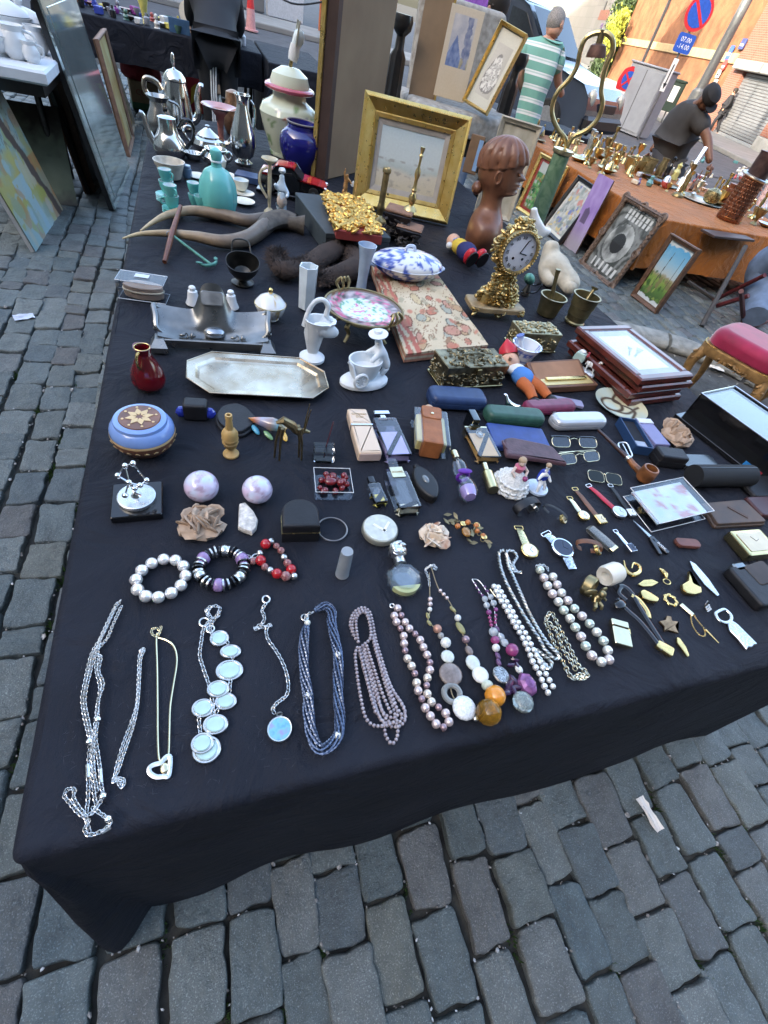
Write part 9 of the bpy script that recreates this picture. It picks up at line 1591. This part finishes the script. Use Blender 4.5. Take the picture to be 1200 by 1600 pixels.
struct(obj('far_pavement',box(14,3.2,.14,.02,-.03,(2.5,21.6)),mat('pavement_slab'),None));one('stone_pier',box(1.3,.6,4.2,.02),mat('pale_stone',(.45,.47,.49),.8,var=.1),'pale stone pier of a house front at the top of the picture','pier',(3.3,25.6,0));one('shop_front',box(9,.4,4.5,.02),mat('grey_front',(.16,.165,.17),.7,var=.15,sc=1),'dark grey shop front beyond the far table','building',(-1.9,26.2,0))
o=G(517,60);t=thing('chalk_board','dark chalk board with an orange frame standing on the far pavement','sign',o,VA(o));obj('slate',box(.8,.03,1.5,0,.1),mat('slate_blue',(.06,.075,.10),.7),t)
for s in(box(.06,.05,1.6,0,.05,(-.42,0)),box(.06,.05,1.6,0,.05,(.42,0)),box(.9,.05,.06,0,.05),box(.9,.05,.06,0,1.6)):obj('frame_rail',s,mat('orange_wood',(.42,.12,.04),.6),t)
for k,s in enumerate(('MENU','SOUPE','TARTE')):text('chalk_text',s,.16,m_wht,t,(0,-.02,1.3-k*.4),(PI/2,0,0))
o=G(509,78);t=thing('chain_bollard','black bollard with a hanging chain on the far pavement','bollard',o);obj('post',lathe([(.07,0),(.06,.1),(.05,1.0),(.07,1.05),(.001,1.12)],14),m_dm,t);obj('chain',tube(spline([(0,0,.95),(-1,.1,.72),(-2.1,.3,.95),(-3.4,.5,.6)],6),.02,6),m_dm,t)
o=G(392,48);t=thing('striped_cone','red and white striped traffic cone beyond the far table','cone',o);obj('lower_cone',lathe([(.2,0),(.2,.03),(.13,.04),(.1,.42)],18),mat('cone_pink',(.62,.3,.28),.5),t);obj('upper_cone',lathe([(.1,.42),(.04,.95)],18),mat('cone_red',(.62,.03,.03),.5),t)
# right: orange table
OX0,OX1,OY0,OY1,OZ=3.72,6.0,3.75,7.0,.55
m_or=cloth_mat('orange_cloth',(.34,.115,.022),.2,1.3);skirt_table('orange_table','low table under a rust orange cloth covered with brassware',OX0,OX1,OY0,OY1,OZ,m_or,.16,wr=lambda x,y:.004*fbm(x*3,y*3,3),seed=9,fold=.09,corner=.10,per=13)
skirt_table('black_end_table','black clothed end table beside the striped man',3.3,5.2,7.04,7.9,.60,m_black,.02,wr=lambda x,y:0,seed=5,corner=.04)
def gtab(px,py,z=OZ+.004):return at(px,py,z)
def fram(label,bl,br,top,fn,m,fw,d=.03,n=80,name='framed_picture',which='l',glass=True):
 t,w,h=lean(name,label,G(*bl),G(*br),top,which=which,group=None);board(t,w,h,fn,m,fw,d,n,clear('picture_glass')if glass else None);return t,w,h
jb=blots(4,110,[(.03,.16,.05),(.08,.30,.10),(.18,.42,.14),(.05,.12,.04),(.34,.10,.04),(.42,.36,.12),(.5,.5,.46)],.09,1.4)
def jung(u,v):k=fbm(u*7,v*6,3);b=lerp((.03,.14,.05),(.14,.34,.12),.5+k);x=abs(u-.5);return(.30,.04,.03)if u<.09 or u>.91 or v<.06 or v>.94 else((.46,.50,.48)if k>.45 or(v>.75 and u<.45)else((.32,.24,.14)if abs(fbm(u*9,v*4,7))<.05 else jb(u,v,b)))
fram('gilt framed jungle picture in green behind the onyx lamp',(808,326),(846,352),(848,238),jung,m_gframe,.035)
hb_=blots(6,90,[(.5,.1,.05),(.55,.36,.08),(.05,.05,.28),(.4,.36,.3),(.12,.12,.1),(.3,.2,.12),(.5,.46,.4)],.10,1.4)
def harl(u,v):
 k=fbm(u*8,v*7,4);b=lerp((.16,.18,.15),(.42,.38,.32),.5+k)
 if u<.05 or u>.95 or v<.06 or v>.96:return(.62,.58,.50)
 return hb_(u,v,b)
fram('black framed colourful print of costumed dancers',(846,357),(874,383),(907,275),harl,m_bframe,.035)
def purp(u,v):k=fbm(u*3,v*4,5);b=lerp((.26,.16,.42),(.36,.26,.52),.5+k);return lerp(b,(.08,.06,.10),.85)if .25<u<.6 and .38<v<.6-.3*abs(u-.42)else(lerp(b,(.34,.30,.36),min(1,(.45-v)*3))if v<.45 else b)
fram('unframed purple canvas between the dancers and the rococo frame',(880,383),(899,397),(935,270),purp,None,0,glass=False)
def poster(u,v):
 k=fbm(u*5,v*5,6);x,y=u-.45,v-.48;r_=math.hypot(x,y*1.2)
 if(v>.78 and .2<u<.9 and math.sin(u*62)>-.2 and abs(math.sin(v*40))>.3)or(v<.2 and v>.07 and .15<u<.85 and math.sin(u*48)>.1):return(.62,.62,.60)
 if r_<.17:return(.02,.02,.02)
 return lerp((.08,.085,.08),(.50,.51,.49),max(0,min(1,.5+k+(x*.6))))if r_<.33 else lerp((.05,.055,.05),(.30,.31,.30),max(0,min(1,.35+.8*math.sin(r_*34+k*4)*.5)))
t,w,h=fram('black and white poster in an ornate carved brown rococo frame',(912,412),(957,448),(982,312),poster,None,0,n=110);m_roc=mat('rococo_wood',(.13,.085,.06),.5,var=.4,sc=30)
frame(t,w*1.1,h*1.07,w*.075,.04,m_roc,-h*.035)
for(a,b,n)in(((-.53,-.02),(.53,-.02),14),((-.53,1.02),(.53,1.02),14),((-.52,0),(-.52,1),16),((.52,0),(.52,1),16)):
 for i in range(n+1):u=i/n;big=1.7 if i in(0,n//2,n)else 1;obj('carved_scroll',mv(torus(.016*big,.008*big,12,6),((a[0]+(b[0]-a[0])*u)*w,-.03,(a[1]+(b[1]-a[1])*u)*h),(PI/2,.6*i,0)),m_roc,t)
pb_=blots(2,60,[(.04,.09,.02),(.12,.22,.04),(.28,.36,.08),(.2,.16,.07)],.10,1.3)
def park(u,v):k=fbm(u*6,v*7,3);b=stops(v+.04*k,(0,(.62,.66,.68)),(.06,(.62,.66,.68)),(.07,(.05,.10,.03)),(.25,(.10,.20,.04)),(.38,(.22,.32,.06)),(.46,(.30,.26,.14)),(.5,(.45,.50,.50)),(.7,(.26,.48,.62)),(.93,(.10,.36,.62)),(.94,(.62,.66,.68)),(1,(.62,.66,.68)));return(.06,.05,.04)if(abs(u-.32-.1*(v-.3))<.012 or abs(u-.8)<.01)and .25<v<.85 else(pb_(u,v,b)if .07<v<.46+.06*k else b)
fram('walnut framed park landscape with blue sky, nearest the stool',(988,462),(1026,491),(1049,362),park,m_wframe,.035,n=100)
def brass(nm,label,px,py,prof,m,k=1.0,group=None,n=20,extra=None):
 o=gtab(px,py);t=thing(nm,label,nm.split('_')[-1],o,0,group);obj('body',lathe([(a*k,b*k)for a,b in prof],n),m,t)
 if extra:extra(t)
 return t
CS=[(.045,0),(.04,.015),(.014,.03),(.018,.06),(.01,.09),(.016,.13),(.009,.17),(.02,.19),(.02,.215),(.014,.215)]
rr=random.Random(31);n_=0
for i in range(110):
 u=rr.random();v=rr.random();p=Vector((OX0+.08+2.1*v,OY0+(1.35 if v<.45 else .3)+(1.85 if v<.45 else 2.9)*u,OZ+.004));k=rr.uniform(.7,1.35);m=rr.choice((m_brass,m_abrass,mat('bright_brass'),m_silver,m_brass));kind=i%4
 nm,pr=(('brass_candlestick',CS),('brass_cup',[(.03,0),(.012,.02),(.012,.04),(.035,.07),(.04,.11),(.036,.11),(.02,.06)]),('brass_bell',[(.045,0),(.035,.03),(.022,.07),(.008,.08),(.012,.12),(.004,.14)]),('brass_dish',[(.04,0),(.06,.012),(.085,.03),(.08,.03),(.03,.01)]))[kind]
 t=thing(nm,'small %s in the crowd of brassware on the orange table'%nm.replace('_',' '),nm.split('_')[1],p,0,'orange table: '+nm.replace('_',' '));obj('body',lathe([(a*k,b*k)for a,b in pr],16),m,t)
CPH=.45
o=gtab(*z3(1010,1030));t=thing('copper_can','tall hammered copper can with a brass hoop at the right','can',o,0);hc=up(o,*z3(1165,680));rc=.115;m_cop=mat('hammered_copper',(.42,.17,.09),.3,1,var=.4,sc=30,c2=(.20,.10,.07),rvar=.1);obj('lower_body',lathe([(rc,0),(rc*1.04,.02),(rc*.98,.05),(rc*.9,hc*.62),(rc*.95,hc*.64)],36),m_cop,t)
for j in range(9):
 for i in range(26):a=2*PI*(i+.5*(j%2))/26;z=.07+j*hc*.058;obj('hammer_mark',mv(ball(.009,.004,.013,6,4),(math.cos(a)*rc*(.975-.08*j/9),math.sin(a)*rc*(.975-.08*j/9),z),(0,.0,a+PI/2)),m_cop,t)if math.cos(a-math.atan2(-o.y,-o.x))>.1 else None
obj('neck',lathe([(rc*.8,hc*.64),(rc*.78,hc*.98),(rc*.84,hc),(rc*.74,hc)],32),mat('dark_copper',(.09,.055,.05),.45,.7,var=.3),t);obj('hoop',mv(torus(rc*1.02,.012,32,7),(0,0,hc*.66),(.12,.05,0)),mat('dull_silver'),t)
brass('brass_pot','wide brass cooking pot with yellow rim on the orange table',*z3(565,800),[(.09,0),(.1,.02),(.11,.1),(.115,.105),(.105,.105),(.09,.03)],m_brass,1.15);brass('brass_pot','taller aged brass pot beside the wide one',*z3(615,815),[(.075,0),(.085,.03),(.085,.14),(.09,.145),(.08,.145),(.07,.05)],m_abrass,1.1);brass('brass_vase','dark tall brass vase next to the black figure',*z3(680,830),[(.04,0),(.045,.03),(.05,.1),(.035,.16),(.045,.19),(.04,.19)],m_abrass,1.0);brass('black_figure','glossy black standing figure on the round tray',*z3(710,845),[(.035,0),(.03,.02),(.035,.08),(.028,.13),(.012,.16),(.022,.19),(.018,.215),(.001,.225)],m_blkp,1.05);brass('yellow_figure','pale yellow glass figure beside the black one',*z3(755,840),[(.045,0),(.035,.03),(.04,.07),(.02,.1),(.03,.13),(.001,.16)],mat('lemon_glass',(.55,.52,.2),.15,coat=.4),1.1)
for(x,y,r_,lb)in((700,860,.2,'round silver tray under the black figure'),(880,940,.24,'round brass tray at the front of the orange table'),(480,740,.16,'small round tray near the middle of the orange table')):one('round_tray',lathe([(r_*.9,0),(r_,.012),(r_*.98,.014),(r_*.88,.004),(.001,.004)],40),mat('tray_%d'%x,(.42,.40,.30),.3,.9,var=.3,sc=20),lb,'tray',gtab(*z3(x,y)))
brass('filigree_ball','openwork brass ball basket on the front tray',*z3(915,960),[(.03,.012),(.07,.03),(.085,.075),(.07,.125),(.03,.15),(.001,.155)],mat('filigree_brass',(.34,.28,.14),.35,.9,var=.9,sc=70),1.0);brass('wood_pot','reddish wooden jar between tray and copper can',*z3(985,960),[(.05,0),(.055,.03),(.052,.15),(.045,.16),(.05,.2),(.02,.2)],mat('red_wood'),1.0)
o=gtab(*z3(770,905));pk_=onr(*z3(910,690),math.hypot(o.x,o.y)+.2)-o;one('silver_knife',tube([(0,0,.02),tuple(pk_*.5+U*.02),tuple(pk_)],[.014,.016,.022],8,flat=.35),m_silver,'long silver serving knife propped up on the trays','knife',o)
o=gtab(*z3(830,900));one('wood_spoon',tube([(0,0,.02),(.06,.05,.12),(.1,.08,.2)],[.022,.008,.007],8),m_wframe,'dark wooden spoon handle leaning over the tray','spoon',o)
rr=random.Random(77)
for i in range(44):p=gtab(*z3(rr.uniform(560,1180),rr.uniform(760,900)));k=rr.uniform(.5,1.2);c=rr.choice(((.7,.7,.68),(.6,.6,.62),(.12,.3,.3),(.15,.12,.3),(.5,.1,.1),(.66,.62,.5)));tag(obj('small_trinket',(lathe([(.03*k,0),(.04*k,.03*k),(.02*k,.06*k),(.025*k,.09*k),(.001,.1*k)],12),lathe([(.03*k,0),(.05*k,.02),(.06*k,.05*k),(.05*k,.05*k)],14),box(.08*k,.05*k,.04*k,.005))[i%3],mat('trk_%.2f'%c[0],c,.25,coat=.3),None,p,(0,0,rr.uniform(0,3))),'small glass or china trinket behind the trays on the orange table','trinket','trinkets on the orange table')
for i in range(5):p=gtab(*z3(1130+i*18,1010-i*30));tag(obj('crystal_plate',mv(lathe([(.05,0),(.13,.02),(.135,.026),(.05,.008)],24),(0,0,.06),(.9,0,.4)),mat('cut_crystal',(.55,.57,.58),.12,.5,var=.5,sc=40),None,p),'cut crystal plate standing at the right end of the orange table','plate','crystal plates on edge')
tl=thing('trestle','grey folding trestle leg under the near end of the orange table','trestle',(0,0,0));A,B=G(1096,510),at(1165,385,.52);obj('leg',tube([tuple(A),tuple(B)],.02,8),mat('grey_wood',(.055,.05,.046),.7),tl);C2=G(1120,470);obj('brace',tube([tuple(C2),tuple(at(1075,440,.1))],.018,6),mat('grey_wood'),tl)
one('table_board',box(.6,.16,.02,.003),mat('dark_oak'),'bare grey board end sticking out from under the orange cloth','board',(4.55,3.68,OZ-.035),.12)
fc=thing('folding_chair','dark red folding chair frame behind the velvet stool','chair',(0,0,0))
for a,b in(((1115,470,0),(1195,430,.4)),((1162,505,0),(1158,455,.35)),((1140,520,0),(1205,500,.05)),((1120,478,.12),(1170,462,.3))):obj('rail',tube([tuple(at(*a)),tuple(at(*b))],.02,6),mat('dark_red_wood',(.08,.012,.014),.5),fc)
P=[at(1180,495,.12),at(1192,455,.25),at(1200,420,.4),at(1230,400,.55)];one('denim_jacket',tube([tuple(p)for p in spline(P,4)],[.10,.14,.17,.16],14),m_denim,'dark blue denim garment hanging at the right picture edge','jacket')
st=thing('velvet_stool','gilt carved stool with a crimson velvet cushion on the soil at the right','stool',at(1165,570,.0));sc_=at(1178,545,.44);st.location=Vector((sc_.x,sc_.y,0));st.rotation_euler=(0,0,ang((1110,530),(1190,575),.42));m_vel=mat('crimson_velvet',(.30,.008,.05),.7,var=.3,sc=9,sheen=.8);m_gw=mat('gilt_walnut',(.28,.16,.06),.4,.25,var=.35,sc=30);SW,SD_=.43,.36
obj('cushion',mv(prism(rrect(SW,SD_,.12,8),.40,.50,.055,.015,6)),m_vel,st);obj('seat_rail',prism(rrect(SW+.02,SD_+.02,.10,6),.34,.402,.012,.02,2),m_gw,st);obj('nail_row',join(*[ball(.004,c=(x,y,.402),nu=6,nv=4)for x,y in rrect(SW+.015,SD_+.015,.10,22)]),m_gold,st,kind='stuff')
for sx in(-1,1):
 for sy in(-1,1):obj('cabriole_leg',tube(spline([(sx*SW*.42,sy*SD_*.40,.36),(sx*SW*.47,sy*SD_*.46,.28),(sx*SW*.42,sy*SD_*.42,.12),(sx*SW*.46,sy*SD_*.46,.0)],5),[.034,.03,.018,.02],10),m_gw,st);obj('carved_knee',mv(swirl(8,5,lambda r:(r.uniform(-.02,.02),r.uniform(-.02,.02),r.uniform(-.03,.02)),.016),(sx*SW*.46,sy*SD_*.46,.33)),m_gw,st,kind='stuff')
obj('apron_carving',mv(swirl(22,6,lambda r:(r.uniform(-SW*.2,SW*.2),0,r.uniform(-.012,.012)),.014),(0,-SD_/2-.014,.355)),m_gw,st,kind='stuff')
